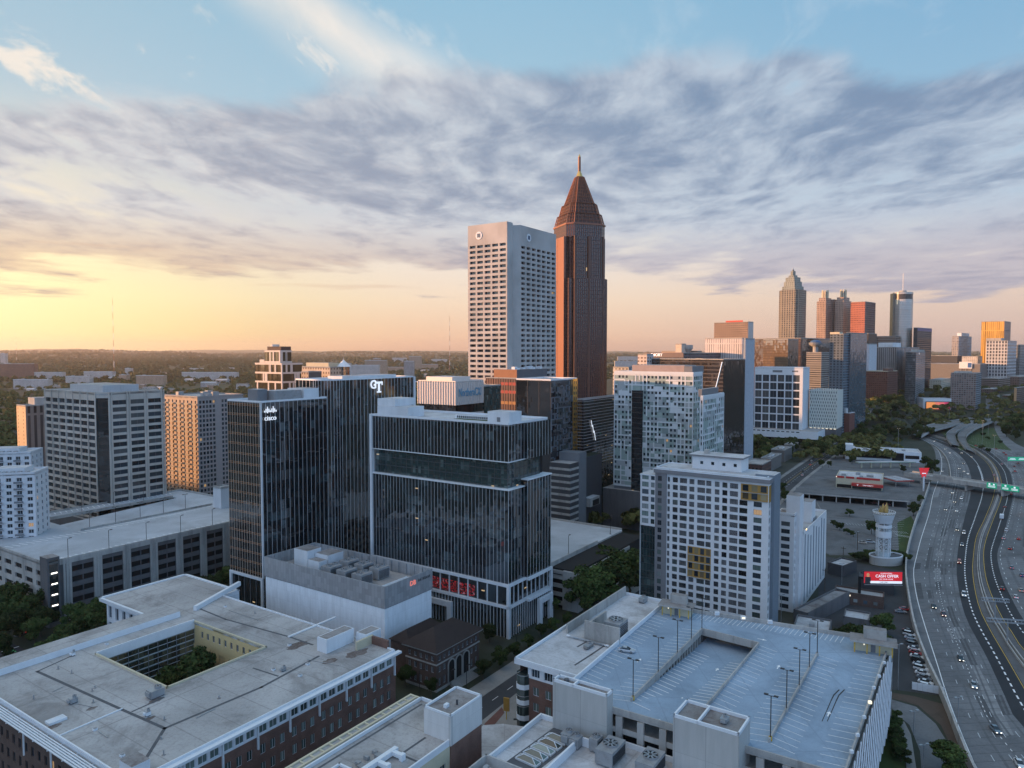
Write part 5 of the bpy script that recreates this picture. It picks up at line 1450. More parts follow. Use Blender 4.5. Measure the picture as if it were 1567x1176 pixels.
def bottom_mid():
 C=P(1100,1235,18.0)
 b=Bld('skylit_roof_building','low pale roof with five pyramid skylights and large fan units at the bottom edge','building',0,0,z=18,C=(C.x,C.y,0),wl=10,wr=10)
 h=b.h
 fx,fy=b.pix(832,1100,h); lx,ly=b.pix(728,1174,h)
 wl=(fy+ ly)/2; wr=fx; xl_=-20
 r=MB(); r.box(xl_,wr,0,wl,h-0.6,h,M['white_metal'],M['membrane_white']); b.part('roof',r)
 r=MB(); r.bar((xl_,wl-0.2),(wr-0.2,wl-0.2),0.5,h+0.003,h+1.2,M['white_metal']); r.bar((wr-0.2,wl-0.6),(wr-0.2,0.2),0.5,h+0.003,h+1.2,M['white_metal']); b.part('parapet',r)
 w=MB()
 for f,a0,a1,og in (('T',xl_,wr,(0,wl)),('B',0,wl,(wr,0)),('R',xl_,wr,(0,0)),('L',0,wl,(xl_,0))):b.fquad(w,f,a0,a1,0,h-0.6,M['brick'],og)
 b.part('wall',w)
 # inner parapet dividing skylight bay from plant bay
 px,py=b.pix(906,1145,h)
 sx,sy=b.pix(888,1140,h)
 r=MB(); r.bar((xl_,sy),(sx,sy),0.5,h+0.004,h+2.0,M['white_metal']); r.bar((sx,sy),(sx,sy-4.0),0.5,h+0.003,h+2.0,M['white_metal']); r.bar((sx,sy-4.0),(wr-0.6,sy-4.0),0.5,h+0.005,h+2.0,M['white_metal']); b.part('parapet',r)
 pad=MB()
 a=Vector((*b.pix(852,1133,h),0)); c=Vector((*b.pix(808,1166,h),0)); d=c- a
 e=d.normalized()
 pad.bar(a- e*2.6,c+ e*2.6,7.6,h+0.006,h+0.03,M['roof_line']); b.part('skylight_base',pad)
 labs=['farthest pyramid skylight of the row of five','second farthest pyramid skylight of the row of five','middle pyramid skylight of the row of five','second nearest pyramid skylight of the row of five','nearest pyramid skylight of the row of five']
 for k in range(5):
  p=a.lerp(c,k/4); q=b.pt(p.x,p.y,h+0.03)
  o=empty('skylight',q,b.rz+ math.atan2(d.y,d.x),labs[k]+' at the bottom edge','skylight','pyramid skylights')
  hx,hy=d.length/4*0.36,2.9
  m=MB(); m.box(-hx,hx,-hy,hy,0,0.45,M['white_metal']);
  m.build('frame',o)
  m=MB(); m.add([(-hx+.15,-hy+.15,.453),(hx-.15,-hy+.15,.453),(hx-.15,hy-.15,.453),(-hx+.15,hy-.15,.453),(0,-hy*0.4,1.3),(0,hy*0.4,1.3)],[(0,1,4),(1,2,5,4),(2,3,5),(3,0,4,5)],M['pane_green']); m.build('glass',o)
  m=MB()
  for s in ((-1,-1),(1,-1),(1,1),(-1,1)):m.tube((s[0]*(hx-.1),s[1]*(hy-.1),.46),(0,s[1]* hy*0.4,1.33),0.09,M['white_metal'],4)
  m.tube((0,-hy*.4,1.33),(0,hy*.4,1.33),0.09,M['white_metal'],4); m.build('glazing_bar',o)
 def U(px,py,z=h):
  x,y=b.pix(px,py,z); return b.pt(x,y,h)
 rooftop_unit(U(869,1138),b.rz,'blue-grey boxy rooftop unit behind the farthest skylight',2.6,2.4,2.6,M['unit'])
 rooftop_unit(U(881,1143),b.rz,'squat rooftop unit with a round fan just right of the blue-grey one',2.6,2.4,2.4)
 chiller(U(934,1163),b.rz,'large fan unit with louvred sides below the concrete stair tower',7,4.2,3.6,1)
 chiller(U(912,1148),b.rz,'narrow black louvred unit left of the large fan unit',3.0,2.2,3.2,1)
 chiller(U(995,1182),b.rz,'second large fan unit, at the very bottom edge of the picture',7,4.2,3.6,1)
 o=Bld('plant_enclosure','walled plant enclosure with jumbled machinery at the bottom edge below the skylights','roof enclosure',0,0,z=h+2.0,C=tuple(b.pt(b.pix(752,1222,h)[0]-2,wl-11)),wl=9,wr=10)
 m=MB(); m.ringwall([(0,0),(11,0),(11,10.4),(0,10.4)],h+0.003,h+2.4,0.4,M['conc']); o.part('wall',m)
 m=MB()
 rr=random.Random(3)
 for k in range(16):
  x,y=rr.uniform(1,9.2),rr.uniform(1,8.6); s=rr.uniform(0.4,1.0); m.box(x,x+ s*1.4,y,y+ s,h+0.004+ k*0.001,h+ rr.uniform(0.6,2.0),M['unit'] if k%2 else M['steel'])
 o.part('machinery',m)
 # curved white canopy on the plaza side
 cv=empty('entrance_canopy',U(770,1165),0,'smooth pale curved canopy roof between the brick block and the skylit roof','canopy')
 m=MB(); pc=P(735,1190,9.0)
 pts=[P(740,1110,9.0),P(770,1108,9.0),P(800,1112,9.0),P(830,1122,9.0),P(860,1180,9.0),P(800,1230,9.0),P(680,1230,9.0),P(700,1140,9.0)]
 l=Vector(cv.location)
 m.prism([(q.x- l.x,q.y- l.y) for q in pts],8.4- l.z,9.0- l.z,M['white_metal'],M['membrane_white'],bottom=True); m.build('roof',cv)
 for q in (pts[0],pts[1],pts[7]):
  k=MB(); k.cyl((q.x- l.x+(0.8),q.y- l.y-1.0),0.3,0.3,-l.z,8.4- l.z,M['white_metal'],10); k.build('column',cv)
 return b
BM=bottom_mid()

# ================================================================== white apartment block with amber recesses
def white_apartments():
 b=Bld('white_apartment_block','white apartment block with scattered dark and green windows, amber recesses and a grey side strip','apartment block',1177,733,z=62,xl=1005,xr=1189)
 h=b.h; D=b.C.y
 M['apt_white']=mat_plain('white_render',(0.66,0.665,0.675),0.7,0,0.05)
 M['apt_grey']=mat_plain('mid_grey_render',(0.20,0.20,0.21),0.7,0,0.08)
 M['apt_slate']=mat_plain('slate_blue_panel',(0.17,0.21,0.25),0.6,0,0.06)
 wl=b.wl
 # photo column -> distance along the face
 def s(px):return along(b.C,b.V,900+ px/3.9175,40.0)
 sg0=s(470); sg1=s(402)
 cols_px=[(505,535),(547,590),(604,634),(652,698),(704,735),(756,784),(801,831),(846,895),(904,952),(989,1038)]
 cols=sorted([tuple(sorted((s(a),s(c)))) for a,c in cols_px])+[tuple(sorted((s(474),s(488))))]
 cols.sort()
 nr=19; fh=3.06
 top=h-2.2
 rows=sorted([(top-0.9-(k+1)* fh+0.95,top-0.9- k* fh-0.05) for k in range(nr)])
 rr=random.Random(4)
 sty={}
 def style(i,j):return sty.setdefault((i,j),rr.choice(['pane_green','pane_dark','pane_dark','pane_green','pane']))
 amb=lambda i,j:(cols[i][0]< s(906) and j>= nr-2) or (s(735)-0.2<= cols[i][0]<= s(600) and (nr-13)<= j<=(nr-10)) or (rr.random()<0.0)
 w=MB(); b.facade(w,'L',0,sg0,0,h-1.9,cols,rows,M['apt_white'],0.3,skip=amb,style=style); b.part('wall',w)
 b.windows(M['pane'],M['frame_dark'],78,0.08,1.2)
 # amber recesses
 for (sa,sb,ja,jb) in ((0.3,s(912),nr-2,nr-1),(s(738),s(598),nr-13,nr-10)):
  za,zb=rows[ja][0]-1.0,rows[jb][1]+0.3
  m=MB(); b.fbox(m,'L',sa,sb,za,zb,0.06,-0.003,M['amber']);
  for j in range(ja,jb+1):b.fbox(m,'L',sa,sb,rows[j][0]-1.0,rows[j][0]-0.75,0.35,-0.063,M['conc'])
  o=b.part('amber_panel',m)
  n=3 if ja== nr-2 else 4
  st=(sb- sa)/ n
  for j in range(ja,jb+1):
   for i in range(n):
    m=MB(); b.fbox(m,'L',sa+ st* i+ st*0.15,sa+ st* i+ st*0.8,rows[j][0]-0.3,rows[j][1],0.10,-0.062,M['pane_amber'] if (i+ j)%2 else M['pane_dark']); b.part('window',m,o)
 m=MB(); b.fbox(m,'R',0.0,3.2,rows[-2][0]-1.0,rows[-1][1]+0.3,0.06,-0.003,M['amber']); b.part('amber_panel',m)
 # grey strip
 w=MB(); gc=[tuple(sorted((s(417),s(441))))]
 b.facade(w,'L',sg0,sg1,0,h-1.9,gc,rows,M['apt_grey'],0.3,style=style,org=(-0.35,0)); b.part('wall',w)
 b.windows(M['pane'],M['frame_dark'],97,0.08,1.2)
 m=MB(); b.fquad(m,'R',-0.35,0,0,h-1.9,M['apt_grey'],(0,sg0)); b.part('wall',m)
 # right face and slate end slab
 wr=b.wr; ws=wr*0.45
 wr2=17.0
 w=MB(); b.facade(w,'R',0,3.4,0,h-1.9,[(0.9,2.6)],rows,M['apt_white'],0.3,style=style); b.part('wall',w)
 b.windows(M['pane'],M['frame_dark'],116,0.08,3)
 m=MB(); m.box(3.4,wr+0.6,-1.2,6,0,h+0.8,M['apt_slate'],M['membrane_white']); b.part('end_slab',m)
 m=MB(); m.box(wr+0.6,wr+5,0.6,sg1,0,h-1.9,M['apt_slate']); m.box(0.3,wr+0.6,6.0,sg1-0.3,0.0,h-2.0,M['apt_grey']); b.part('core',m)
 # roof slab, grey fascia
 m=MB(); m.box(-0.9,wr+4,-0.6,sg1+0.5,h-1.9,h-0.4,M['apt_grey']); m.box(-0.7,wr+4,-0.4,sg1+0.5,h-0.397,h,M['white_metal'],M['membrane_white']); b.part('roof',m)
 m=MB(); m.ringwall([(0.5,1),(wr+3.5,1),(wr+3.5,sg1),(0.5,sg1)],h+0.003,h+0.4,0.3,M['white_metal']); b.part('parapet',m)
 # white annex with the green glass corner on the far left
 s2=s(312)
 w=MB(); ac=[tuple(sorted((s(375),s(398)))),tuple(sorted((s(322),s(362))))]; ac.sort()
 arow=rows
 b.facade(w,'L',sg1+0.01,s2,rows[nr-7][0]-1,h-3.5,ac,[r for r in arow if r[0]> rows[nr-7][0]-0.5],M['apt_white'],0.3,org=(-0.2,0),style=style); b.part('annex_wall',w)
 b.windows(M['pane'],M['frame_dark'],130,0.08,1.2)
 g=mat_curtain('green_corner_glass',1.4,3.06,(0.018,0.035,0.038),(0.07,0.11,0.11),(0.03,0.05,0.05),0.2,altp=0.4)
 b.curtain('L',sg1+0.01,s2,0,rows[nr-7][0]-1,g,M['dgrey'],1.4,0.1,0.08,M['dgrey'],tuple(3.06* k for k in range(1,13)),org=(0.5,0),bandh=0.15)
 m=MB(); m.box(0.8,wr,sg1+0.02,s2-0.02,0,h-3.6,M['apt_white']); m.box(-0.4,wr,sg1+0.01,s2+0.2,h-3.497,h-3.0,M['white_metal'],M['membrane_white']); m.box(-0.2,0.79,s2-0.12,s2,0,h-3.5,M['apt_white']); b.part('annex',m)
 # penthouse at the back
 x,y=b.pix(1060,700,h)
 m=MB(); m.box(8,18,sg1*0.28,sg1*0.72,h+0.003,h+5.2,M['apt_white'],M['membrane_white']); o=b.part('penthouse',m)
 m=MB(); m.box(7.2,18.6,sg1*0.26,sg1*0.75,h+5.203,h+5.8,M['apt_grey'],M['membrane_white']); b.part('roof',m,o)
 m=MB();
 for k in range(4):m.box(7.95,7.997,sg1*(0.32+0.1* k),sg1*(0.32+0.1* k)+1.2,h+2,h+3.2,M['pane_dark'])
 b.part('window',m,o)
 m=MB(); m.box(12,14,sg1*0.6,sg1*0.6+2,h+5.803,h+7.4,M['conc']); b.part('roof_vent',m,o)
 # mid-rise wings stepping back to the right of the block
 c=Bld('stepped_apartment_wing','slim pale apartment wing with roof terrace right of the slate end slab','apartment block',1213,790,yb=938,xl=1189,xr=1223)
 w=MB(); c.facade(w,'L',0,c.wl,0,c.h,[(c.wl*0.25,c.wl*0.75)],[(1.2+3.2* k,3.1+3.2* k) for k in range(12)],M['apt_white'],0.3); c.part('wall',w)
 w=MB(); c.facade(w,'R',0,c.wr,0,c.h,spans(0,c.wr,2,1.5),[(1.2+3.2* k,3.1+3.2* k) for k in range(12)],M['apt_white'],0.3); c.part('wall',w)
 c.windows(M['pane_dark'],M['frame_dark'],60,0.08,1.4)
 c.roof(0,c.wr,0,c.wl,c.h,M['gravel_roof'],0.9,M['apt_white'])
 m=MB(); c.fquad(m,'B',0,c.wl,0,c.h,M['apt_white'],(c.wr,0)); c.fquad(m,'T',0,c.wr,0,c.h,M['apt_white'],(0,c.wl)); c.part('wall',m)
 e=Bld('pale_slab_building','pale windowless slab with blue-grey vertical strips and two lift boxes, right of the stepped wing','building',1228,818,yb=930,xl=1218,xr=1265)
 w=e.wr
 m=MB(); m.box(0,w,0,e.wl+4,0,e.h,M['apt_white'],M['membrane_white']); e.part('wall',m)
 for k in range(8):
  m=MB(); x=2.0+ k*(w-3)/8; e.fbox(m,'R',x,x+1.4,2,e.h-0.5-(k%3)*1.5,0.12,-0.003,M['apt_slate']); e.part('panel_strip',m)
 for (x0,x1,zz) in ((-5,2.5,17),(w*0.45,w*0.62,9.5)):
  m=MB(); m.box(x0,x1,1.5 if x0>0 else 0.8,e.wl+3,0 if x0<0 else e.h+0.003,e.h+ zz,M['apt_white'],M['gravel_roof']); e.part('lift_tower',m)
 m=MB(); m.box(27,33,1,3,e.h+0.003,e.h+1.5,M['unit']); e.part('rooftop_plant',m)
 m=MB(); m.box(4,4.5,-0.3,-0.05,e.h+1.0,e.h+1.6,M['warm_lamp']); e.part('roof_lamp',m)
 m=MB(); m.ringwall([(0.2,0.2),(w-0.2,0.2),(w-0.2,e.wl+3.8),(0.2,e.wl+3.8)],e.h+0.003,e.h+1.0,0.3,M['apt_white']); e.part('parapet',m)
 return b
WA=white_apartments()

# ================================================================== middle parking garage
def mid_garage():
 b=Bld('parking_garage','pale bare parking garage deck between the glass office block and the white apartment block','parking garage',884,882,z=15.5,xl=800,wr=60)
 h,wl,wr=b.h,44,52
 m=MB(); m.box(0,wr,0,13,h-0.7,h-0.02,M['conc'],M['deck2']); b.part('lower_deck',m)
 m=MB(); m.box(0,wr+20,13.3,wl+30,h+1.6,h+2.4,M['conc'],M['deck2']); b.part('deck',m)
 m=MB(); m.bar((-0.1,13.3),(wr-8,13.3),0.4,h-0.6,h+3.4,M['conc']); b.part('barrier_wall',m)
 m=MB(); m.box(0,wr,-0.003,0.35,h,h+1,M['conc']); m.box(-0.35,-0.003,0,13,h,h+1,M['conc']); m.box(-0.35,-0.003,13.6,wl+30,h+2.4,h+3.4,M['conc']); m.box(wr+20,wr+20.4,13.6,wl+30,h+2.4,h+3.4,M['conc']); m.box(0,wr+20,wl+29.6,wl+30,h+2.403,h+3.4,M['conc']); b.part('parapet',m)
 for k in range(4):
  m=MB(); z=1.6+3.7* k; m.box(-0.3,wr,-0.3,wl+30,z,z+1.5,M['conc']); b.part('floor_slab',m)
 m=MB(); m.box(0.8,wr+19,0.8,wl+29,0,h+1.5,M['black']); b.part('core',m)
 m=MB(); m.box(-0.6,4,-0.6,7,0,h+1.1,M['conc'],M['membrane']); b.part('corner_block',m)
 x,y=b.pix(906,772,h+2.4)
 m=MB(); m.box(x-8,x+4,y-3.0,y+1.5,h+2.403,h+7.5,M['conc'],M['membrane_white']); o=b.part('stair_house',m)
 m=MB(); m.box(x-5,x+3.2,y-3.06,y-3.003,h+2.6,h+6.0,M['black']); b.part('opening',m,o)
 for i,(px,py) in enumerate(((934,818),(870,850))):
  q=P(px,py,h+2.4); lamp_post((q.x,q.y,h+2.4),b.rz,'thin lamp post on the bare middle garage deck, %s' %('nearer the white apartment block','beside the barrier wall')[i],9,1,'lamp posts on the middle garage')
 return b
MG=mid_garage()

# ================================================================== street and pavements
def street():
 def strip(name,pts_l,pts_r,z,mat):
  m=MB(); m.prism([(p.x,p.y) for p in pts_l]+[(p.x,p.y) for p in reversed(pts_r)],z-0.5,z,mat); struct(name,m)
 a=P(722,1078);
 L0=a- U*60; L1=a+ U*260
 W=15.5
 strip('road',[L0,L1],[L0- V* W,L1- V* W],0.02,M['asphalt'])
 strip('pavement',[L0+ V*6.5,L1+ V*6.5],[L0+ V*0.003,L1+ V*0.003],0.15,M['pave'])
 strip('pavement',[L0- V* W,L1- V* W],[L0- V*(W+9),L1- V*(W+9)],0.15,M['pave'])
 m=MB()
 for k in range(36):
  s=-20+ k*8.5
  for off in (3.9,11.6):
   p=a+ U* s- V* off; m.bar(p,p+ U*3.2,0.16,0.024,0.034,M['paint'])
 for off in (7.55,7.95):
  m.bar(a+ U*30- V* off,a+ U*250- V* off,0.12,0.024,0.034,M['yellow_paint'])
 # bike box: green bars and the white island outline near the corner
 for k in range(3):
  p=a- U*(13.5- k*3.0)- V*11.6; m.bar(p,p- V*2.8,0.8,0.024,0.036,M['green_paint'])
 for (o1,o2,s0,s1) in ((9.0,9.0,-6,30),(11.2,11.2,-2,12),(12.6,12.6,-2,12)):
  m.bar(a+ U* s0- V* o1,a+ U* s1- V* o2,0.28,0.024,0.037,M['paint'])
 for s in (-2,2,12):m.bar(a+ U* s- V*11.2,a+ U* s- V*12.6,0.28,0.024,0.038,M['paint'])
 for k in range(7):
  p=a+ U*62- V*(1+ k*2.0); m.bar(p,p+ U*3.5,0.6,0.024,0.036,M['paint'])
 struct('road_markings',m)
 # plaza at the corner: pavers in grey and brick red
 m=MB(); q=[P(735,1106),P(790,1062),P(835,1085),P(860,1130),P(760,1180),P(700,1150)]
 m.prism([(p.x,p.y) for p in q],-0.4,0.165,M['pave']); struct('plaza_paving',m)
 red=mat_plain('red_pavers',(0.13,0.060,0.050),0.85,0,0.15)
 for q in ([P(742,1108),P(768,1083),P(772,1092),P(757,1110),P(738,1118)],[P(765,1122),P(783,1112),P(805,1124),P(790,1135)]):
  m=MB(); m.prism([(p.x,p.y) for p in q],0.0,0.18,red); struct('plaza_paving',m)
 for q in (P(800,1090),P(793,1102)):
  m=MB(); m.box(q.x-1.4,q.x+1.4,q.y-0.5,q.y+0.5,0.1,0.19,M['black']); struct('plaza_paving',m)
 # forecourt of the brick hall and planting
 m=MB(); q=[P(618,1072),P(690,1075),P(742,1030),P(752,985),P(700,985)]
 # left cross street beyond the campus building
 c=P(20,985)
 l0,l1=c- V*30,c+ V*150
 strip('road',[l0,l1],[l0- U*13,l1- U*13],0.021,M['asphalt_dark'])
 m=MB()
 for k in range(14):
  p=l0+ V*(k*9)- U*6.4; m.bar(p,p+ V*3.5,0.16,0.026,0.036,M['paint'])
 p=P(17,998); m.bar(p,p+ V*7,2.6,0.026,0.037,M['green_paint']); p=P(28,990); m.bar(p,p- U*8,0.5,0.026,0.038,M['paint'])
 struct('road_markings',m)
street()
def yellow_sign():
 p=P(775,1108,0); p=P(775,1102)
 o=empty('sign_totem',(p.x,p.y,0.15),R(-20),'tall yellow sign panel on a post at the street corner plaza','sign')
 m=MB(); m.tube((0,0,0),(0,0,3),0.14,M['yellow_paint']); m.build('post',o)
 m=MB(); m.box(-0.9,0.9,-0.22,0.22,2.6,6.6,M['amber']); m.build('panel',o)
yellow_sign()

# ================================================================== left-hand towers
def finish(b,top=None,par=0.9,pm=None,wall=None):
 "closing walls on the two far sides and a roof"
 if wall:
  m=MB(); b.fquad(m,'B',0,b.wl,0,b.h,wall,(b.wr,0)); b.fquad(m,'T',0,b.wr,0,b.h,wall,(0,b.wl)); b.part('wall',m)
 b.roof(0,b.wr,0,b.wl,b.h,top or M['membrane'],par,pm or wall or M['white_metal'])
def grid_office():
 b=Bld('gridded_office_tower','grey-cream office tower with deep square windows and a dark glass corner, left side','office tower',153,602,z=87,xl=68,xr=249)
 h,wl,wr=b.h,b.wl,b.wr
 W=mat_stain('warm_pale_concrete',(0.50,0.455,0.405),(0.34,0.315,0.285),0.4,0.1,0.75,streak=True,fine=0.1)
 nr=17; fh=3.95; top=h-4.2
 rows=sorted([(top-(k+1)* fh+1.15,top- k* fh-0.25) for k in range(nr)])
 z0=rows[0][0]-1.2
 ch=5.0
 w=MB(); b.facade(w,'L',ch,wl,z0,h,spans(ch+1.0,wl-0.3,7,(wl- ch)/7-1.5),rows,W,0.5); b.part('wall',w)
 b.windows(M['pane_dark'],M['grey_panel'],60,0.12,1.9)
 w=MB(); seg=(wr- ch)/3
 cols=[(ch+ seg* i+1.3,ch+ seg*(i+1)-0.9) for i in range(3)]
 b.facade(w,'R',ch,wr,z0,h,cols,rows,W,0.5); b.part('wall',w)
 b.windows(M['pane_dark'],M['grey_panel'],100,0.12,3.4)
 pm=MB()
 for i in range(8):
  s=ch+0.1+(wl- ch-0.3)* i/7; b.fbox(pm,'L',s-0.25,s+0.25,z0,h+0.5,0.4,-0.003,W)
 for i in range(4):
  for d in (-0.75,0.75):
   s=ch+0.3+(wr- ch-0.6)* i/3; b.fbox(pm,'R',s+ d-0.32,s+ d+0.32,z0,h+0.5,0.45,-0.003,W)
 b.part('pier',pm)
 g=mat_curtain('corner_glass',1.5,fh,(0.010,0.014,0.018),(0.035,0.045,0.05),(0.03,0.035,0.04),0.2)
 m=MB(); m.quad((0.4,ch,z0),(ch,0.4,z0),(ch,0.4,h-3),(0.4,ch,h-3),g)
 m.quad((0.2,ch,h-3),(ch,0.2,h-3),(ch,0.2,h),(0.2,ch,h),W); b.part('corner_glazing',m)
 m=MB(); m.prism([(-1.6,ch-1),(ch-1,-1.6),(wr+1.6,-1.6),(wr+1.6,wl+1.6),(-1.6,wl+1.6)],0,z0-0.8,M['conc_dark'],M['membrane'])
 b.part('podium',m)
 m=MB(); b.fquad(m,'B',0,wl,z0,h,W,(wr,0)); b.fquad(m,'T',0,wr,z0,h,W,(0,wl)); b.part('wall',m)
 m=MB(); m.prism([(0,ch),(ch,0),(wr,0),(wr,wl),(0,wl)],h-1.2,h-0.6,M['membrane']); m.ringwall([(0.2,ch),(ch,0.2),(wr-.2,0.2),(wr-.2,wl-.2),(0.2,wl-.2)],h-0.6,h+0.3,0.4,W); b.part('roof',m)
 m=MB(); m.box(wr*0.22,wr*0.80,wl*0.2,wl*0.78,h-0.597,h+3.6,panel_mat('plant_screen_panel',(0.38,0.40,0.42),3.0,8.0),M['membrane']); b.part('plant_screen',m)
 return b
GO=grid_office()
def lit_apartments():
 b=Bld('balcony_apartment_tower','apartment tower with sunlit orange balcony face and grey side, behind the gridded office tower','apartment tower',302,609,z=79,xl=250,xr=372)
 h,wl,wr=b.h,b.wl,b.wr
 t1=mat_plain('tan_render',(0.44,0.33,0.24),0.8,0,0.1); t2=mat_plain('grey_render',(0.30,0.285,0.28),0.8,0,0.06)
 rows=[(h-4.2- k*3.15,h-2.2- k*3.15) for k in range(22)]
 rows.sort()
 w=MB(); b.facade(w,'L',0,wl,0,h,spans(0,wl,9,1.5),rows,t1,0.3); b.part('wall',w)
 b.windows(M['pane_dark'],M['frame_white'],50,0.1,9)
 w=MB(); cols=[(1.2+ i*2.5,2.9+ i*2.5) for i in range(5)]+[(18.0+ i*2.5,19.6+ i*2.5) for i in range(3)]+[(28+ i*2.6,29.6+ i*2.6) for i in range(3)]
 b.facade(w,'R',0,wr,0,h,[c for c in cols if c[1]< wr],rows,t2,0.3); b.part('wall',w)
 b.windows(M['pane_dark'],M['frame_dark'],100,0.1,9)
 st=wl/9
 for i in range(0,9,2):
  m=MB()
  for j in range(1,22):
   z=rows[j][0]-1.0; b.fbox(m,'L',i* st+0.2,i* st+ st*0.95,z,z+0.2,1.5,-0.003,t1); b.fbox(m,'L',i* st+0.2,i* st+ st*0.95,z+0.2,z+1.2,1.5,-1.42,M['dgrey'])
  b.part('balcony',m)
 finish(b,None,0.9,t2,t2)
 m=MB()
 rr=random.Random(2)
 for k in range(7):
  m=MB(); x,y=rr.uniform(2,wr-6),rr.uniform(2,wl-6); m.box(x,x+4,y,y+3.2,h+0.003+ k*.001,h+ rr.uniform(1.5,3.4),M['unit']); b.part('rooftop_plant',m)
lit_apartments()
def simple(name,label,cat,xc,yt,D=None,z=None,yb=None,xl=None,xr=None,wl=None,wr=None,matL=None,matR=None,th=TH,top=None,par=0.8,pmat=None,bits=(),group=None):
 "box with a facade material on each side, roof, parapet and listed roof boxes (fx0,fx1,fy0,fy1,height,material key or material,name)"
 if D is not None:
  p=PD(xc,yt,D); b=Bld(name,label,cat,0,0,z=p.z,C=(p.x,p.y,0),wl=wl or 1,wr=wr or 1,th=th,group=group)
  if xl is not None:b.wl=along(b.C,b.V,xl,b.h)
  if xr is not None:b.wr=along(b.C,b.U,xr,b.h)
 else:
  b=Bld(name,label,cat,xc,yt,yb=yb,z=z,xl=xl,xr=xr,wl=wl,wr=wr,th=th,group=group)
 matR=matR or matL
 for f,a,og,mt in (('L',b.wl,(0,0),matL),('R',b.wr,(0,0),matR),('B',b.wl,(b.wr,0),matL),('T',b.wr,(0,b.wl),matR)):
  m=MB(); b.fquad(m,f,0,a,0,b.h,mt,og); b.part('wall',m)
 b.roof(0,b.wr,0,b.wl,b.h-0.01,top or M['membrane'],par,pmat or M['conc'])
 for (a,c,d,e,hh,mt,nm) in bits:
  m=MB(); m.box(a* b.wr,c* b.wr,d* b.wl,e* b.wl,b.h+0.003,b.h+ hh,M[mt] if isinstance(mt,str) else mt,M['membrane']); b.part(nm,m)
 return b
g=mat_grid
simple('apartment_slab','narrow tan apartment slab with a sunlit end wall among trees at the far left','apartment block',39,622,D=560,xl=25,xr=75,
  matL=mat_grid('tan_end_wall',(0.50,0.34,0.20),(0.16,0.11,0.08),9,3,0.08,0.5),matR=mat_grid('tan_strip_wall',(0.22,0.175,0.15),(0.05,0.045,0.045),4.5,60,0.45,0.97),bits=((0.5,1.4,0.3,1,6,'conc','lift_tower'),))
def white_left(name,label,xc,yt,z,xr,floors):
 b=Bld(name,label,'apartment block',xc,yt,z=z,wl=16,xr=xr,th=R(76))
 h,wl,wr=b.h,b.wl,b.wr
 wm=bpy.data.materials.get('bright_white_render') or mat_plain('bright_white_render',(0.60,0.61,0.63),0.7,0,0.06)
 rows=sorted([(h-3.4- k*3.0,h-1.6- k*3.0) for k in range(floors)])
 n=max(2,int(wr/3.9)); st=wr/ n
 w=MB(); b.facade(w,'R',0,wr,0,h,spans(0,wr,n,2.1),rows,wm,0.3); b.part('wall',w)
 w=MB(); b.fquad(w,'L',0,wl,0,h,wm); b.part('wall',w)
 w=MB(); b.facade(w,'B',0,wl,0,h,spans(0,wl,3,1.7),rows,wm,0.3,org=(wr,0)); b.part('wall',w)
 b.windows(M['pane_dark'],M['frame_white'],100,0.1,1.2)
 w=MB(); b.fquad(w,'T',0,wr,0,h,wm,(0,wl)); b.part('wall',w)
 for i in range(n-2,0,-2):
  m=MB()
  for j in range(floors):
   z_=rows[j][0]-0.9; b.fbox(m,'R',i* st+0.3,i* st+ st-0.3,z_,z_+0.15,1.3,-0.003,wm); b.fbox(m,'R',i* st+0.3,i* st+ st-0.3,z_+0.15,z_+1.1,1.3,-1.24,M['grey_panel'])
  b.part('balcony',m)
 b.roof(0,wr,0,wl,h,M['membrane_white'],0.9,wm)
 m=MB(); m.box(wr*0.3,wr*0.8,3,wl-3,h+0.003,h+2.4,wm,M['membrane_white']); b.part('penthouse',m)
 for k in range(5):
  m=MB(); m.box(wr*.35+ k*3,wr*.35+ k*3+1.6,1.2,2.6,h+.003,h+1.2,M['unit']); b.part('rooftop_plant',m)
white_left('white_flats','white balcony flats at the left edge, lower front block beside the left garage',-45,729,54,53,14)
white_left('white_flats','taller white flats at the left edge behind the lower front block',-60,697,57,47,14)
simple('small_white_block','small plain white block between the left garage and the dark corner tower','building',338,748,z=36,xl=326,xr=352,matL=M['white'],bits=())
simple('tall_buff_building','slim buff building mostly hidden behind the gridded office tower, left edge of it','building',250,640,z=58,xl=246,xr=262,matL=mat_grid('buff_grid',(0.30,0.2,0.13),(0.05,0.04,0.04),3,3.2,0.5,0.5))

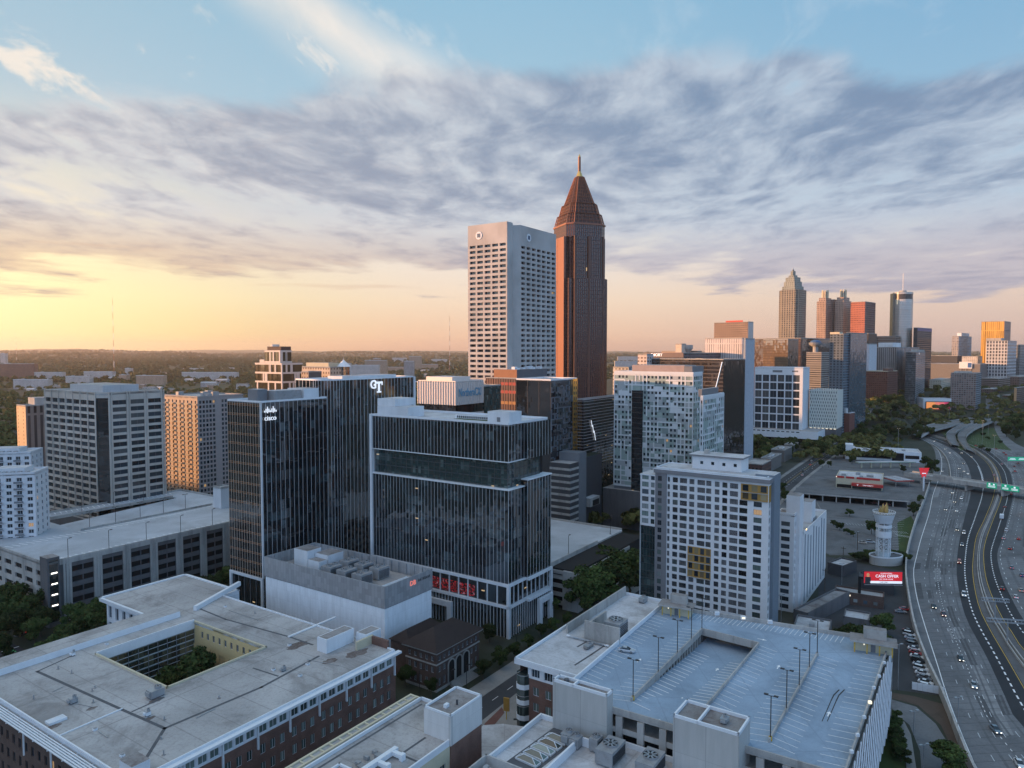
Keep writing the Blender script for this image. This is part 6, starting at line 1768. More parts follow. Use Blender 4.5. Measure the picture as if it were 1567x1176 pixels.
# ================================================================== behind the glass trio
PINK=(0.52,0.50,0.49)
def banded_office():
 b=Bld('stepped_banded_office','stepped office block with white bands and bronze glass catching the sun, behind the corner tower','office tower',0,0,z=104,C=(0,0,0),wl=1,wr=1)
 bpy.data.objects.remove(b.root)
 p=PD(431,556,640)
 b=Bld('stepped_banded_office','stepped office block with white bands and bronze glass catching the sun, behind the corner tower','office tower',0,0,z=p.z,C=(p.x,p.y,0),wl=1,wr=1)
 b.wl=along(b.C,b.V,390,b.h); b.wr=along(b.C,b.U,463,b.h)
 h,wl,wr=b.h,b.wl,b.wr
 gl=mat_curtain('bronze_band_glass',2.5,20,(0.06,0.05,0.03),(0.10,0.075,0.035),(0.06,0.05,0.03),0.02)
 wm=mat_plain('white_frame_concrete',(0.58,0.52,0.47),0.7,0,0.06)
 def tier(x0,x1,y0,y1,z0,z1,n):
  m=MB(); m.box(x0+.3,x1-.3,y0+.3,y1-.3,z0,z1,gl); b.part('glazing',m)
  m=MB()
  for k in range(n+1):
   z=z0+(z1- z0-1.6)* k/ n; m.box(x0,x1,y0,y1,z,z+1.6,wm)
  rr=random.Random(int(z1*7))
  for k in range(n):
   z=z0+(z1- z0-1.6)* k/ n+1.6; zt=z0+(z1- z0-1.6)*(k+1)/ n
   for q in range(3):
    y=y0+ rr.random()*(y1- y0-3); m.box(x0+.001,x0+1.5,y,y+1.8,z,zt,wm)
    x=x0+ rr.random()*(x1- x0-3); m.box(x,x+1.8,y0+.001,y0+1.5,z,zt,wm)
   m.box(x0+.002,x0+1.2,y0+.002,y0+1.2,z,zt,wm)
  b.part('band_frame',m)
 tier(0,wr,0,wl,40,h,7)
 tier(wr*0.06,wr*0.62,wl*0.1,wl*0.68,h+0.01,h+11.5,1)
 m=MB(); m.box(wr*0.1,wr*0.58,wl*0.1,wl*0.6,h+11.51,h+15.0,M['brick_brown'],M['membrane']); b.part('penthouse',m)
 m=MB(); m.cyl((wr*0.4,wl*0.55),4,4,h+15.003,h+17,wm,16); m.box(wr*.1,wr*.3,wl*.72,wl*.9,h+.003,h+3,wm); b.part('plant_screen',m)
banded_office()
b=simple('beige_hotel','beige stone hotel with arched upper windows and green corner tower, behind the corner glass tower','hotel',505,563,D=600,xl=462,xr=527,matL=mat_grid('beige_hotel_wall',(0.50,0.40,0.31),(0.16,0.12,0.10),3.2,3.6,0.45,0.5),bits=((0.1,0.8,0.1,0.9,4,'cream','penthouse'),))
m=MB(); m.cyl((b.wr+1,2),5,5,60,b.h+0.5,mat_curtain('turret_glass',1.5,3.6,(0.03,0.05,0.05),(0.08,0.1,0.1),(0.1,0.1,0.1),0.2),16); m.cyl((b.wr+1,2),6.5,0.15,b.h+0.51,b.h+6.5,M['white_metal'],20); m.cyl((b.wr+1,2),0.15,0.05,b.h+6.5,b.h+9,M['white_metal'],6); b.part('corner_turret',m)
simple('beige_hotel_annex','dark stone side wing of the beige hotel just left of it','hotel',472,570,D=585,xl=461,xr=492,matL=mat_grid('beige_annex',(0.40,0.30,0.22),(0.08,0.06,0.05),3.0,3.6,0.4,0.5),matR=M['conc_dark'])

def lit_sign_office():
 b=Bld('fluted_office','office block with fluted pale sunlit top, blue lettering and black glass bands','office tower',697,585,z=91,xl=640,xr=739)
 h,wl,wr=b.h,b.wl,b.wr
 pale=mat_plain('fluted_pale_metal',(0.62,0.57,0.54),0.45,0.1,0.05)
 bl=mat_curtain('black_band_glass',1.5,4,(0.008,0.009,0.011),(0.03,0.03,0.035),(0.008,0.009,0.011),0.1)
 m=MB(); m.box(0.2,wr-.2,0.2,wl-.2,0,h-0.5,bl); b.part('glazing',m)
 zz=[(h-14.5,h),(h-23,h-20),(h-31,h-28.5),(h-40,h-37)]
 m=MB()
 for z0,z1 in zz:
  m.box(0,wr,0,wl,z0,z1,pale)
  n=15
  for i in range(n+1):
   for f,a in (('L',wl),('R',wr)):
    s=a* i/ n; b.fbox(m,f,s-0.22,s+0.22,z0,z1,0.5,-0.003,pale)
 b.part('fluted_cladding',m)
 b.roof(0,wr,0,wl,h+0.01,M['membrane'],0.6,pale)
 m=MB(); m.box(wr*.15,wr*.8,wl*.2,wl*.9,h+.013,h+2.8,pale,M['membrane_white']); b.part('penthouse',m)
 blue=mat_plain('sky_blue_letters',(0.10,0.30,0.45),0.5)
 lettering('NorthernCXI',7.2,blue,b.root,(wr*0.5,-0.62,h-7.0),0,0.1,0.02,sx=(wr*0.8)/39)
 return b
lit_sign_office()
simple('teal_glass_office','low teal glass office block right of the fluted office block','office block',741,592,D=472,wl=18,xr=766,matL=G_teal,bits=())
def brown_office():
 bm=mat_grid('brown_strip_brick',(0.17,0.095,0.075),(0.035,0.03,0.03),2.2,40,0.35,0.96)
 b=Bld('brown_brick_office','brown brick tower with orange upper box and red lit floors, beside the dark patterned tower','office tower',791,580,z=90,xl=743,xr=838)
 h,wl,wr=b.h,b.wl,b.wr
 for f,a,og,mt in (('L',wl,(0,0),bm),('R',wr,(0,0),mat_plain('slate_panel',(0.10,0.115,0.135),0.6)),('B',wl,(wr,0),bm),('T',wr,(0,wl),bm)):
  m=MB(); b.fquad(m,f,0,a,0,h,mt,og); b.part('wall',m)
 b.roof(0,wr,0,wl,h,M['membrane'],0.7,M['conc'])
 ob=mat_plain('terracotta_panel',(0.30,0.135,0.07),0.7,0,0.06)
 m=MB(); m.box(0.5,wr,0.4,wl*0.74,h+.003,h+6.6,ob,M['membrane']); m.fl=0
 o=b.part('upper_box',m)
 m=MB(); b.fbox(m,'R',0.5,wr,h+0.2,h+6.5,-0.34,0.39,bpy.data.materials['slate_panel']); b.part('side_cladding',m,o)
 m=MB()
 rr=random.Random(9)
 for k in range(9):
  m=MB(); x,y=rr.uniform(2,wr-5),rr.uniform(1,wl*.6); m.box(x,x+3.5,y,y+3,h+6.603+ k*.001,h+6.6+ rr.uniform(1,2.4),M['white_metal']); b.part('rooftop_plant',m)
 for k,(zc,mt) in enumerate(((h-5,'dim_red'),(h-11,'dim_red'),(h-19,'warm_room'))):
  M.setdefault('warm_room',None) or M.update(warm_room=mat_emit('lit_room',(0.30,0.13,0.04),0.1),dim_red=mat_emit('red_lit_room',(0.28,0.02,0.02),0.12))
  for i in range(4):
   m=MB(); b.fbox(m,'L',1.2+ i*3.4,3.9+ i*3.4,zc,zc+2.2,0.03,-0.004,M[mt]); b.part('lit_window',m)
brown_office()
def patterned_dark():
 b=Bld('dark_patterned_tower','dark apartment tower with tangled grey panel lines and an edge coloured like a golden reflection','apartment tower',843,583,z=93,xl=790,xr=883)
 h,wl,wr=b.h,b.wl,b.wr
 gl=mat_curtain('dark_flat_glass',1.5,3.2,(0.008,0.011,0.016),(0.03,0.035,0.04),(0.012,0.015,0.02),0.2,spec=0.8)
 pl=mat_plain('grey_blue_panel',(0.085,0.105,0.125),0.5,0,0.08)
 b.curtain('L',0,wl,0,h,gl,M['dgrey'],8.0,0.15,0.2)
 b.curtain('R',0,wr,0,h,gl,None)
 rr=random.Random(6)
 m=MB(); cw=wr/9
 for j in range(28):
  z=h-(j+1)*3.2
  for i in range(9):
   if rr.random()<0.5:b.fbox(m,'R',i* cw,(i+1)* cw,z+2.5,z+3.2,0.08,-0.003,pl)
   if rr.random()<0.45:b.fbox(m,'R',i* cw,i* cw+ cw*0.45,z,z+2.497,0.08,-0.003,pl)
  if z<8:break
 b.part('panel_lattice',m)
 gold=mat_plain('gold_reflection_panel',(1.0,0.56,0.16),0.28,0.9,0.1)  # sunset reflection put into the colour of this strip
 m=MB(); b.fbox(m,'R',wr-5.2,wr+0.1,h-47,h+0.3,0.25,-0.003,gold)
 o=b.part('reflection_edge',m)
 for j in range(14):
  for i in range(2):
   m=MB(); s=wr-4.7+ i*2.4; z=h-3.0- j*3.2; b.fbox(m,'R',s+ rr.uniform(0,.4),s+1.4,z,z+1.7,0.27,-0.253,M['pane_dark']); b.part('window',m,o)
 m=MB(); b.fquad(m,'B',0,wl,0,h,gl,(wr,0)); b.fquad(m,'T',0,wr,0,h,gl,(0,wl)); b.part('curtain_wall',m)
 b.roof(0,wr,0,wl,h,M['membrane'],0.9,M['white_metal'])
 # louvred podium
 p=Bld('louvred_podium','grey louvred podium with a tall blank slab below the dark patterned tower','podium',0,0,z=46,C=tuple(b.pt(-2,-14)),wl=40,wr=14)
 x=along(p.C,p.U,866,46); p.wr=max(10,x)
 m=MB(); m.box(0,p.wr,0,13.5,0,46,M['dgrey'],M['membrane']); p.part('wall',m)
 m=MB()
 for k in range(11):b_=5+ k*3.7; p.fbox(m,'R',0,p.wr,b_,b_+1.3,0.25,-0.003,M['conc']); p.fbox(m,'L',0,13.5,b_,b_+1.3,0.25,-0.003,M['conc'])
 p.part('louvre',m)
 m=MB(); m.box(p.wr+.01,p.wr+9,-0.4,13,0,51,M['grey_panel']); p.part('blank_slab',m)
 m=MB(); m.box(p.wr+9.01,p.wr+34,2,13,0,47,M['dgrey'],M['ground']); p.part('planted_terrace',m)
 return b
PDT=patterned_dark()
def striped_dark():
 b=Bld('dark_striped_office','low dark office block with thin pale horizontal stripes and a jagged white lightning line','office block',893,613,z=80,xl=880,xr=960)
 h,wl,wr=b.h,b.wl,b.wr
 gl=mat_curtain('black_glass',1.5,3.8,(0.010,0.010,0.014),(0.03,0.03,0.035),(0.015,0.015,0.02),0.2,lit=0.01)
 m=MB()
 for f,a,og in (('L',wl,(0,0)),('R',wr,(0,0)),('B',wl,(wr,0)),('T',wr,(0,wl))):b.fquad(m,f,0,a,0,h,gl,og)
 b.part('curtain_wall',m)
 ln=mat_plain('thin_pale_strip',(0.33,0.32,0.33),0.4)
 m=MB()
 for k in range(22):
  z=h-1.0- k*1.9
  b.fbox(m,'L',0,wl,z,z+0.22,0.4,-0.003,ln); b.fbox(m,'R',0,wr,z,z+0.22,0.4,-0.003,ln)
 b.part('horizontal_strip',m)
 m=MB()
 pts=[(9.0,h-13),(10.2,h-17),(11.0,h-16.2),(12.4,h-21),(13.2,h-20),(15.0,h-26)]
 for p,q in zip(pts[:-1],pts[1:]):m.tube((p[0],-0.6,p[1]),(q[0],-0.6,q[1]),0.28,M['signwhite'],4)
 b.part('lightning_sign',m)
 b.roof(0,wr,0,wl,h,M['conc_dark'],0.7,ln)
striped_dark()

def att_tower():
 b=Bld('waffle_tower','tall pale concrete waffle tower with a round white emblem on each blank top band','skyscraper',776,339,z=206,xl=716,xr=851)
 h,wl,wr=b.h,b.wl,b.wr
 W=mat_stain('rosy_concrete',(0.44,0.425,0.41),(0.33,0.315,0.305),0.35,0.05,0.8,streak=True,fine=0.05)
 nr=45; fh=3.95
 top=h-15.5
 rows=sorted([(top-(k+1)* fh+1.9,top- k* fh) for k in range(nr)])
 w=MB(); b.facade(w,'L',0.0,wl,0,h,spans(0.4,wl-1.0,5,wl/5*0.76),rows,W,1.6); b.part('wall',w)
 b.windows(M['pane_dark'],M['frame_dark'],40,0.15,3.0)
 nx=wr*0.25
 w=MB(); b.facade(w,'R',nx,wr,0,h,spans(nx+0.3,wr-0.4,7,(wr- nx)/7*0.72),rows,W,1.6); b.part('wall',w)
 b.windows(M['pane_dark'],M['frame_dark'],100,0.15,3.0)
 w=MB(); b.fquad(w,'R',0,nx*0.4,0,h,W); w.quad((nx*0.4,0,0),(nx*0.62,2.2,0),(nx*0.62,2.2,h-1.0),(nx*0.4,0,h),W); w.quad((nx*0.62,2.2,0),(nx,0,0),(nx,0,h),(nx*0.62,2.2,h-1.0),W)
 b.fquad(w,'B',0,wl,0,h,W,(wr,0)); b.fquad(w,'T',0,wr,0,h,W,(0,wl)); b.part('wall',w)
 w=MB(); w.box(0.5,wr-.5,2.5,wl-.5,h-2,h-1,W); b.part('roof',w)
 blue=mat_plain('emblem_blue',(0.05,0.10,0.17),0.5)
 for f,s,c in (('L',wl*0.71,(0,0)),('R',nx+(wr- nx)*0.22,(0,0))):
  m=MB(); r=3.0
  pts=[(s+ r* math.cos(a),h-8.2+ r* math.sin(a)) for a in [2* math.pi* i/24 for i in range(24)]]
  m.add([b.fpt(f,p[0],p[1],(0,0),-0.35) for p in pts],[tuple(range(24))],M['white_metal'])
  q=[b.fpt(f,p[0],p[1],(0,0),-0.35) for p in pts]; q0=[b.fpt(f,p[0],p[1],(0,0),0) for p in pts]
  m.add(q+ q0,[(i,(i+1)%24,24+(i+1)%24,24+ i) for i in range(24)],M['white_metal'])
  o=b.part('round_emblem',m)
  m=MB(); b.fbox(m,f,s-1.5,s+1.5,h-9.7,h-6.7,0.42,-0.36,blue); b.part('emblem_mark',m,o)
att_tower()

def bofa_tower():
 D=715; th=R(70)
 p=PD(868,440,D)
 b=Bld('spired_skyscraper','tallest tower, dark red-brown granite with stepped shoulders, an open lattice pyramid and a spire','skyscraper',0,0,z=240,C=(p.x,p.y,0),wl=1,wr=1,th=th)
 S=along(b.C,b.U,934,110); b.wl=b.wr=S
 gran=(0.115,0.050,0.038)
 fm=mat_grid('brown_granite_ribs',(0.070,0.042,0.037),(0.014,0.014,0.018),2.1,3.9,0.5,0.88,0.45,0.12,0.25,0.0015,pier=gran)
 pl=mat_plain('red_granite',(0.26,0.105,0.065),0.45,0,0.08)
 cop=mat_plain('copper_lattice',(0.24,0.095,0.055),0.5,0.3,0.08)
 zA,zB,zC=184.0,232.0,243.0
 def cross(n1,n2,i):
  "square with doubly notched corners, inset i"
  a,c=i,S- i
  return [(a+ n1+ n2,a),(c- n1- n2,a),(c- n1- n2,a+ n1),(c- n1,a+ n1),(c- n1,a+ n1+ n2),(c,a+ n1+ n2),(c,c- n1- n2),(c- n1,c- n1- n2),(c- n1,c- n1),(c- n1- n2,c- n1),(c- n1- n2,c),
    (a+ n1+ n2,c),(a+ n1+ n2,c- n1),(a+ n1,c- n1),(a+ n1,c- n1- n2),(a,c- n1- n2),(a,a+ n1+ n2),(a+ n1,a+ n1+ n2),(a+ n1,a+ n1),(a+ n1+ n2,a+ n1)]
 m=MB(); m.prism(cross(3.2,4.6,0),0,zA,fm,M['conc_dark']); b.part('lower_shaft',m)
 m=MB(); m.prism(cross(3.6,5.0,1.5),zA+.01,zB-6,fm,M['conc_dark']); b.part('upper_shaft',m)
 m=MB(); m.prism([(9,2.6),(S-9,2.6),(S-2.6,9),(S-2.6,S-9),(S-9,S-2.6),(9,S-2.6),(2.6,S-9),(2.6,9)],zB-5.99,zC-5,fm,M['conc_dark']); b.part('crown',m)
 mat_pier_shaded=mat_plain('shaded_granite',(0.12,0.058,0.042),0.45,0,0.08)
 # granite piers coloured sunlit on the left face, shaded on the right
 m=MB()
 for f,og in (('L',(0,0)),('R',(0,0))):
  for s0,s1,zt in ((7.8,9.4,zB-6),(S-9.4,S-7.8,zB-6),(S*0.5-1.2,S*0.5+1.2,zB-6)):
   b.fbox(m,f,s0,s1,0,zt,0.35,1.49,pl if f=='L' else mat_pier_shaded,og)
 b.part('granite_pier',m)
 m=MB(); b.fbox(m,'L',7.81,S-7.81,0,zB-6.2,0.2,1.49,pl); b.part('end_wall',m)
 # setback mouldings
 m=MB(); m.prism([(8,2),(S-8,2),(S-2,8),(S-2,S-8),(S-8,S-2),(8,S-2),(2,S-8),(2,8)],zC-4.99,zC-3.5,pl); b.part('cornice',m)
 # lattice pyramid: octagonal, open, with floor rings and a dark core
 cx=S/2
 def octo(r,k=0.72):return [(cx- r* k,cx- r),(cx+ r* k,cx- r),(cx+ r,cx- r* k),(cx+ r,cx+ r* k),(cx+ r* k,cx+ r),(cx- r* k,cx+ r),(cx- r,cx+ r* k),(cx- r,cx- r* k)]
 tiers=[(zC-3.5,S/2-3.2),(zC+7,S/2-5.6),(zC+7.4,S/2-7.2),(zC+18,S/2-9.6),(zC+18.4,S/2-11.4),(zC+47,4.0)]
 m=MB()
 for (za,ra),(zb,rb) in zip(tiers[:-1],tiers[1:]):
  A,B_=octo(ra),octo(rb)
  n=8
  for i in range(8):
   a0,a1,b0,b1=A[i],A[(i+1)%8],B_[i],B_[(i+1)%8]
   k=7 if i%2==0 else 3
   for j in range(k):
    t=j/ k
    q0=(a0[0]+(a1[0]- a0[0])* t,a0[1]+(a1[1]- a0[1])* t,za); q1=(b0[0]+(b1[0]- b0[0])* t,b0[1]+(b1[1]- b0[1])* t,zb)
    m.tube(q0,q1,0.55 if j==0 else 0.26,cop,4)
  rings=max(1,int((zb- za)/3.2))
  for j in range(rings+1):
   t=j/ rings; r=ra+(rb- ra)* t; z=za+(zb- za)* t
   O=octo(r)
   for i in range(8):m.tube((*O[i],z),(*O[(i+1)%8],z),0.45 if j in (0,rings) else 0.24,cop,4)
 b.part('lattice_pyramid',m)
 m=MB(); P8=[(z,max(1.0,r-1.1)) for z,r in tiers]
 m.add([(*q,z+.1) for z,r in P8 for q in octo(r)],[(8* k+ i,8* k+(i+1)%8,8* k+8+(i+1)%8,8* k+8+ i) for k in range(len(P8)-1) for i in range(8)],mat_plain('dark_pyramid_core',(0.075,0.040,0.034),0.5)); b.part('pyramid_core',m)
 gold=mat_plain('gilded_spire',(0.72,0.46,0.16),0.3,0.8,0.05)
 m=MB(); m.cyl((cx,cx),4.0,1.6,zC+47,zC+53,gold,10); b.part('spire_cap',m)
 m=MB(); m.cyl((cx,cx),1.6,1.5,zC+53,zC+68,pl,8); m.cyl((cx,cx),1.5,0.1,zC+68,zC+71,gold,8); b.part('spire',m)
 return b
bofa_tower()
simple('low_brown_wing','brown shoulder building showing between the waffle tower and the spired skyscraper','building',852,430,D=740,xl=849,xr=860,matL=mat_grid('brown_wing_grid',(0.13,0.07,0.055),(0.03,0.025,0.025),2,3.9,0.5,0.5))

# ================================================================== chequered apartment tower and its wing
def chequered():
 sage=mat_plain('sage_panel',(0.27,0.345,0.325),0.6,0,0.06); grn=mat_plain('grey_green_panel',(0.20,0.255,0.25),0.6,0,0.06); wh=mat_plain('panel_white',(0.58,0.61,0.63),0.6,0,0.05)
 gry=mat_plain('panel_grey',(0.34,0.37,0.38),0.6,0,0.05)
 def make(name,label,xc,yt,z,xl,xr,ncL,ncR,nr,dark=None,seed=1):
  b=Bld(name,label,'apartment tower',xc,yt,z=z,xl=xl,xr=xr)
  h,wl,wr=b.h,b.wl,b.wr; rr=random.Random(seed)
  for f,a,nc in (('L',wl,ncL),('R',wr,ncR)):
   st=a/ nc; fh=3.15
   grid={}
   for j in range(nr):
    i=0
    while i< nc:
     L=rr.choice([1,2,2,3,4]); mt=rr.choice([sage,sage,grn,wh,gry,sage])
     for q in range(i,min(nc,i+ L)):grid[(q,j)]=mt
     i+= L
   w=MB()
   zt=h-1.3
   rows=sorted([(zt-(k+1)* fh+1.0,zt-(k+1)* fh+2.6) for k in range(nr)])
   hole={(i,j):rr.random()<0.62 for i in range(nc) for j in range(nr)}
   d0,d1=(dark if (dark and f=='L') else (-1,-1))
   z0=zt- nr* fh
   b.facade(w,f,0,a,z0,h,spans(0,a,nc,min(1.35,st*0.62)),rows,sage,0.18,
      skip=lambda i,j:not hole[(i,j)] or d0<= i<= d1,cell=lambda i,j:grid.get(((i)//2,j//2),wh) if j<2* nr else wh)
   b.part('panel_wall',w)
   b.windows(M['pane_dark'],M['frame_dark'],50 if f=='L' else 100,0.08,9)
   m=MB()
   for j in range(nr+1):
    i=0
    while i< nc:
     L=rr.choice([2,3,4,6])
     if rr.random()<0.5:b.fbox(m,f,i* st,min(a,(i+ L)* st),zt- j* fh-0.35,zt- j* fh+0.35,0.14,-0.003,wh)
     i+= L
   for i in range(nc+1):
    j=0
    while j< nr:
     L=rr.choice([1,2,3])
     if rr.random()<0.42 or i in (0,nc):b.fbox(m,f,max(0,i* st-0.35),min(a,i* st+0.35),zt- min(nr,j+ L)* fh,zt- j* fh,0.143,-0.003,wh)
     j+= L
   b.fbox(m,f,0,a,h-1.2,h+0.3,0.2,-0.003,wh); b.fbox(m,f,0,a,z0-0.5,z0+0.5,0.2,-0.003,wh)
   b.part('white_lattice',m)
   if d0>=0:
    m=MB(); b.fbox(m,'L',d0* st,(d1+1)* st,4,h-11,0.26,-0.004,mat_curtain('balcony_shaft_glass',1.6,3.15,(0.012,0.015,0.018),(0.03,0.035,0.04),(0.06,0.06,0.06),0.12)); b.part('balcony_shaft',m)
  m=MB(); b.fquad(m,'B',0,wl,0,h,sage,(wr,0)); b.fquad(m,'T',0,wr,0,h,sage,(0,wl)); b.part('wall',m)
  m=MB(); m.box(0.8,wr-.1,0.8,wl-.1,0,zt- nr* fh+0.6,M['grey_panel']); b.part('base',m)
  b.roof(0,wr,0,wl,h,M['membrane'],0.8,wh)
  return b
 b=make('chequered_tower','pale green and white chequered apartment tower with a dark vertical balcony shaft',1061,572,97,940,1075,21,4,22,(13,15),5)
 m=MB(); m.box(2,b.wr+6,b.wl*0.12,b.wl*0.78,b.h+.003,b.h+4.6,mat_plain('pinkish_plant_screen',(0.34,0.27,0.25),0.7),M['membrane']); b.part('plant_screen',m)
 m=MB(); m.box(1,b.wr+5,b.wl*0.02,b.wl*0.12-.01,b.h+.003,b.h+4.2,M['grey_panel']); b.part('stair_house',m)
 m=MB(); m.box(-3,14,-3,b.wl+6,0,24,M['conc_dark'],M['membrane']); b.part('podium',m)
 c=make('chequered_wing','lower pale green chequered wing stepping down to the right of the chequered tower',1076,608,86,1072,1108,1,11,24,None,8)
 m=MB(); m.box(1,c.wr*0.8,1,max(3,c.wl-1),c.h+.003,c.h+4,M['grey_panel'],M['membrane']); c.part('penthouse',m)
chequered()

# ================================================================== far district on the right
def fg(n,wall,glass,pw=3.0,ph=3.8,fw=0.55,fh=0.55,**k):return mat_grid(n,wall,glass,pw,ph,fw,fh,**k)
DT=R(28)
def white_office():
 b=Bld('white_framed_office','white framed office with seven rows of black glass and a long white podium','office block',0,0,z=91,C=(0,0,0),wl=1,wr=1); bpy.data.objects.remove(b.root)
 p=PD(1229,564,843)
 b=Bld('white_framed_office','white framed office with seven rows of black glass and a long white podium','office block',0,0,z=p.z,C=(p.x,p.y,0),wl=1,wr=1)
 b.wl=along(b.C,b.V,1155,b.h); b.wr=along(b.C,b.U,1239,b.h)
 h,wl,wr=b.h,b.wl,b.wr
 wm=mat_plain('bright_white_concrete',(0.62,0.66,0.70),0.6,0,0.04)
 rows=sorted([(h-8.3- k*9.6-8.2,h-8.3- k*9.6) for k in range(7)])
 w=MB(); b.facade(w,'L',0,wl,12,h,spans(3.0,wl-0.2,6,(wl-3.2)/6-1.2),rows,wm,1.0); b.part('wall',w)
 b.windows(M['pane_dark'],M['grey_panel'],60,0.25,3.2)
 m=MB();
 for f,a,og in (('R',wr,(0,0)),('B',wl,(wr,0)),('T',wr,(0,wl))):b.fquad(m,f,0,a,12,h,wm,og)
 b.part('wall',m)
 b.roof(0,wr,0,wl,h,M['membrane_white'],1.0,wm)
 m=MB(); b.fbox(m,'L',wl*0.62,wl*0.42,h-5.2,h-2.6,0.15,-0.003,M['grey_panel']); b.fbox(m,'L',wl*.1,wl*.22,h-4.6,h-2.8,0.15,-0.003,M['grey_panel']); b.part('sign_panel',m)
 m=MB(); m.box(-14,wr+8,-20,wl+6,7.5,16.5,wm,M['membrane']); m.box(-11,wr+4,-17,wl+2,0,7.497,M['black']); b.part('podium',m)
 for k in range(10):
  m=MB(); m.box(-14.05,-14.003,wl* k/10,wl* k/10+3.5,14.2,15.4,M['pane_dark']); b.part('podium_window',m)
white_office()
def patterned_block():
 p=PD(1282,598,850)
 b=Bld('faceted_white_block','white block with a faceted diamond pattern facade glowing along its bottom edge','office block',0,0,z=p.z,C=(p.x,p.y,0),wl=1,wr=1)
 b.wl=along(b.C,b.V,1239,b.h); b.wr=along(b.C,b.U,1294,b.h)
 h,wl,wr=b.h,b.wl,b.wr
 wm=mat_plain('pale_cream_panel',(0.56,0.58,0.53),0.6,0,0.05); dk=mat_plain('facet_dark_glass',(0.13,0.16,0.16),0.2)  # darker diamonds of the facade pattern
 m=MB(); m.box(0,wr,0,wl,17,h,wm,M['membrane']); b.part('wall',m)
 m=MB(); n,r=12,11; sx,sz=wl/ n,(h-18)/ r
 for i in range(n):
  for j in range(r):
   s=i* sx+(sx/2 if j%2 else 0); z=17.5+ j* sz
   if s+ sx> wl:continue
   q=[b.fpt('L',s+ sx*.5,z+.1,(0,0),-.04),b.fpt('L',s+ sx*.78,z+ sz*.5,(0,0),-.04),b.fpt('L',s+ sx*.5,z+ sz*.98,(0,0),-.5),b.fpt('L',s+ sx*.30,z+ sz*.5,(0,0),-.04)]
   m.quad(*q,dk)
 b.part('facet',m)
 m=MB()
 for k in range(7):b.fbox(m,'L',k* wl/7+1,k* wl/7+ wl/7-1,16.2,16.95,0.3,-0.003,M['lens'])
 b.part('edge_light',m)
 m=MB(); m.box(1,wr,1,wl-1,0,16.9,M['conc_dark']); b.part('base',m)
 m=MB()
 for k in range(12):b.fbox(m,'L',k* wl/12,k* wl/12+0.9,h,h+2.4,0.0,0.7,wm)
 b.part('roof_fins',m)
patterned_block()
def S(*a,**k):
 th=k.pop('th',R(46) if k.get('D',0)>=640 else TH)
 return simple(*a,th=th,**k)
dkglass=mat_curtain('emory_dark_glass',2,3.6,(0.028,0.025,0.026),(0.10,0.09,0.085),(0.10,0.09,0.088),0.28,lit=0.004)
b=S('dark_banded_tower','wide dark banded glass tower with a white slanting line, behind the chequered tower','office tower',1107,551,D=640,xl=985,xr=1140,matL=dkglass,matR=mat_curtain('deep_brown_glass',2,3.6,(0.018,0.016,0.017),(0.05,0.045,0.04),(0.03,0.026,0.025),0.2),bits=())
m=MB(); p0=b.loc(PD(1102,553,630)); s0=3.0; m.tube((-0.5,1.0,b.h-2),(-0.5,8.0,b.h-29),0.4,M['signwhite'],4); b.part('slanting_line',m)
S('white_balcony_block','white balconied block at the left end of the dark banded tower','building',990,543,D=690,xl=976,xr=1000,matL=fg('white_balcony_grid',(0.52,0.46,0.44),(0.2,0.15,0.14),4,3.4,0.6,0.5))
b=S('hospital_block','hospital block with white capital letters on its dark purple top band','hospital',1046,541,D=862,xl=985,xr=1112,matL=fg('hospital_grid',(0.12,0.10,0.11),(0.05,0.045,0.05),3,3.6,0.6,0.5),matR=fg('hospital_grid_side',(0.16,0.12,0.12),(0.05,0.045,0.05),3,3.6,0.6,0.5))
pu=mat_plain('purple_band',(0.07,0.05,0.075),0.5)
m=MB(); b.fbox(m,'L',0,b.wl,b.h-5,b.h+0.8,0.3,-0.003,pu); b.part('top_band',m)
lettering('EMORY',5.2,M['signwhite'],b.root,(-0.45,b.wl*0.66,b.h-2.2),R(-90),0.1,0.03)
S('hotel_slab','tan hotel slab behind the hospital letters, with a taller lift core','hotel',1068,538,D=980,xl=1012,xr=1074,matL=fg('tan_hotel_grid',(0.40,0.30,0.24),(0.10,0.08,0.07),3,3.4,0.6,0.4))
b=S('hotel_core','pale lift core tower of the tan hotel with a round cap','building',1043,527,D=970,xl=1034,xr=1050,matL=mat_plain('pale_tan_wall',(0.50,0.42,0.35)))
m=MB(); m.cyl((b.wr+5,3),5,9,b.h-12,b.h-6,M['conc'],16); m.cyl((b.wr+5,3),9,9,b.h-6,b.h-1,M['conc'],16); b.part('round_cap',m)
b=S('grey_slab_tower','blank blue-grey slab tower standing just left of the white framed office','tower',1141,519,D=680,xl=1138,xr=1155,matL=mat_plain('blank_grey_wall',(0.22,0.26,0.31),0.6),matR=mat_plain('blank_pale_wall',(0.36,0.40,0.45),0.6))
lettering('5',4.0,M['signwhite'],b.root,(-0.4,b.wl*0.5,b.h-40),R(-90),0.1,0.02)
S('ribbed_white_tower','white vertically ribbed tower top above the dark banded tower','tower',1136,518,D=900,xl=1079,xr=1142,matL=fg('ribbed_white',(0.52,0.47,0.46),(0.22,0.20,0.21),3.2,60,0.3,0.98))
b=S('hotel_tower','broad brown hotel tower with a faint red rooftop sign, above the ribbed white tower','hotel',1145,493,D=1150,xl=1093,xr=1153,matL=fg('brown_hotel_grid',(0.25,0.17,0.13),(0.07,0.055,0.05),3.5,3.5,0.5,0.5),matR=mat_plain('pale_gable',(0.5,0.46,0.43)))
m=MB(); b.fbox(m,'L',b.wl*.15,b.wl*.65,b.h+0.3,b.h+3,0.1,-0.003,M['red']); b.part('rooftop_sign',m)
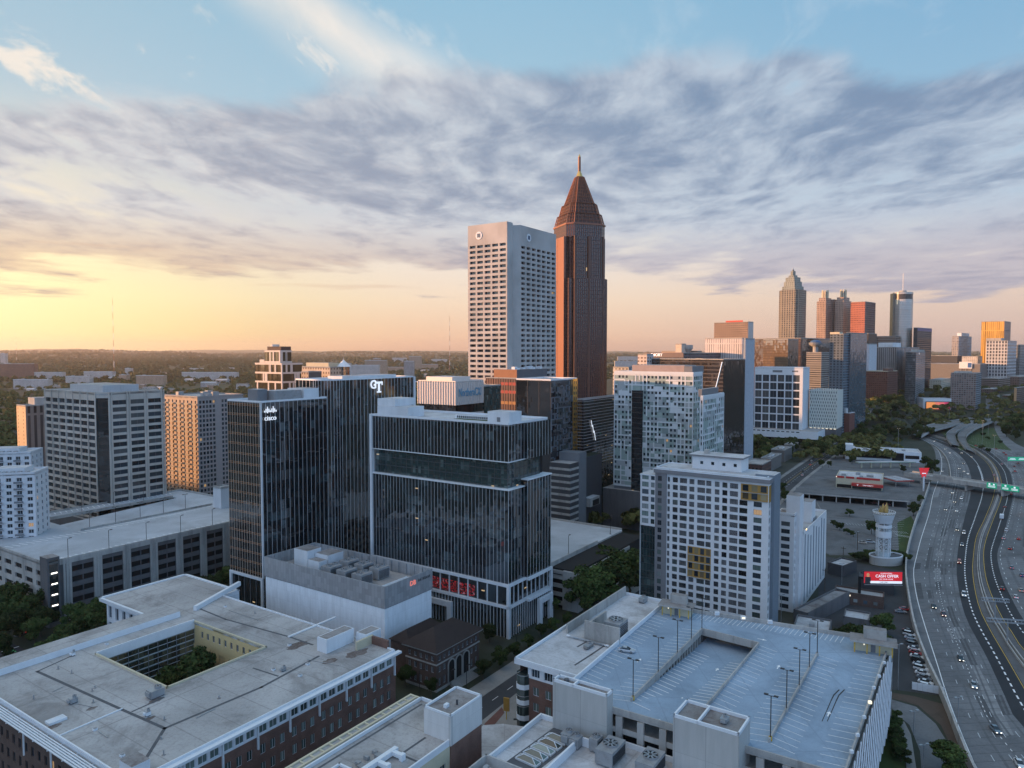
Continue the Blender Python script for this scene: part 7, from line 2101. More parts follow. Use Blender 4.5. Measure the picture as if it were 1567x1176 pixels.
S('bronze_glass_block','low bronze glass office catching gold light, left half','office block',1206,520,D=1000,xl=1168,xr=1222,matL=mat_curtain('bronze_mirror',2.2,3.7,(0.17,0.12,0.08),(0.26,0.17,0.10),(0.13,0.085,0.055),0.25,spec=1.0,altp=0.5),matR=mat_curtain('dark_bronze',2.2,3.7,(0.045,0.035,0.03),(0.09,0.07,0.05),(0.04,0.03,0.03),0.25))
S('brown_glass_slab','brown glass slab behind the bronze block','office block',1228,518,D=1190,xl=1150,xr=1270,matL=mat_curtain('brown_glass',2.2,3.7,(0.10,0.065,0.05),(0.2,0.12,0.08),(0.08,0.05,0.04),0.25))
# stepped crown tower
def stepped_tower():
 p=PD(1222,443,1317); th=R(46)
 b=Bld('stepped_crown_tower','tall dark ribbed tower with stepped green-grey crown, tallest of the far group','skyscraper',0,0,z=p.z,C=(p.x,p.y,0),wl=1,wr=1,th=th)
 b.wl=along(b.C,b.V,1190.5,b.h); b.wr=along(b.C,b.U,1236,b.h)
 fm=fg('olive_ribbed',(0.25,0.215,0.17),(0.035,0.03,0.028),4.6,4.0,0.5,0.72); cr=fg('green_grey_crown',(0.24,0.26,0.235),(0.10,0.11,0.10),4,4,0.4,0.5)
 m=MB();
 n=4;
 def sq(i,k=0):
  a,c,d,e=i* b.wr,b.wr- i* b.wr,i* b.wl,b.wl- i* b.wl; q=min(b.wr,b.wl)*0.14*(1-1.5* i)
  return [(a+ q,d),(c- q,d),(c- q,d+ q*.6),(c,d+ q),(c,e- q),(c- q*.6,e- q),(c- q,e),(a+ q,e),(a+ q,e- q*.6),(a,e- q),(a,d+ q),(a+ q*.6,d+ q)]
 m.prism(sq(0),0,b.h,fm,M['conc']); b.part('shaft',m)
 w=min(b.wl,b.wr)
 z=b.h
 for k,(ins,hh) in enumerate(((0.10,7),(0.165,9),(0.22,8),(0.33,4),(0.40,8),(0.45,3))):
  m=MB(); m.prism(sq(ins),z+.003,z+ hh,cr,M['conc']); b.part('crown_step',m); z+= hh
 m=MB(); m.cyl((b.wr/2,b.wl/2),1.0,0.2,z,z+4,M['steel'],6); b.part('spire',m)
stepped_tower()
def twin_crown(label,xl,xc,xr,yt,D):
 p=PD(xc,yt,D)
 b=Bld('crowned_tower',label,'skyscraper',0,0,z=p.z,C=(p.x,p.y,0),wl=1,wr=1,th=R(46))
 b.wl=along(b.C,b.V,xl,b.h); b.wr=along(b.C,b.U,xr,b.h)
 fm=fg('rose_stone_grid',(0.36,0.255,0.205),(0.09,0.07,0.065),3.2,3.9,0.45,0.6)
 m=MB(); m.box(0,b.wr,0,b.wl,0,b.h,fm,M['conc']); b.part('shaft',m)
 w=min(b.wr,b.wl)
 m=MB(); m.box(b.wr*.12,b.wr*.88,b.wl*.12,b.wl*.88,b.h+.003,b.h+7,fm,M['conc']); b.part('shoulder',m)
 m=MB()
 m.cyl((b.wr/2,b.wl/2),w*.3,w*.3,b.h+7.003,b.h+20,fm,8)
 for i in range(8):
  a=i* math.pi/4+.39; m.box(b.wr/2+ w*.3* math.cos(a)-.8,b.wr/2+ w*.3* math.cos(a)+.8,b.wl/2+ w*.3* math.sin(a)-.8,b.wl/2+ w*.3* math.sin(a)+.8,b.h+7,b.h+23+.01* i,M['cream'])
 b.part('colonnade_crown',m)
twin_crown('left one of two matching rose stone towers with columned crowns',1250,1264,1275,461,1432)
twin_crown('right one of two matching rose stone towers with columned crowns',1277.5,1291,1303,460,1432)
S('rose_link_block','recessed bay linking the two rose stone crowned towers','skyscraper',1276,459,D=1450,xl=1268,xr=1283,matL=fg('rose_link_grid',(0.30,0.21,0.175),(0.08,0.06,0.055),3.2,3.9,0.45,0.6))
S('red_granite_tower','flat topped red granite tower to the right of the rose twin towers','skyscraper',1324,462,D=1385,xl=1302,xr=1340,matL=fg('red_granite_sunlit',(0.40,0.145,0.10),(0.14,0.05,0.04),3.0,4.2,0.6,0.4),matR=fg('red_granite_shaded',(0.20,0.13,0.115),(0.06,0.045,0.045),3.0,4.2,0.6,0.4),th=R(45))  # left face coloured as sunlit stone, right face as shaded
def round_tower():
 p=PD(1389.5,447,1420)
 r=14.2*1420/1088
 o=empty('cylinder_tower',(p.x,p.y+ r,0),0,'round mirrored glass tower with a dark band and a mast on top','skyscraper')
 gm=mat_curtain('sky_toned_cylinder_glass',2.2,3.4,(0.36,0.34,0.31),(0.45,0.42,0.37),(0.28,0.27,0.25),0.2,spec=1.0,altp=0.4,rough=0.12)  # pale base colour stands in for the bright sky reflected here
 m=MB(); m.cyl((0,0),r,r,0,p.z-14,gm,40); ob=m.build('shaft',o)
 m=MB(); m.cyl((0,0),r*0.97,r*0.97,p.z-14,p.z-4,mat_plain('dark_band',(0.06,0.055,0.055),0.3),40); m.build('dark_band',o)
 m=MB(); m.cyl((0,0),r,r,p.z-4,p.z,gm,40); m.cyl((0,0),r*.4,r*.35,p.z,p.z+4,M['conc'],16); m.build('cap',o)
 m=MB(); m.tube((0,0,p.z+4),(0,0,p.z+38),0.5,M['steel'],5); m.build('mast',o)
 m=MB(); m.box(-r-3.5,-r+3,-5,6,0,p.z-2,mat_plain('lift_shaft_glass',(0.16,0.13,0.10),0.2)); m.build('lift_shaft',o)
round_tower()
b=S('dark_office_tower','dark charcoal tower with a blue lettered top band, right of the round mirrored tower','office tower',1404,502,D=1400,xl=1398,xr=1426,matL=mat_plain('charcoal',(0.03,0.032,0.038),0.4),matR=fg('charcoal_grid',(0.045,0.047,0.055),(0.02,0.021,0.026),2.5,3.8,0.6,0.5))
m=MB(); b.fbox(m,'R',0,b.wr,b.h-6,b.h,0.2,-0.003,mat_plain('royal_blue_band',(0.05,0.07,0.20),0.4)); b.part('top_band',m)
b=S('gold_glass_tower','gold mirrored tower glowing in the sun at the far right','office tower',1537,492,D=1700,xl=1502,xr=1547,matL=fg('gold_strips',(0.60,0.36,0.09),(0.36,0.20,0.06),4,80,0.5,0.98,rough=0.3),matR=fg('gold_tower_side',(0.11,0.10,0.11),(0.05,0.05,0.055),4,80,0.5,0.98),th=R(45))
S('white_grid_tower','white gridded twin-slab tower in front of the gold tower','tower',1542,522,D=1520,xl=1509,xr=1556,matL=fg('white_grid_wall',(0.50,0.49,0.48),(0.08,0.085,0.10),5.5,7,0.62,0.72),matR=fg('white_grid_wall_side',(0.46,0.47,0.49),(0.07,0.075,0.09),5.5,7,0.62,0.72),bits=((0,.4,.3,1,6,'conc','penthouse'),))
S('pale_blue_tower','small pale blue glass tower standing alone left of the gold tower','tower',1467,515,D=1750,xl=1457,xr=1487,matL=fg('pale_blue_grid',(0.34,0.31,0.29),(0.16,0.17,0.2),4,4,0.6,0.6),matR=fg('pale_blue_grid_side',(0.25,0.31,0.37),(0.12,0.17,0.22),4,4,0.7,0.6),bits=((.3,.9,.2,.9,9,'white','penthouse'),))
b=S('domed_hotel','concrete hotel with a small blue dome on a drum','hotel',1257,540,D=1120,xl=1234,xr=1269,matL=fg('striped_concrete',(0.26,0.235,0.21),(0.09,0.085,0.08),60,3.4,0.98,0.5),matR=fg('striped_concrete_side',(0.28,0.26,0.24),(0.09,0.085,0.08),60,3.4,0.98,0.5))
m=MB(); cx,cy=b.wr*.2,b.wl*.5; m.cyl((cx,cy),4,4,b.h,b.h+10,M['conc'],12); m.cyl((cx,cy),6,10,b.h+10,b.h+13,M['conc'],16); m.cyl((cx,cy),10,10,b.h+13,b.h+16,M['grey_panel'],16); b.part('drum',m)
m=MB(); bl=mat_plain('blue_dome',(0.05,0.10,0.20),0.25)
for k in range(5):a0,a1=k* math.pi/10,(k+1)* math.pi/10; m.cyl((cx,cy),8.5* math.cos(a0),8.5* math.cos(a1)+1e-3,b.h+16+4.5* math.sin(a0),b.h+16+4.5* math.sin(a1),bl,16,cap=False)
b.part('dome',m)
S('blue_glass_condo','tall blue glass apartment tower with balconies and a sunlit top, left slab','apartment tower',1291,512,D=880,xl=1270,xr=1301,matL=fg('blue_balcony_glass',(0.11,0.135,0.16),(0.03,0.04,0.05),4.2,3.3,0.55,0.6),matR=fg('blue_balcony_side',(0.12,0.17,0.21),(0.03,0.05,0.065),4.2,3.3,0.6,0.6),bits=((0,.5,.3,1,3,'cream','penthouse'),))
S('blue_glass_condo','blue glass apartment tower with smoother glass, right slab of the pair','apartment tower',1302,510,D=890,xl=1295,xr=1327,matL=fg('smooth_blue_glass',(0.09,0.13,0.165),(0.03,0.05,0.065),5,3.3,0.7,0.6),matR=mat_curtain('blue_mirror_glass',2,3.3,(0.05,0.085,0.115),(0.11,0.16,0.19),(0.06,0.08,0.1),0.25,altp=0.4))
S('white_slab','blank white slab tower right of the blue glass pair','tower',1330,527,D=1150,xl=1325,xr=1342,matL=mat_plain('lilac_white_wall',(0.46,0.46,0.50)),matR=mat_plain('white_wall',(0.50,0.52,0.55)))
S('black_block','black flat topped block above the blank white slab','office block',1329,511,D=1250,xl=1324,xr=1342,matL=mat_plain('black_wall',(0.025,0.024,0.026),0.4))
S('brown_hotel','brown banded hotel left of the round mirrored tower','hotel',1371,515,D=1380,xl=1340,xr=1378,matL=fg('brown_band',(0.20,0.165,0.145),(0.07,0.06,0.055),60,3.6,0.98,0.5))
S('ribbed_grey_hotel','broad grey ribbed hotel with a white roof box','hotel',1372,532,D=1300,xl=1341,xr=1407,matL=fg('grey_rib_wall',(0.27,0.265,0.265),(0.12,0.12,0.125),3.4,60,0.5,0.98),matR=fg('grey_rib_wall_b',(0.24,0.245,0.255),(0.11,0.11,0.12),3.4,60,0.5,0.98),bits=((.0,.35,.2,.9,9,'white','penthouse'),))
b=S('curved_glass_hotel','grey-blue glass hotel tower with a white letter at its top right','hotel',1402,539,D=1170,xl=1386,xr=1416,matL=mat_curtain('grey_blue_glass',1.8,3.5,(0.035,0.045,0.055),(0.13,0.15,0.16),(0.12,0.13,0.135),0.25,altp=0.4),matR=fg('grey_balcony',(0.20,0.225,0.25),(0.05,0.06,0.07),3.6,3.5,0.6,0.6),bits=((.3,1,.1,.8,4,'conc','penthouse'),),th=TH)
lettering('W',5.0,M['signwhite'],b.root,(b.wr*0.3,-0.4,b.h-3),0,0.1,0.05)
S('brick_apartments','dark red brick apartment block with warm cornice and a corner turret','apartment block',1358,569,D=1110,xl=1324,xr=1374,matL=fg('dark_red_brick_grid',(0.13,0.055,0.042),(0.05,0.03,0.028),3,3.4,0.5,0.55),pmat=M['cream'],bits=((.1,.55,.0,.25,5,'brick','turret'),))
b=S('long_grey_hall','long low windowless grey hall with a white billboard on its right end','hall',1500,558,D=1500,xl=1413,xr=1525,matL=mat_plain('grey_hall_wall',(0.17,0.16,0.155)),th=R(45),top=M['membrane'])
o=Bld('rooftop_billboard','white and blue billboard on the roof edge of the long grey hall','billboard',0,0,z=b.h+3,C=tuple(b.pt(-3,14)),wl=24,wr=2,th=R(45))
m=MB(); m.box(0,0.6,0,24,b.h-9,b.h+5,M['white_metal']); o.part('panel',m)
m=MB(); m.box(-0.1,-0.003,1,8,b.h-7,b.h+3,mat_plain('billboard_blue',(0.04,0.12,0.30))); o.part('picture',m)
m=MB();
for y in (3,12,21):m.tube((1.5,y,b.h-16),(0.8,y,b.h-8),0.4,M['steel'])
o.part('support',m)
S('cream_flats','small cream office with white window grid in front of the long grey hall','office block',1440,582,D=1400,xl=1422,xr=1456,matL=fg('cream_grid',(0.50,0.46,0.37),(0.14,0.13,0.11),3,3.5,0.45,0.45),th=R(40))
S('gridded_glass_flats','tall glass apartment block with peach reflections beside the pink screen','apartment block',1494,572,D=1150,xl=1455,xr=1502,matL=fg('peach_reflection_grid',(0.24,0.22,0.215),(0.15,0.10,0.085),3.4,3.4,0.7,0.62,var=0.6),matR=fg('blue_glass_grid',(0.20,0.23,0.26),(0.05,0.07,0.09),3,3.4,0.7,0.62),bits=((.1,.6,.3,.9,3,'conc','penthouse'),),th=R(42))  # peach reflections painted into the left window colour
S('dark_roof_hall','dark low roofed hall behind the long grey hall','hall',1465,545,D=1650,xl=1422,xr=1474,matL=mat_plain('dark_hall_wall',(0.06,0.06,0.065)),th=R(45))
S('white_low_offices','white low offices between the dark roofed hall and the white gridded tower','office block',1496,546,D=1600,xl=1472,xr=1503,matL=fg('white_low_grid',(0.46,0.44,0.42),(0.2,0.19,0.18),4,3.5,0.5,0.4),th=R(45))
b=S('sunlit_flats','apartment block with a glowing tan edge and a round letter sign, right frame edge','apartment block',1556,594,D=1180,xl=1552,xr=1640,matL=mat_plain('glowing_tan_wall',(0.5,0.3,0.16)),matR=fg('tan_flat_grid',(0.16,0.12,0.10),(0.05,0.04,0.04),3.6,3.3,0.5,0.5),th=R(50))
S('red_brick_flats','low red brick flats left of the glowing tan apartment block','apartment block',1548,606,D=1250,xl=1534,xr=1560,matL=fg('low_red_grid',(0.11,0.05,0.045),(0.04,0.03,0.03),3,3.3,0.5,0.5),th=R(50))
S('brick_mid_block','brown flat block at the right frame edge above the red brick flats','building',1560,577,D=1420,xl=1541,xr=1620,matL=fg('brown_flat_grid',(0.16,0.11,0.095),(0.05,0.04,0.04),4,3.6,0.6,0.4),th=R(50))
S('far_right_tower','slim glass tower cut by the right frame edge behind the brown flat block','tower',1561,528,D=1600,xl=1555,xr=1600,matL=fg('slim_glass_grid',(0.2,0.21,0.22),(0.07,0.08,0.09),3,3.6,0.7,0.6),th=R(50))
S('tan_block','plain tan stair tower on a grey block above the faceted white block','building',1285,577,D=920,xl=1268,xr=1300,matL=mat_plain('plain_tan_wall',(0.52,0.37,0.24)),matR=mat_plain('plain_grey_wall',(0.16,0.18,0.20)))
S('brick_church','red brick church hall with white coping right of the faceted white block','church',1300,633,D=880,xl=1292,xr=1308,matL=mat_plain('church_brick',(0.15,0.06,0.05)),pmat=M['white_metal'],bits=((0,.3,.6,1,6,'white','bell_turret'),))
S('pale_parking_block','pale low parking block below the blue glass pair','parking garage',1340,607,D=1160,xl=1296,xr=1352,matL=fg('low_parking_grid',(0.30,0.27,0.24),(0.05,0.05,0.05),40,3.4,0.98,0.45))
S('low_white_mall','low white block seen between the spired skyscraper and the chequered tower','building',962,563,D=800,xl=938,xr=990,matL=fg('mall_grid',(0.46,0.44,0.44),(0.2,0.2,0.2),5,4,0.6,0.4))
S('brick_row','dark brick low building behind the white apartment block, beside the street trees','building',1166,712,yb=742,xl=1138,xr=1180,matL=fg('dark_brick_row',(0.09,0.05,0.045),(0.03,0.028,0.03),3,3.6,0.5,0.5),top=M['membrane'])
for i,(xc,yt,yb,xl,xr,lab) in enumerate(((1180,703,722,1164,1196,'low jumble of shop roofs left of the main street, nearer one'),(1200,690,708,1180,1212,'low jumble of shop roofs left of the main street, middle one'),(1214,682,698,1200,1222,'low jumble of shop roofs left of the main street, farther one'))):
 S('shop_row',lab,'shops',xc,yt,yb=yb,xl=xl,xr=xr,matL=mat_plain('shop_wall_%d' % i if False else 'shop_wall',(0.13,0.125,0.12)),top=M['gravel_roof'],group='shop roofs left of the street',bits=((.1,.3,.2,.5,1.4,'unit','rooftop_plant'),(.5,.7,.4,.7,1.2,'white','rooftop_plant')))

# ---------------------------------------------------------------- low buildings far off among the trees, left of the middle
WH=fg('far_white_walls',(0.50,0.47,0.45),(0.18,0.17,0.17),4,3.3,0.5,0.45); TN=fg('far_tan_walls',(0.42,0.30,0.22),(0.12,0.09,0.08),4,3.3,0.5,0.45); BK=fg('far_brick_walls',(0.20,0.11,0.085),(0.08,0.055,0.05),4,3.5,0.5,0.45)
lows=[(20,73,581,592,1900,WH,'long low white building with a bright end at the far left'),(0,52,557,580,2300,BK,'broad brick mill building at the far left edge'),(52,95,570,580,2300,WH,'pale low flats right of the brick mill'),
  (100,137,576,586,2000,WH,'white low flats in front of the radio mast, left half'),(128,172,569,580,2450,WH,'long white row of flats left of the radio mast'),(191,200,564,573,2400,WH,'small white tower block right of the radio mast'),
  (208,250,575,590,1900,TN,'tan flats with a white end among trees above the gridded office tower'),(182,194,574,583,2100,TN,'small tan house behind the trees above the gridded office tower'),(278,362,570,581,2100,WH,'long white row of houses left of the stepped banded office, nearer row'),
  (280,330,564,569,2900,WH,'thin white row of houses left of the stepped banded office, farther row'),(0,8,541,545,4200,WH,'tiny white shed at the extreme left'),(338,362,563,567,2900,WH,'short white row right of the thin farther row'),
  (533,580,559,572,1500,WH,'white flat fronted block right of the beige hotel'),(558,592,552,572,1650,TN,'pink sunlit box building right of the white flat fronted block'),(571,582,549,560,1700,TN,'taller pink box on the sunlit building'),
  (618,633,553,575,1500,fg('far_grey_slab',(0.34,0.32,0.32),(0.12,0.12,0.12),4,3.3,0.5,0.5),'slim grey flats with a red sunlit edge left of the fluted office'),(626,645,546,554,2300,TN,'small tan block on the far ridge left of the waffle tower'),(585,620,562,568,2400,TN,'row of tan roofs between the pink box and the slim grey flats'),
  (600,622,548,551,3600,WH,'flat white warehouse on the far ridge'),(660,684,550,554,3300,WH,'pair of white sheds left of the waffle tower'),(645,670,558,562,2500,TN,'low tan sheds left of the waffle tower'),(520,536,556,566,1800,WH,'small white block behind the green corner turret'),
  (941,975,553,559,2400,WH,'long white shed right of the spired skyscraper'),(945,985,546,549,3800,WH,'far white warehouse right of the spired skyscraper'),(455,470,566,580,1000,TN,'tan roofed low block beside the beige hotel annex')]
for (x0,x1,yt,yb,D,mt,lab) in lows:
 D=min(D*1.6,102* FPX/(yb- HZ)) if yb>546 else D
 p0=PD(x0,yt,D); p1=PD(x1,yt,D)
 z=max(7.0,p0.z)
 o=empty('low_building',(p0.x,p0.y,0),0,lab,'building')
 w=p1.x- p0.x
 m=MB(); m.box(0,w,0,22,0,z,mt,M['membrane_white']); m.build('wall',o)
 m=MB(); m.box(w*.2,w*.2+ min(6,w*.3),6,14,z+.003,z+2.6,M['conc']); m.box(-.4,w+.4,-.4,.2,z-0.6,z+0.5,M['white_metal']); m.build('roof',o)
rq=random.Random(8); hm=[]
for k,mt in enumerate((WH,WH,TN,fg('far_grey_walls',(0.40,0.39,0.39),(0.15,0.15,0.15),4,3.3,0.5,0.45))):
 w,d_,z=((34,14,13),(22,12,11),(18,12,10),(44,18,14))[k]
 m=MB(); m.box(-w/2,w/2,0,d_,0,z,mt,M['membrane_white']); a_=m.mesh('wall')
 m=MB(); m.add([(-w/2-.5,-.5,z+.01),(w/2+.5,-.5,z+.01),(w/2+.5,d_+.5,z+.01),(-w/2-.5,d_+.5,z+.01),(-w/2,d_/2,z+3),(w/2,d_/2,z+3)],[(0,1,5,4),(1,2,5),(2,3,4,5),(3,0,4)],M['membrane_white'] if k%2 else M['gravel_roof']); hm.append((a_,m.mesh('roof')))
spots=[(rq.uniform(0,640),rq.uniform(563,600)) for k in range(58)]+[(rq.uniform(640,716),rq.uniform(556,572)) for k in range(8)]+[(rq.uniform(935,1010),rq.uniform(556,570)) for k in range(8)]
for px,py in spots:
 q=P(px,py+6); h_=hm[rq.randrange(4)]
 o=empty('low_house',(q.x,q.y,0),rq.uniform(-.5,.5),'small pale low-rise showing its roof among the trees of the distant plain','house','low-rises among the distant trees')
 for nm,me in zip(('wall','roof'),h_):
  c=bpy.data.objects.new(nm,me); COL.objects.link(c); c.parent=o; c.location=(0,0,2.5 if nm=='x' else 0)
def mast(px,yt,yb,D,lab):
 p=PD(px,yt,D)
 o=empty('radio_mast',(p.x,p.y,0),0,lab,'radio mast')
 m=MB(); s=2.2
 red=mat_plain('mast_red',(0.30,0.09,0.06),0.6) if 'mast_red' not in bpy.data.materials else bpy.data.materials['mast_red']
 for k in range(12):
  z0,z1=p.z* k/12,p.z*(k+1)/12; mt=red if k%2 else M['white_metal']; r=0.85- k*.045
  for dx,dy in ((-s/2,-s/3),(s/2,-s/3),(0,s*.6)):m.tube((dx* r,dy* r,z0),(dx* r,dy* r,z1),0.45* r,mt,3)
  m.tube((-s/2* r,-s/3* r,z0),(s/2* r,-s/3* r,z1),0.25,mt,3); m.tube((s/2* r,-s/3* r,z0),(0,s*.6* r,z1),0.25,mt,3)
 m.build('lattice',o)
mast(172,457,560,2600,'tall red and white lattice radio mast on the left skyline')
mast(688,484,548,3300,'thin radio mast just left of the waffle tower')
mast(24,505,536,5200,'faint distant radio mast at the far left skyline')

S('tan_mid_block','flat tan and brown block below the white gridded tower','office block',1528,580,D=1360,xl=1500,xr=1546,matL=fg('tan_mid_grid',(0.22,0.17,0.145),(0.06,0.05,0.05),40,3.6,0.98,0.45),th=R(50))
S('brown_low_block','brown low block right of the glass apartments with peach reflections','office block',1520,596,D=1300,xl=1503,xr=1536,matL=fg('brown_low_grid',(0.13,0.095,0.085),(0.045,0.04,0.04),3.5,3.6,0.5,0.5),th=R(50))
def mound():
 v=[]; f=[]; nx,ny=60,44
 for j in range(ny+1):
  y=790+ j*30
  for i in range(nx+1):
   x=120+ i*30; v.append((x,y,rise(x,y)-.3))
 for j in range(ny):
  for i in range(nx):k=j*(nx+1)+ i; f.append((k,k+1,k+ nx+2,k+ nx+1))
 m=MB(); m.add(v,f,M['ground']); struct('hills',m)
mound()

# ================================================================== highway
def resample(pts,n):
 pts=[Vector((p[0],p[1],0)) for p in pts]
 d=[0]
 for a,c in zip(pts[:-1],pts[1:]):d.append(d[-1]+(c- a).length)
 out=[]
 for i in range(n):
  t=d[-1]* i/(n-1); j=0
  while j< len(d)-2 and d[j+1]< t:j+=1
  f=(t- d[j])/ max(1e-6,d[j+1]- d[j]); f=min(1,max(0,f))
  # smooth through the points
  p0=pts[max(0,j-1)]; p1=pts[j]; p2=pts[j+1]; p3=pts[min(len(pts)-1,j+2)]
  out.append(0.5*((2* p1)+(p2- p0)* f+(2* p0-5* p1+4* p2- p3)* f* f+(3* p1- p0-3* p2+ p3)* f**3))
 return out
def curve(px,n=70,z=0.0):
 return resample([P(x,y,z) for x,y in px],n)
NS=70
# every line is read from near (bottom) to far (top)
wall_l=curve([(1520,1250),(1490,1190),(1471,1147),(1445,1078),(1427,1039),(1412,1004),(1398,960),(1389,909),(1386,876),(1390,842),(1402,800),(1416,764),(1425,735),(1430,716),(1432,700),(1428,686),(1416,675),(1398,668)])
shoulder=curve([(1535,1250),(1508,1200),(1483,1152),(1450,1067),(1435,1019),(1416,960),(1403,914),(1398,876),(1403,850),(1410,823),(1422,785),(1428,757),(1436,735),(1441,716),(1440,700),(1434,688),(1420,677),(1402,669)])
dark_l=curve([(1690,1250),(1640,1190),(1600,1140),(1560,1111),(1535,1060),(1509,1004),(1478,945),(1466,896),(1464,864),(1468,829),(1476,793),(1485,757),(1486,730),(1478,708),(1466,695),(1450,684),(1428,674),(1406,666)])
med_l=curve([(1740,1250),(1690,1180),(1640,1130),(1590,1085),(1567,1050),(1540,1004),(1517,965),(1499,927),(1490,880),(1491,850),(1496,820),(1509,793),(1522,760),(1524,735),(1516,714),(1503,700),(1480,686),(1440,672),(1414,664)])
med_r=curve([(1800,1250),(1740,1170),(1690,1110),(1620,1050),(1567,998),(1545,965),(1529,940),(1509,891),(1504,850),(1508,825),(1517,800),(1532,760),(1531,735),(1522,713),(1507,698),(1484,684),(1444,670),(1416,662)])
dark_r=curve([(1880,1250),(1800,1160),(1720,1090),(1640,1030),(1590,980),(1564,945),(1545,910),(1532,880),(1526,850),(1532,829),(1540,803),(1550,760),(1549,738),(1545,722),(1532,706),(1512,690),(1490,678),(1470,668)])
far_r=curve([(2300,1250),(2100,1100),(1900,980),(1760,900),(1680,850),(1650,815),(1640,790),(1640,770),(1638,750),(1630,730),(1612,715),(1588,700),(1560,690),(1535,682),(1515,676),(1500,670),(1488,665),(1478,661)])
def ribbon(mb,A,B,z,mat,th=0.3):
 n=len(A)
 for i in range(n-1):
  mb.quad(*[(q.x,q.y,z+ rise(q.x,q.y)) for q in (A[i],B[i],B[i+1],A[i+1])],mat)
def lerp_c(A,B,t):return [a.lerp(c,t) for a,c in zip(A,B)]
mb=MB(); ribbon(mb,wall_l,dark_l,0.020,M['highway']); struct('highway',mb)
mb=MB(); ribbon(mb,dark_l,med_l,0.022,M['asphalt_dark']); struct('highway',mb)
mb=MB(); ribbon(mb,med_l,med_r,0.026,M['conc_dark']); struct('highway_median',mb)
mb=MB(); ribbon(mb,med_r,dark_r,0.022,M['asphalt_dark']); struct('highway',mb)
mb=MB(); ribbon(mb,dark_r,far_r,0.020,M['highway']); struct('highway',mb)
mk=MB()
def solid(C,w,mat,z=0.032,i0=0,i1=None):
 for i in range(i0,(i1 or len(C))-1):mk.bar(C[i],C[i+1],w,z-0.006,z+0.0003*(i%7),mat)
def dashes(C,on,off,w,mat,z=0.034):
 dist=0.0;
 for i in range(len(C)-1):
  a,c=C[i],C[i+1]; L=(c- a).length; d=(c- a).normalized() if L>1e-6 else Vector((0,1,0)); s=0
  while s< L:
   ph=(dist+ s)%(on+ off)
   if ph< on:
    e=min(L,s+ on- ph); mk.bar(a+ d* s,a+ d* e,w,z-0.006,z,mat); s=e+0.01
   else:s+= on+ off- ph+0.01
  dist+= L
solid(shoulder,0.28,M['paint'])
solid(lerp_c(med_l,dark_l,0.05),0.22,M['yellow_paint']); solid(lerp_c(med_r,dark_r,0.05),0.22,M['yellow_paint'])
for k,t in enumerate((0.25,0.47,0.62,0.82)):
 dashes(lerp_c(shoulder,dark_l,t),3.0,9.0,0.16,M['paint_worn'])
dashes(lerp_c(shoulder,dark_l,0.545),1.0,2.2,0.2,M['paint'])
dashes(lerp_c(dark_l,med_l,0.48),2.0,2.6,0.5,M['paint']); dashes(lerp_c(med_r,dark_r,0.56),1.6,2.4,0.4,M['paint'])
dashes(lerp_c(dark_r,far_r,0.03),3.0,6.0,0.2,M['paint'])
for t in (0.17,0.34,0.5,0.66,0.82):dashes(lerp_c(dark_r,far_r,t),3.0,9.0,0.16,M['paint_worn'])
solid(lerp_c(dark_l,med_l,0.44),0.5,M['paint_worn'],0.033,38,48)
# tyre-darkened wheel tracks
struct('lane_markings',mk)
mb=MB(); ww=mat_plain('wheel_track',(0.115,0.12,0.126),0.9,0,0.2)
for t in (0.36,0.545,0.70,0.90):ribbon(mb,lerp_c(shoulder,dark_l,t-0.018),lerp_c(shoulder,dark_l,t+0.018),0.0245,ww)
for t in (0.10,0.26,0.42,0.58):ribbon(mb,lerp_c(dark_r,far_r,t-0.012),lerp_c(dark_r,far_r,t+0.012),0.0245,ww)
struct('tyre_tracks',mb)
# joints and repair patches in the concrete
mb=MB(); seam_=mat_plain('joint_seal',(0.055,0.057,0.06),.9,0,.2); pat=[mat_plain('patch_dark',(0.075,0.078,0.083),.9,0,.25),mat_plain('patch_pale',(0.215,0.22,0.225),.9,0,.25)]
rp=random.Random(12)
for A_,B_ in ((shoulder,dark_l),(dark_r,far_r)):
 for i in range(1,NS-1):
  for f in (0,.33,.66):
   p=A_[i].lerp(A_[i+1],f); q=B_[i].lerp(B_[i+1],f); mb.bar(p,q,.14,.0262,.0275+.0002*(i%5),seam_)
 for k in range(46):
  i=rp.randrange(2,NS-8); t=rp.choice((.02,.26,.48,.63,.83)); w=.13; L=rp.choice((1,1,2,4))
  qs=[A_[i+ j].lerp(B_[i+ j],t+ dt_) for j,dt_ in ((0,0),(0,w),(L,w),(L,0))]
  mb.quad(*[(q.x,q.y,.0232+.00002* k) for q in qs],pat[k%3==0])
struct('road_patches',mb)
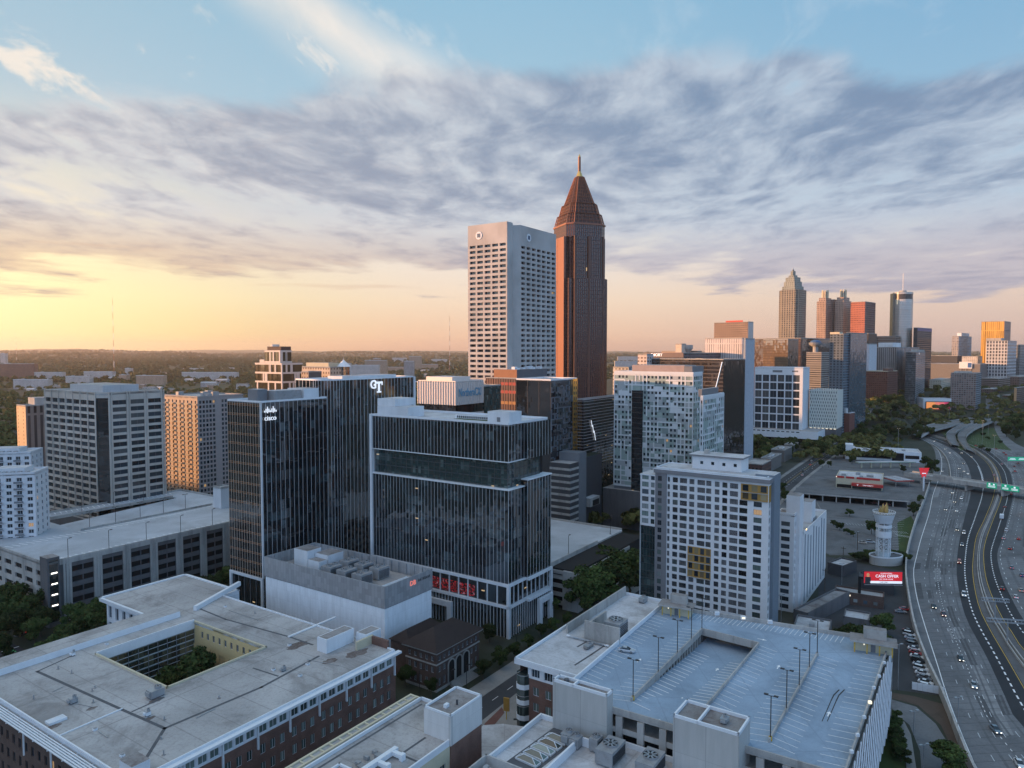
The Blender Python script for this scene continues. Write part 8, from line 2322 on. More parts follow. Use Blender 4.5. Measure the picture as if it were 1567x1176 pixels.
# walls
def wall_thing(name,label,C,h,th,mat,i0=0,i1=None,cat='wall'):
 i1=i1 or len(C)
 o=empty(name,(C[i0].x,C[i0].y,0),0,label,cat)
 m=MB(); off=C[i0]
 pts=C[i0:i1]
 L_,R_=[],[]
 for i,p in enumerate(pts):
  d=(pts[min(len(pts)-1,i+1)]- pts[max(0,i-1)]).normalized(); n=Vector((-d.y,d.x,0))* th/2
  L_.append(p+ n- off); R_.append(p- n- off)
 for i in range(len(pts)-1):
  a,c,d,e=L_[i],L_[i+1],R_[i],R_[i+1]
  m.quad((a.x,a.y,0),(c.x,c.y,0),(c.x,c.y,h),(a.x,a.y,h),mat)
  m.quad((d.x,d.y,0),(e.x,e.y,0),(e.x,e.y,h),(d.x,d.y,h),mat)
  m.quad((a.x,a.y,h),(c.x,c.y,h),(e.x,e.y,h),(d.x,d.y,h),mat)
 a,d=L_[0],R_[0]; m.quad((a.x,a.y,0),(d.x,d.y,0),(d.x,d.y,h),(a.x,a.y,h),mat)
 a,d=L_[-1],R_[-1]; m.quad((a.x,a.y,0),(d.x,d.y,0),(d.x,d.y,h),(a.x,a.y,h),mat)
 m.build('wall',o)
def nearest(C,px,py):
 q=P(px,py); return min(range(len(C)),key=lambda i:(C[i]- q).length)
kw=nearest(wall_l,1424,740)
wall_thing('retaining_wall','long curved concrete wall along the left edge of the highway',wall_l,3.2,0.7,M['conc'],0,kw)
wall_thing('barrier','low concrete barrier along the left side of the highway median',lerp_c(med_l,med_r,0.42),0.9,0.35,M['conc'],cat='barrier')
wall_thing('barrier','low concrete barrier along the right side of the highway median',lerp_c(med_l,med_r,0.6),0.9,0.35,M['conc'],cat='barrier')
wall_thing('barrier','curved barrier between the far ramp lane and the highway beyond the overpass',curve([(1455,733),(1453,716),(1448,702),(1438,690),(1424,680)],30),1.6,0.6,M['conc'],cat='barrier')
ramp_l=curve([(1425,735),(1430,716),(1431,700),(1427,687)],20)
# flyover ramps beyond the overpass
def flyover(label,A,B,z0,z1,piers=True):
 a=curve(A,40,0.0); b_=curve(B,40,0.0)
 a=[P(*q,6.0) for q in A]; b2=[P(*q,6.0) for q in B]
 a=resample(a,40); b_=resample(b2,40)
 o=empty('flyover_ramp',(a[0].x,a[0].y,0),0,label,'flyover')
 off=a[0]; m=MB(); r=MB()
 n=40
 for i in range(n-1):
  def zz(k):t=k/(n-1); return z0+(z1- z0)* min(1,1.6* t)
  za,zb=zz(i),zz(i+1)
  p=[(a[i]- off),(b_[i]- off),(b_[i+1]- off),(a[i+1]- off)]
  m.quad((p[0].x,p[0].y,za),(p[1].x,p[1].y,za),(p[2].x,p[2].y,zb),(p[3].x,p[3].y,zb),M['highway'])
  for u,v in ((p[0],p[3]),(p[1],p[2])):
   r.quad((u.x,u.y,za-1.8),(v.x,v.y,zb-1.8),(v.x,v.y,zb+1.1),(u.x,u.y,za+1.1),M['conc'])
 m.build('deck',o); r.build('parapet',o)
 if piers:
  for i in (8,16,24,32):
   c=a[i].lerp(b_[i],0.5)- off; k=MB(); k.cyl((c.x,c.y),1.2,1.2,0,z0+(z1- z0)* min(1,1.6* i/39)-1.5,M['conc'],10); k.build('pier',o)
flyover('left curved flyover ramp sweeping right behind the highway trees',[(1393,664),(1405,656),(1425,651),(1450,647),(1475,643),(1500,640)],[(1410,668),(1424,661),(1440,657),(1458,653),(1480,648),(1506,643)],5.5,7.5)
flyover('middle flyover carriageway, inner band of the S-shaped curve',[(1456,676),(1450,670),(1449,662),(1462,655),(1480,648),(1505,641)],[(1468,678),(1463,670),(1463,662),(1474,656),(1492,649),(1516,643)],2.5,7.5)
flyover('right flyover carriageway, outer band of the S-shaped curve',[(1478,682),(1468,672),(1466,664),(1477,657),(1495,650),(1517,644)],[(1494,688),(1481,677),(1479,667),(1488,660),(1503,653),(1521,646)],2.0,7.0)
mb=MB(); A=curve([(1521,645),(1522,655),(1528,668),(1540,683),(1560,696)],30); B_=curve([(1530,645),(1531,655),(1541,668),(1556,680),(1580,690)],30); ribbon(mb,A,B_,0.045,M['highway']); struct('road',mb)
mb=MB(); A=curve([(1508,641),(1508,626),(1512,616)],10); B_=curve([(1531,641),(1528,626),(1530,616)],10); ribbon(mb,A,B_,0.05,M['highway']); struct('road',mb)
mb=MB(); mb.prism([(p.x,p.y) for p in (P(1440,662),P(1462,648),P(1520,655),P(1548,690),P(1500,684),P(1470,690))],-0.3,0.03,M['grass']); struct('grass_verge',mb)

# overpass across the highway
def overpass():
 a,c=P(1418,726,6.5),P(1600,752,6.5); a2,c2=P(1420,733,6.5),P(1600,765,6.5)
 o=empty('overpass',(a.x,a.y,0),0,'plain concrete road bridge crossing the highway with green signs on its near side','bridge')
 d=(c- a).normalized(); L=(c- a).length; n=Vector((d.y,-d.x,0)); W=13.0
 m=MB(); Z=6.5
 def bx(t0,t1,w0,w1,z0,z1,mat):m.prism([((d* t+ n* w).x,(d* t+ n* w).y) for t,w in ((t0,w0),(t1,w0),(t1,w1),(t0,w1))],z0,z1,mat,bottom=True)
 bx(-12,L,0,W,Z-1.6,Z,M['conc_flat']); m.build('deck',o)
 m=MB(); bx(-12,L,-0.4,-0.003,Z-1.9,Z+1.1,M['conc']); bx(-12,L,W+.003,W+.4,Z-2.0,Z+1.2,M['conc']); m.build('parapet',o)
 for t in (0.02,0.42,0.72):
  m=MB(); bx(L* t,L* t+1.4,0.5,W-.5,0,Z-1.61,M['conc']); m.build('pier',o)
 m=MB(); bx(12,27,W+.41,W+.6,Z+.8,Z+2.6,M['conc']); m.build('safety_screen',o)
 # green signs
 k=0
 for px,w,h,lab in ((1531,7.0,4.2,'left green road sign with two shields on the near side of the overpass'),(1552,5.6,4.6,'middle green road sign with an arrow panel on the near side of the overpass'),(1566,6.0,4.2,'green road sign at the right frame edge on the near side of the overpass')):
  t=along(a,d,px,7)
  q=a+ d* t+ n*(W+0.9)
  s=empty('road_sign',(q.x,q.y,Z-1.4),math.atan2(d.y,d.x),lab,'road sign','green signs on the overpass')
  m=MB(); m.box(-w/2,w/2,-0.12,0.12,0,h,M['green_sign']); m.build('panel',s)
  m=MB()
  for z in (0.9,1.7):m.box(-w*.36,w*.36,-0.16,-0.123,z,z+0.38,M['signwhite'])
  for x in ((-w*.22,w*.22) if px==1531 else (0,)):m.cyl((x,-0.14),0.1,0.1,h-1.6,h-1.59,M['signwhite'],8); m.box(x-.6,x+.6,-0.16,-0.123,h-1.7,h-.55,M['signwhite'])
  m.build('legend',s)
  m=MB(); m.tube((-w*.4,0.13,1),(-w*.4,1.0,1),0.1,M['steel']); m.tube((w*.4,0.13,1),(w*.4,1.0,1),0.1,M['steel']); m.build('bracket',s)
overpass()
for i,(px,py,lab) in enumerate(((1549,688,'far green road sign over the right carriageway, left panel'),(1563,687,'far green road sign over the right carriageway, right panel'))):
 p=P(px,716); s=empty('road_sign',(p.x,p.y,0),0,lab,'road sign','far green signs')
 m=MB(); m.box(-4.4,4.4,-.12,.12,6.5,10.2,M['green_sign']); m.build('panel',s)
 m=MB(); m.box(-3,3,-.16,-.123,7.5,7.9,M['signwhite']); m.box(-2.4,2.4,-.16,-.123,8.6,9.0,M['signwhite']); m.build('legend',s)
 m=MB(); m.tube((4.4 if i else -4.4,0.3,0),(4.4 if i else -4.4,0.3,10.4),0.2,M['steel']); m.tube((-4.4,.3,8.5),(4.4,.3,8.5),0.16,M['steel']); m.build('post',s)
# gantries over the median
def gantry(px,py,w,lab,h=8.5):
 p=P(px,py); o=empty('sign_gantry',(p.x,p.y,0),R(-12),lab,'sign gantry')
 m=MB(); m.tube((0,0,0),(0,0,h),0.3,M['steel'],8); m.build('post',o)
 m=MB()
 for dz in (0,1.2):
  for dy in (-.5,.5):m.tube((-w,dy,h+ dz),(w,dy,h+ dz),0.11,M['steel'])
 for k in range(13):
  x=-w+ k* w/6; m.tube((x,-.5,h),(x,.5,h+1.2),0.07,M['steel']); m.tube((x,-.5,h+1.2),(x,.5,h),0.07,M['steel'])
 m.build('truss',o)

gantry(1522,950,5.0,'grey sign gantry on the highway median, the farther one',8)
gantry(1541,985,7.0,'grey sign gantry on the highway median, cut by the right frame edge',8)

# ================================================================== ground patches on the right
def patch(name,pts,z,mat):
 m=MB(); m.prism([(p.x,p.y) for p in [P(*q) for q in pts]],z-0.4,z,mat); struct(name,m)
patch('parking_lot',[(1185,735),(1250,690),(1420,705),(1423,745),(1400,800),(1384,850),(1270,850),(1180,800)],0.008,M['lot'])
patch('parking_lot',[(1255,850),(1386,876),(1389,909),(1400,965),(1440,1065),(1362,1055),(1350,985),(1250,950)],0.012,M['asphalt'])
patch('grass_verge',[(1373,800),(1394,790),(1400,800),(1386,845),(1376,850)],0.016,M['grass'])
patch('mulch_bank',[(1362,1060),(1400,1066),(1443,1078),(1470,1147),(1466,1165),(1440,1110),(1405,1080),(1362,1068)],0.02,M['soil'])
patch('road',[(1362,1070),(1402,1082),(1432,1108),(1452,1140),(1462,1180),(1470,1240),(1415,1240),(1408,1150),(1392,1110),(1366,1088)],0.016,M['highway'])
patch('pavement',[(1366,1090),(1380,1098),(1394,1125),(1402,1176),(1406,1240),(1392,1240),(1386,1160),(1376,1115),(1364,1098)],0.13,M['pave'])
patch('grass_verge',[(1362,1098),(1374,1116),(1384,1160),(1390,1240),(1340,1240),(1340,1090)],0.10,M['grass'])
# main street on the right, going away
sa=curve([(1150,770),(1190,737),(1240,703),(1275,682),(1300,663),(1330,645),(1352,634)],30); sb=curve([(1185,775),(1225,737),(1262,708),(1290,686),(1312,668),(1345,650),(1380,636)],30)
mb=MB(); ribbon(mb,sa,sb,0.03,M['asphalt']); struct('road',mb)
mk=MB(); dashes(lerp_c(sa,sb,0.33),3,6,0.2,M['paint'],0.045); dashes(lerp_c(sa,sb,0.66),3,6,0.2,M['paint'],0.045); solid(lerp_c(sa,sb,0.5),0.2,M['yellow_paint'],0.045); struct('road_markings',mk)
mb=MB(); ribbon(mb,sb,[q+ Vector((3.5,0,0)) for q in sb],0.14,M['pave']); ribbon(mb,[q- Vector((3.5,0,0)) for q in sa],sa,0.14,M['pave']); struct('pavement',mb)
mk=MB()
for k in range(16):
 p=P(1395+0.0,790).lerp(P(1384,850),k/16); mk.bar(p- Vector((4,0,0)),p- Vector((9,1,0)),0.14,0.012,0.018,M['paint_worn'])
for r_ in range(3):
 for k in range(18):
  p=P(1290+ r_*22,800).lerp(P(1372- r_*2,806),k/18)- Vector((0,r_*14,0)); mk.bar(p,p- Vector((1.0,5,0)),0.14,0.012,0.018,M['paint_worn'])
struct('stall_marking',mk)

# ================================================================== drive-in, bank canopy, low sheds
def ang(a,b):p,q=P(*a),P(*b); return math.atan2(q.y- p.y,q.x- p.x)
def shed(name,label,cat,a,c,depth,h,wall,roof,z0=0.0,bits=(),open_front=False):
 "building whose near edge runs between two ground pixels"
 p,q=P(*a),P(*c); L=(q- p).length; o=empty(name,(p.x,p.y,0),math.atan2(q.y- p.y,q.x- p.x),label,cat)
 if open_front:
  m=MB(); m.box(-.5,L+.5,-.5,depth,h-0.9,h,M['conc'],roof); m.build('roof',o)
  n=int(L/9)
  for i in range(n+1):
   m=MB(); x=.4+(L-.8)* i/ n; m.box(x-.35,x+.35,0.2,.9,z0,h-.903,M['conc']); m.build('column',o)
  m=MB(); m.box(0,L,depth-.6,depth-.2,0,h-.903,M['conc_dark']); m.box(0,L,1.5,depth-.61,0.05,0.1,M['asphalt_dark']); m.build('back_wall',o)
 else:
  m=MB(); m.box(0,L,0,depth,0,h,wall,roof); m.build('wall',o)
  m=MB(); m.ringwall([(.2,.2),(L-.2,.2),(L-.2,depth-.2),(.2,depth-.2)],h+.003,h+.7,.4,wall); m.build('parapet',o)
 for i,(x0,x1,y0,y1,za,zb,mt,nm) in enumerate(bits):
  m=MB(); m.box(x0* L,x1* L,y0,y1,za,zb,M[mt]); m.build(nm,o)
 return o,L
o,L=shed('parking_canopy','long low flat-roofed parking canopy on columns in front of the drive-in restaurant','canopy',(1217,764),(1390,778),20,5.2,M['conc'],M['lot'],open_front=True)
o,L=shed('drive_in_restaurant','drive-in restaurant with white cluttered roof, cream wall and red awning band','restaurant',(1279,746),(1350,752),34,8.5,M['cream'],M['membrane_white'],
   bits=((.35,1.02,-4,-.003,3.0,5.0,'red','awning'),(.0,.18,-.2,-.003,8.0,9.6,'red','trim'),(.22,.4,-.2,-.003,8.0,9.6,'red','trim'),(.45,.95,-.2,-.003,8.0,9.6,'red','trim'),(.1,.2,8,12,8.51,10,'unit','rooftop_plant'),(.4,.5,18,23,8.51,10.4,'unit','rooftop_plant'),(.65,.8,10,14,8.51,10.2,'unit','rooftop_plant'),(.5,.58,6,9,8.51,9.8,'steel','rooftop_plant'),(.02,.34,-.06,-.003,.3,3,'black','window'),(.36,.98,-.3,-.006,.3,2.9,'pane_dark','window')))
m=MB(); m.cyl((0,0),0.01,0.01,0,0.01,M['red'],4)
lettering('V',2.0,M['signwhite'],o,(L*0.48,-4.1,4.0),0,0.05); lettering('THE VARSITY',1.3,M['signwhite'],o,(L*0.7,-4.1,4.0),0,0.05)
m=MB(); m.box(L*.0,L*.02,-.5,-.1,8.4,9.2,M['lens']); m.build('wall_lamp',o)
p=P(1371,742); o=empty('drive_in_canopy',(p.x,p.y,0),R(8),'small red-edged slatted canopy right of the drive-in restaurant','canopy')
m=MB(); m.box(-8,8,-11,11,4.6,5.4,M['red'],M['gravel_roof']); m.build('roof',o)
m=MB()
for i in range(2):
 for j in range(6):m.box(-6.5+ i*7,-1+ i*7,-9.5+ j*3.3,-7.6+ j*3.3,5.403,5.7,M['membrane_white'])
m.build('roof_panel',o)
for x in (-6,6):
 m=MB(); m.cyl((x,-8),.3,.3,0,4.6,M['conc'],8); m.cyl((x,8),.3,.3,0,4.6,M['conc'],8); m.build('column',o)
p=P(1413,752); o=empty('drive_in_sign',(p.x,p.y,0),0,'tall sign pole topped by a glowing red stepped V shape','sign')
m=MB(); m.box(-.5,.5,-.4,.4,0,12,M['white_metal']); m.build('pole',o)
for (w,z0,z1,gap) in ((4.2,15.4,18.6,1.2),(3.2,13.2,15.2,0),(1.9,11.2,13.0,0)):
 m=MB()
 if gap:
  m.add([(-w,-.3,z1),(-gap*.4,-.3,z1-.6),(-gap*.2,-.3,z0),(-w*.75,-.3,z0),(gap*.4,-.3,z1-.6),(w,-.3,z1),(w*.75,-.3,z0),(gap*.2,-.3,z0)],[(0,1,2,3),(4,5,6,7)],M['red_sign'])
  m.box(-w*.75,-.3,.3-.6+.003,.3,z0,z1-.2,M['red_sign']); m.box(.3,w*.75,-.297,.3,z0,z1-.2,M['red_sign'])
 else:
  m.box(-w*.85,w*.85,-.3,.3,z0,z1,M['red_sign'])
 m.build('sign_panel',o)
m=MB(); m.box(-1.6,1.6,-.36,-.303,13.9,14.5,M['signwhite']); m.build('legend',o)
o,L=shed('glass_front_shop','long white flat-roofed shop with black glass front and lit lamps behind the drive-in','shop',(1300,703),(1410,709),30,9.5,M['white_metal'],M['membrane_white'],
   bits=((.06,.58,-.1,-.003,2.5,6.8,'black','window'),(.6,.76,-.4,-.006,1,8.6,'black','entrance'),(.78,.97,-.1,-.003,3.5,6.8,'black','window'),(-.06,.05,-.6,14,0,15,'white_metal','corner_tower'),(.2,.26,9,13,9.51,11,'unit','rooftop_plant'),(.5,.56,9,13,9.51,11,'unit','rooftop_plant'),(.75,.8,12,16,9.51,11,'unit','rooftop_plant')))
for i in range(4):
 m=MB(); m.box(L*(.12+.15* i),L*(.12+.15* i)+.9,-.2,-.12,5.4,5.9,M['lens']); m.build('lamp',o)
p=P(1358,716); o=empty('fuel_canopy',(p.x,p.y,0),R(4),'pale green filling station canopy on white posts behind the drive-in','canopy')
m=MB(); m.box(-30,26,-3,3,5,5.8,mat_plain('pale_green_fascia',(0.28,0.36,0.30)),M['membrane_white']); m.build('roof',o)
for k in range(6):
 m=MB(); m.box(-26+ k*9.5,-25+ k*9.5,-.5,.5,0,5,M['cream']); m.build('column',o)
# torch tower
def torch():
 p=P(1351,863)
 o=empty('torch_tower',(p.x,p.y,0),R(20),'white lattice observation tower topped by a gilded flame, beside the highway','tower')
 w=M['white_metal']; Ht=P(1351,797,0)
 top=27.5
 m=MB(); m.cyl((0,0),3.3,3.3,0,6.6,mat_plain('pale_blue_metal',(0.42,0.50,0.54),0.5),14); m.build('base_drum',o)
 m=MB(); n=8; r=3.3
 for i in range(n):
  a=2* math.pi* i/ n; c=(r* math.cos(a),r* math.sin(a)); a2=2* math.pi*(i+1)/ n; d=(r* math.cos(a2),r* math.sin(a2))
  m.tube((*c,4.6),(*c,top-5),.2,w)
  for k in range(3):
   z0,z1=4.6+ k*3.1,7.7+ k*3.1; m.tube((*c,z0),(*d,z1),.12,w,4); m.tube((*d,z0),(*c,z1),.12,w,4); m.tube((*c,z1),(*d,z1),.14,w,4)
 m.build('lattice_shaft',o)
 m=MB(); m.cyl((0,0),1.1,1.1,4.6,top-5,M['conc'],10); m.build('stair_core',o)
 for (z0,z1,r0) in ((14.2,17.4,3.7),(19.2,20.6,3.8)):
  m=MB(); m.cyl((0,0),r0,r0,z0,z1,w,20); m.build('ring',o)
 m=MB(); m.cyl((0,0),3.3,5.1,top-6,top-1.2,w,24);
 for i in range(24):
  a=2* math.pi* i/24; m.tube((3.7* math.cos(a),3.7* math.sin(a),top-6),(5.3* math.cos(a),5.3* math.sin(a),top),.1,w,4)
 m.build('bowl',o)
 m=MB(); m.cyl((0,0),5.2,5.2,top-1.2,top-.9,M['conc'],24)
 for i in range(24):
  a,a2=2* math.pi* i/24,2* math.pi*(i+1)/24; m.tube((5.3* math.cos(a),5.3* math.sin(a),top),(5.3* math.cos(a2),5.3* math.sin(a2),top),.12,w,4)
 m.build('gallery',o)
 g=mat_plain('gilded_flame',(0.42,0.27,0.09),0.5,0.3)
 m=MB(); rr=random.Random(3)
 for (x,y,hh,rad,lean) in ((-1.6,0,3.2,1.1,-1.5),(0,.4,4.0,1.4,-.4),(1.2,0,4.4,1.2,.5),(.3,-1,3.2,1.2,.3),(2.0,.2,3.0,.8,.9),(-2.6,.2,2.4,.6,-1.4)):
  pr=[]; nn=8
  for k,(t,f) in enumerate(((0,.7),(.25,1),(.5,.85),(.75,.5),(1,.03))):
   for i in range(nn):
    a=2* math.pi* i/ nn; pr.append((x+ lean* t* t+ rad* f* math.cos(a),y+ rad* f*.7* math.sin(a),top-1+ hh* t*1.25))
  m.add(pr,[(k* nn+ i,k* nn+(i+1)% nn,(k+1)* nn+(i+1)% nn,(k+1)* nn+ i) for k in range(4) for i in range(nn)],g)
 m.build('flame',o)
 e=empty('oval_building',(p.x+2,p.y+1,0),R(8),'low grey oval building round the foot of the white torch tower','building')
 pts=[(8.6* math.cos(2* math.pi* i/28),5.6* math.sin(2* math.pi* i/28)) for i in range(28)]
 m=MB(); m.prism(pts,0,4.0,M['conc'],M['roof_line']); m.build('wall',e)
 m=MB(); m.ringwall(pts,4.003,4.6,.35,M['white_metal']); m.build('parapet',e)
torch()
def billboard():
 p=P(1350,925); q=PD(1352,884,p.y)
 zc=q.z; sc=p.y/ FPX; w=57.5* sc; h=18.0* sc
 o=empty('billboard',(p.x,p.y,0),R(-3),'red roadside billboard reading cash offer on a dark post below the torch tower','billboard')
 m=MB(); m.box(-w/2-.3,w/2+.3,-.2,.2,zc- h/2-.4,zc+ h/2+.4,M['dgrey']); m.build('frame',o)
 m=MB(); m.box(-w/2,w/2,-.28,-.203,zc- h/2,zc+ h/2,M['red_sign']); pn=m.build('panel',o)
 m=MB(); m.box(-w*.34,w/2,-.33,-.283,zc- h/2,zc- h*.3,M['signwhite']); m.build('white_band',o)
 lettering('GUARANTEED',h*.15,M['signwhite'],o,(w*.08,-.3,zc+ h*.36),0,.03)
 lettering('CASH OFFER',h*.34,M['signwhite'],o,(w*.10,-.3,zc+ h*.12),0,.03,.02)
 lettering('ON YOUR HOME',h*.15,M['signwhite'],o,(w*.08,-.3,zc- h*.14),0,.03)
 lettering('MARK SPAIN',h*.12,M['dgrey'],o,(w*.02,-.36,zc- h*.4),0,.03)
 m=MB(); x=-w*.40
 m.cyl((x,-.3),h*.13,h*.13,zc+ h*.1,zc+ h*.1+.01,mat_emit('portrait_tan',(0.5,0.25,0.12),.3),12)
 pts=[(x+ h*.13* math.cos(a),zc+ h*.22+ h*.17* math.sin(a)) for a in [2* math.pi* i/14 for i in range(14)]]
 m.add([(a,-.31,c) for a,c in pts],[tuple(range(14))],bpy.data.materials['portrait_tan']);
 m.box(x- h*.24,x+ h*.24,-.33,-.29,zc- h/2,zc+ h*.04,M['dgrey']); m.build('portrait',o)
 m=MB(); m.box(-w*.62,-w*.62+.9,.2,1.1,0,zc,M['black']); m.box(-w*.62,w*.3,.21,.7,zc- h*.2,zc+ h*.0,M['black']); m.build('post',o)
 m=MB(); m.box(-w/2,w/2,-1.0,-.4,zc- h/2-.6,zc- h/2-.45,M['steel']); m.build('catwalk',o)
billboard()
# pink led screen building beyond the highway
def led():
 p=P(1428,641); q=PD(1428,618,p.y); sc=p.y/ FPX
 o=empty('led_screen_building',(p.x,p.y,0),R(-8),'low white building carrying a bright pink video screen, beside the glass apartments','building')
 m=MB(); m.box(-14* sc,52* sc,0,30,0,10* sc,M['white_metal'],M['membrane_white']); m.box(-14* sc,26* sc,2,26,10* sc+.003,31* sc,M['white_metal'],M['membrane_white']); m.build('wall',o)
 mt,t,b=newmat('led_picture'); u,v,_=t.sep(uvv(t))
 n=t.noise(t.comb(u,v,0),0.22,3,0.6)
 c=t.ramp(t.m('ADD',t.m('MULTIPLY',t.m('DIVIDE',u,33.0* sc),.7),t.m('MULTIPLY',t.m('SUBTRACT',n,.5),.9)),[(0,(1.0,.38,.12)),(.3,(.9,.12,.25)),(.5,(.45,.02,.12)),(.7,(.95,.35,.45)),(1,(.6,.03,.18))])
 t.put(b.inputs['Base Color'],(0,0,0)); t.put(b.inputs['Emission Color'],c); b.inputs['Emission Strength'].default_value=0.42
 m=MB(); m.box(-11.5* sc,24* sc,-.5,-.05,13.5* sc,26.5* sc,M['dgrey']); so_=m.build('screen_frame',o)
 m=MB(); m.quad((-10.5* sc,-.55,14.5* sc),(23* sc,-.55,14.5* sc),(23* sc,-.55,25.5* sc),(-10.5* sc,-.55,25.5* sc),mt); m.build('screen',so_)
led()
# sheds at the foot of the apartments and beside the highway
shed('striped_roof_shed','small blue-white ribbed roof shed beside the pale slab building','shed',(1266,878),(1290,884),14,5,M['dgrey'],M['membrane_white'])
shed('long_brick_shed','long low dark shed with a white ribbed roof and lit lamp, below the billboard','shed',(1276,921),(1352,933),8,4.5,M['brick_brown'],M['membrane'],bits=((.3,.34,-.4,-.01,3.6,4.2,'lens','wall_lamp'),(.2,.28,-.06,-.003,1.2,2.6,'pane','window'),(.4,.48,-.06,-.003,1.2,2.6,'pane','window'),(.6,.68,-.06,-.003,1.2,2.6,'pane','window'),(.8,.88,-.06,-.003,1.2,2.6,'pane','window')))
shed('dark_flat_shed','dark flat-roofed shed behind the long low one, left of the highway wall','shed',(1315,905),(1368,912),12,5,M['dgrey'],M['roof_line'])
shed('white_roof_shed','square white-roofed shed just beyond the blue deck parapet','shed',(1212,990),(1268,1000),17,6,M['conc_dark'],M['membrane_white'],bits=((.42,.56,6,8.5,6.01,7.6,'unit','rooftop_plant'),))
shed('grey_roof_shed','small grey-roofed shed right of the square white-roofed one','shed',(1290,965),(1330,972),10,5,M['conc_dark'],M['membrane_white'])
shed('pitched_lean_to','lean-to grey roof between the pale slab building and the long low shed','shed',(1236,960),(1300,925),6,5,M['conc_dark'],M['gravel_roof'])
p=P(1420,1060); o=empty('board_fence',(p.x,p.y,0),R(-25),'short pale board fence at the end of the row of parked cars','fence')
m=MB()
for k in range(6):m.box(-4.5+ k*1.5,-3.05+ k*1.5,-.06,.06,.15,2.6,M['white_metal'])
m.build('boards',o)
for k in range(4):
 m=MB(); m.tube((-4.5+ k*3,.12,0),(-4.5+ k*3,.12,2.7),.08,M['steel']); m.build('post',o)

# ================================================================== vehicles
CARCOL={'white':(0.62,0.63,0.64),'silver':(0.36,0.38,0.40),'grey':(0.12,0.13,0.145),'black':(0.014,0.015,0.017),'red':(0.32,0.020,0.022),'dark red':(0.13,0.018,0.02),'blue':(0.04,0.09,0.20),'blue-grey':(0.14,0.18,0.22),'beige':(0.38,0.33,0.27)}
_cm={}
def carmat(c):
 if c not in _cm:
  m,t,b=newmat('car_paint_' + c.replace(' ','_').replace('-','_')); n=t.mr(t.noise(objv(t),1.2,3),.3,.7,.9,1.08)
  t.put(b.inputs['Base Color'],t.mix(1.0,CARCOL[c],t.comb(n,n,n),'MULTIPLY')); b.inputs['Roughness'].default_value=0.32; b.inputs['Metallic'].default_value=0.15; b.inputs['Coat Weight'].default_value=0.6; b.inputs['Coat Roughness'].default_value=0.08
  _cm[c]=m
 return _cm[c]
M['car_glass']=mat_plain('car_glass',(0.012,0.015,0.018),0.06,0,0.0,spec=0.9)
def section(mb,prof,mat,close=True):
 "loft of cross sections along x: (x, half width, z low, z high, tuck) -> body skin"
 ring=[]
 for x,w,z0,z1,tk in prof:
  ring.append([(x,-w,z0),(x,-w,(z0+ z1)/2),(x,-w+ tk,z1),(x,w- tk,z1),(x,w,(z0+ z1)/2),(x,w,z0)])
 p=[q for r in ring for q in r]; n=6; f=[]
 for k in range(len(ring)-1):
  for i in range(n):f.append((k* n+ i,k* n+(i+1)% n,(k+1)* n+(i+1)% n,(k+1)* n+ i))
 f.append(tuple(range(n))[::-1]); f.append(tuple(range((len(ring)-1)* n,len(ring)* n)))
 mb.add(p,f,mat)
_proto={}
SHAPE={'sedan':(4.7,0.9,((-2.35,.72,.35,.72,.1),(-2.2,.86,.28,.86,.12),(-1.3,.9,.26,.93,.14),(.8,.9,.26,.92,.14),(1.9,.88,.26,.82,.14),(2.3,.74,.32,.66,.1)),((-1.75,.76,.86,.94,.05),(-1.05,.72,.86,1.38,.12),(.15,.70,.86,1.44,.12),(1.05,.76,.86,.92,.05))),
   'suv':(4.9,.95,((-2.45,.84,.40,.95,.1),(-2.35,.93,.32,1.08,.1),(-1.3,.95,.3,1.1,.1),(.9,.95,.3,1.08,.12),(2.1,.92,.3,1.0,.14),(2.42,.8,.38,.8,.1)),((-2.35,.80,1.0,1.1,.05),(-2.05,.80,1.0,1.72,.10),(.3,.78,1.0,1.76,.10),(1.15,.82,1.0,1.08,.05)))}
def car_proto(kind,colr,lights):
 key=(kind,colr,lights)
 if key in _proto:return _proto[key]
 L,hw,body,cab=SHAPE[kind]
 ms={}
 m=MB(); section(m,body,carmat(colr))
 rf=[q for q in cab if q[3]>1.2]; m.box(rf[0][0]+.05,rf[-1][0]-.05,-rf[0][1]+.14,rf[0][1]-.14,rf[-1][3]-.10,rf[-1][3]+.02,carmat(colr)); ms['body']=m.mesh('body')
 m=MB(); section(m,cab,M['car_glass']); ms['cabin_glass']=m.mesh('cabin_glass')
 m=MB(); nn=12
 for s in (0,):
  p=[(.34* math.cos(2* math.pi* i/ nn),y,.34* math.sin(2* math.pi* i/ nn)) for y in (-.11,.11) for i in range(nn)]
  m.add(p,[(i,(i+1)% nn,nn+(i+1)% nn,nn+ i) for i in range(nn)]+[tuple(range(nn)),tuple(range(nn,2* nn))[::-1]],M['rubber'])
  for y in (-.114,.114):m.add([(.2* math.cos(2* math.pi* i/8),y,.2* math.sin(2* math.pi* i/8)) for i in range(8)],[tuple(range(8))],M['steel'])
 ms['wheel']=m.mesh('wheel')
 hl='led_white' if lights else 'signwhite'; tl='led_red' if lights else 'red'
 m=MB(); m.box(-.06,.05,-.2,.2,-.09,.09,M['led_white'] if lights=='front' else M['white_metal']); ms['headlight']=m.mesh('headlight')
 m=MB(); m.box(-.05,.06,-.18,.18,-.1,.1,M['led_red'] if lights=='rear' else M['red']); ms['tail_light']=m.mesh('tail_light')
 _proto[key]=ms
 return ms
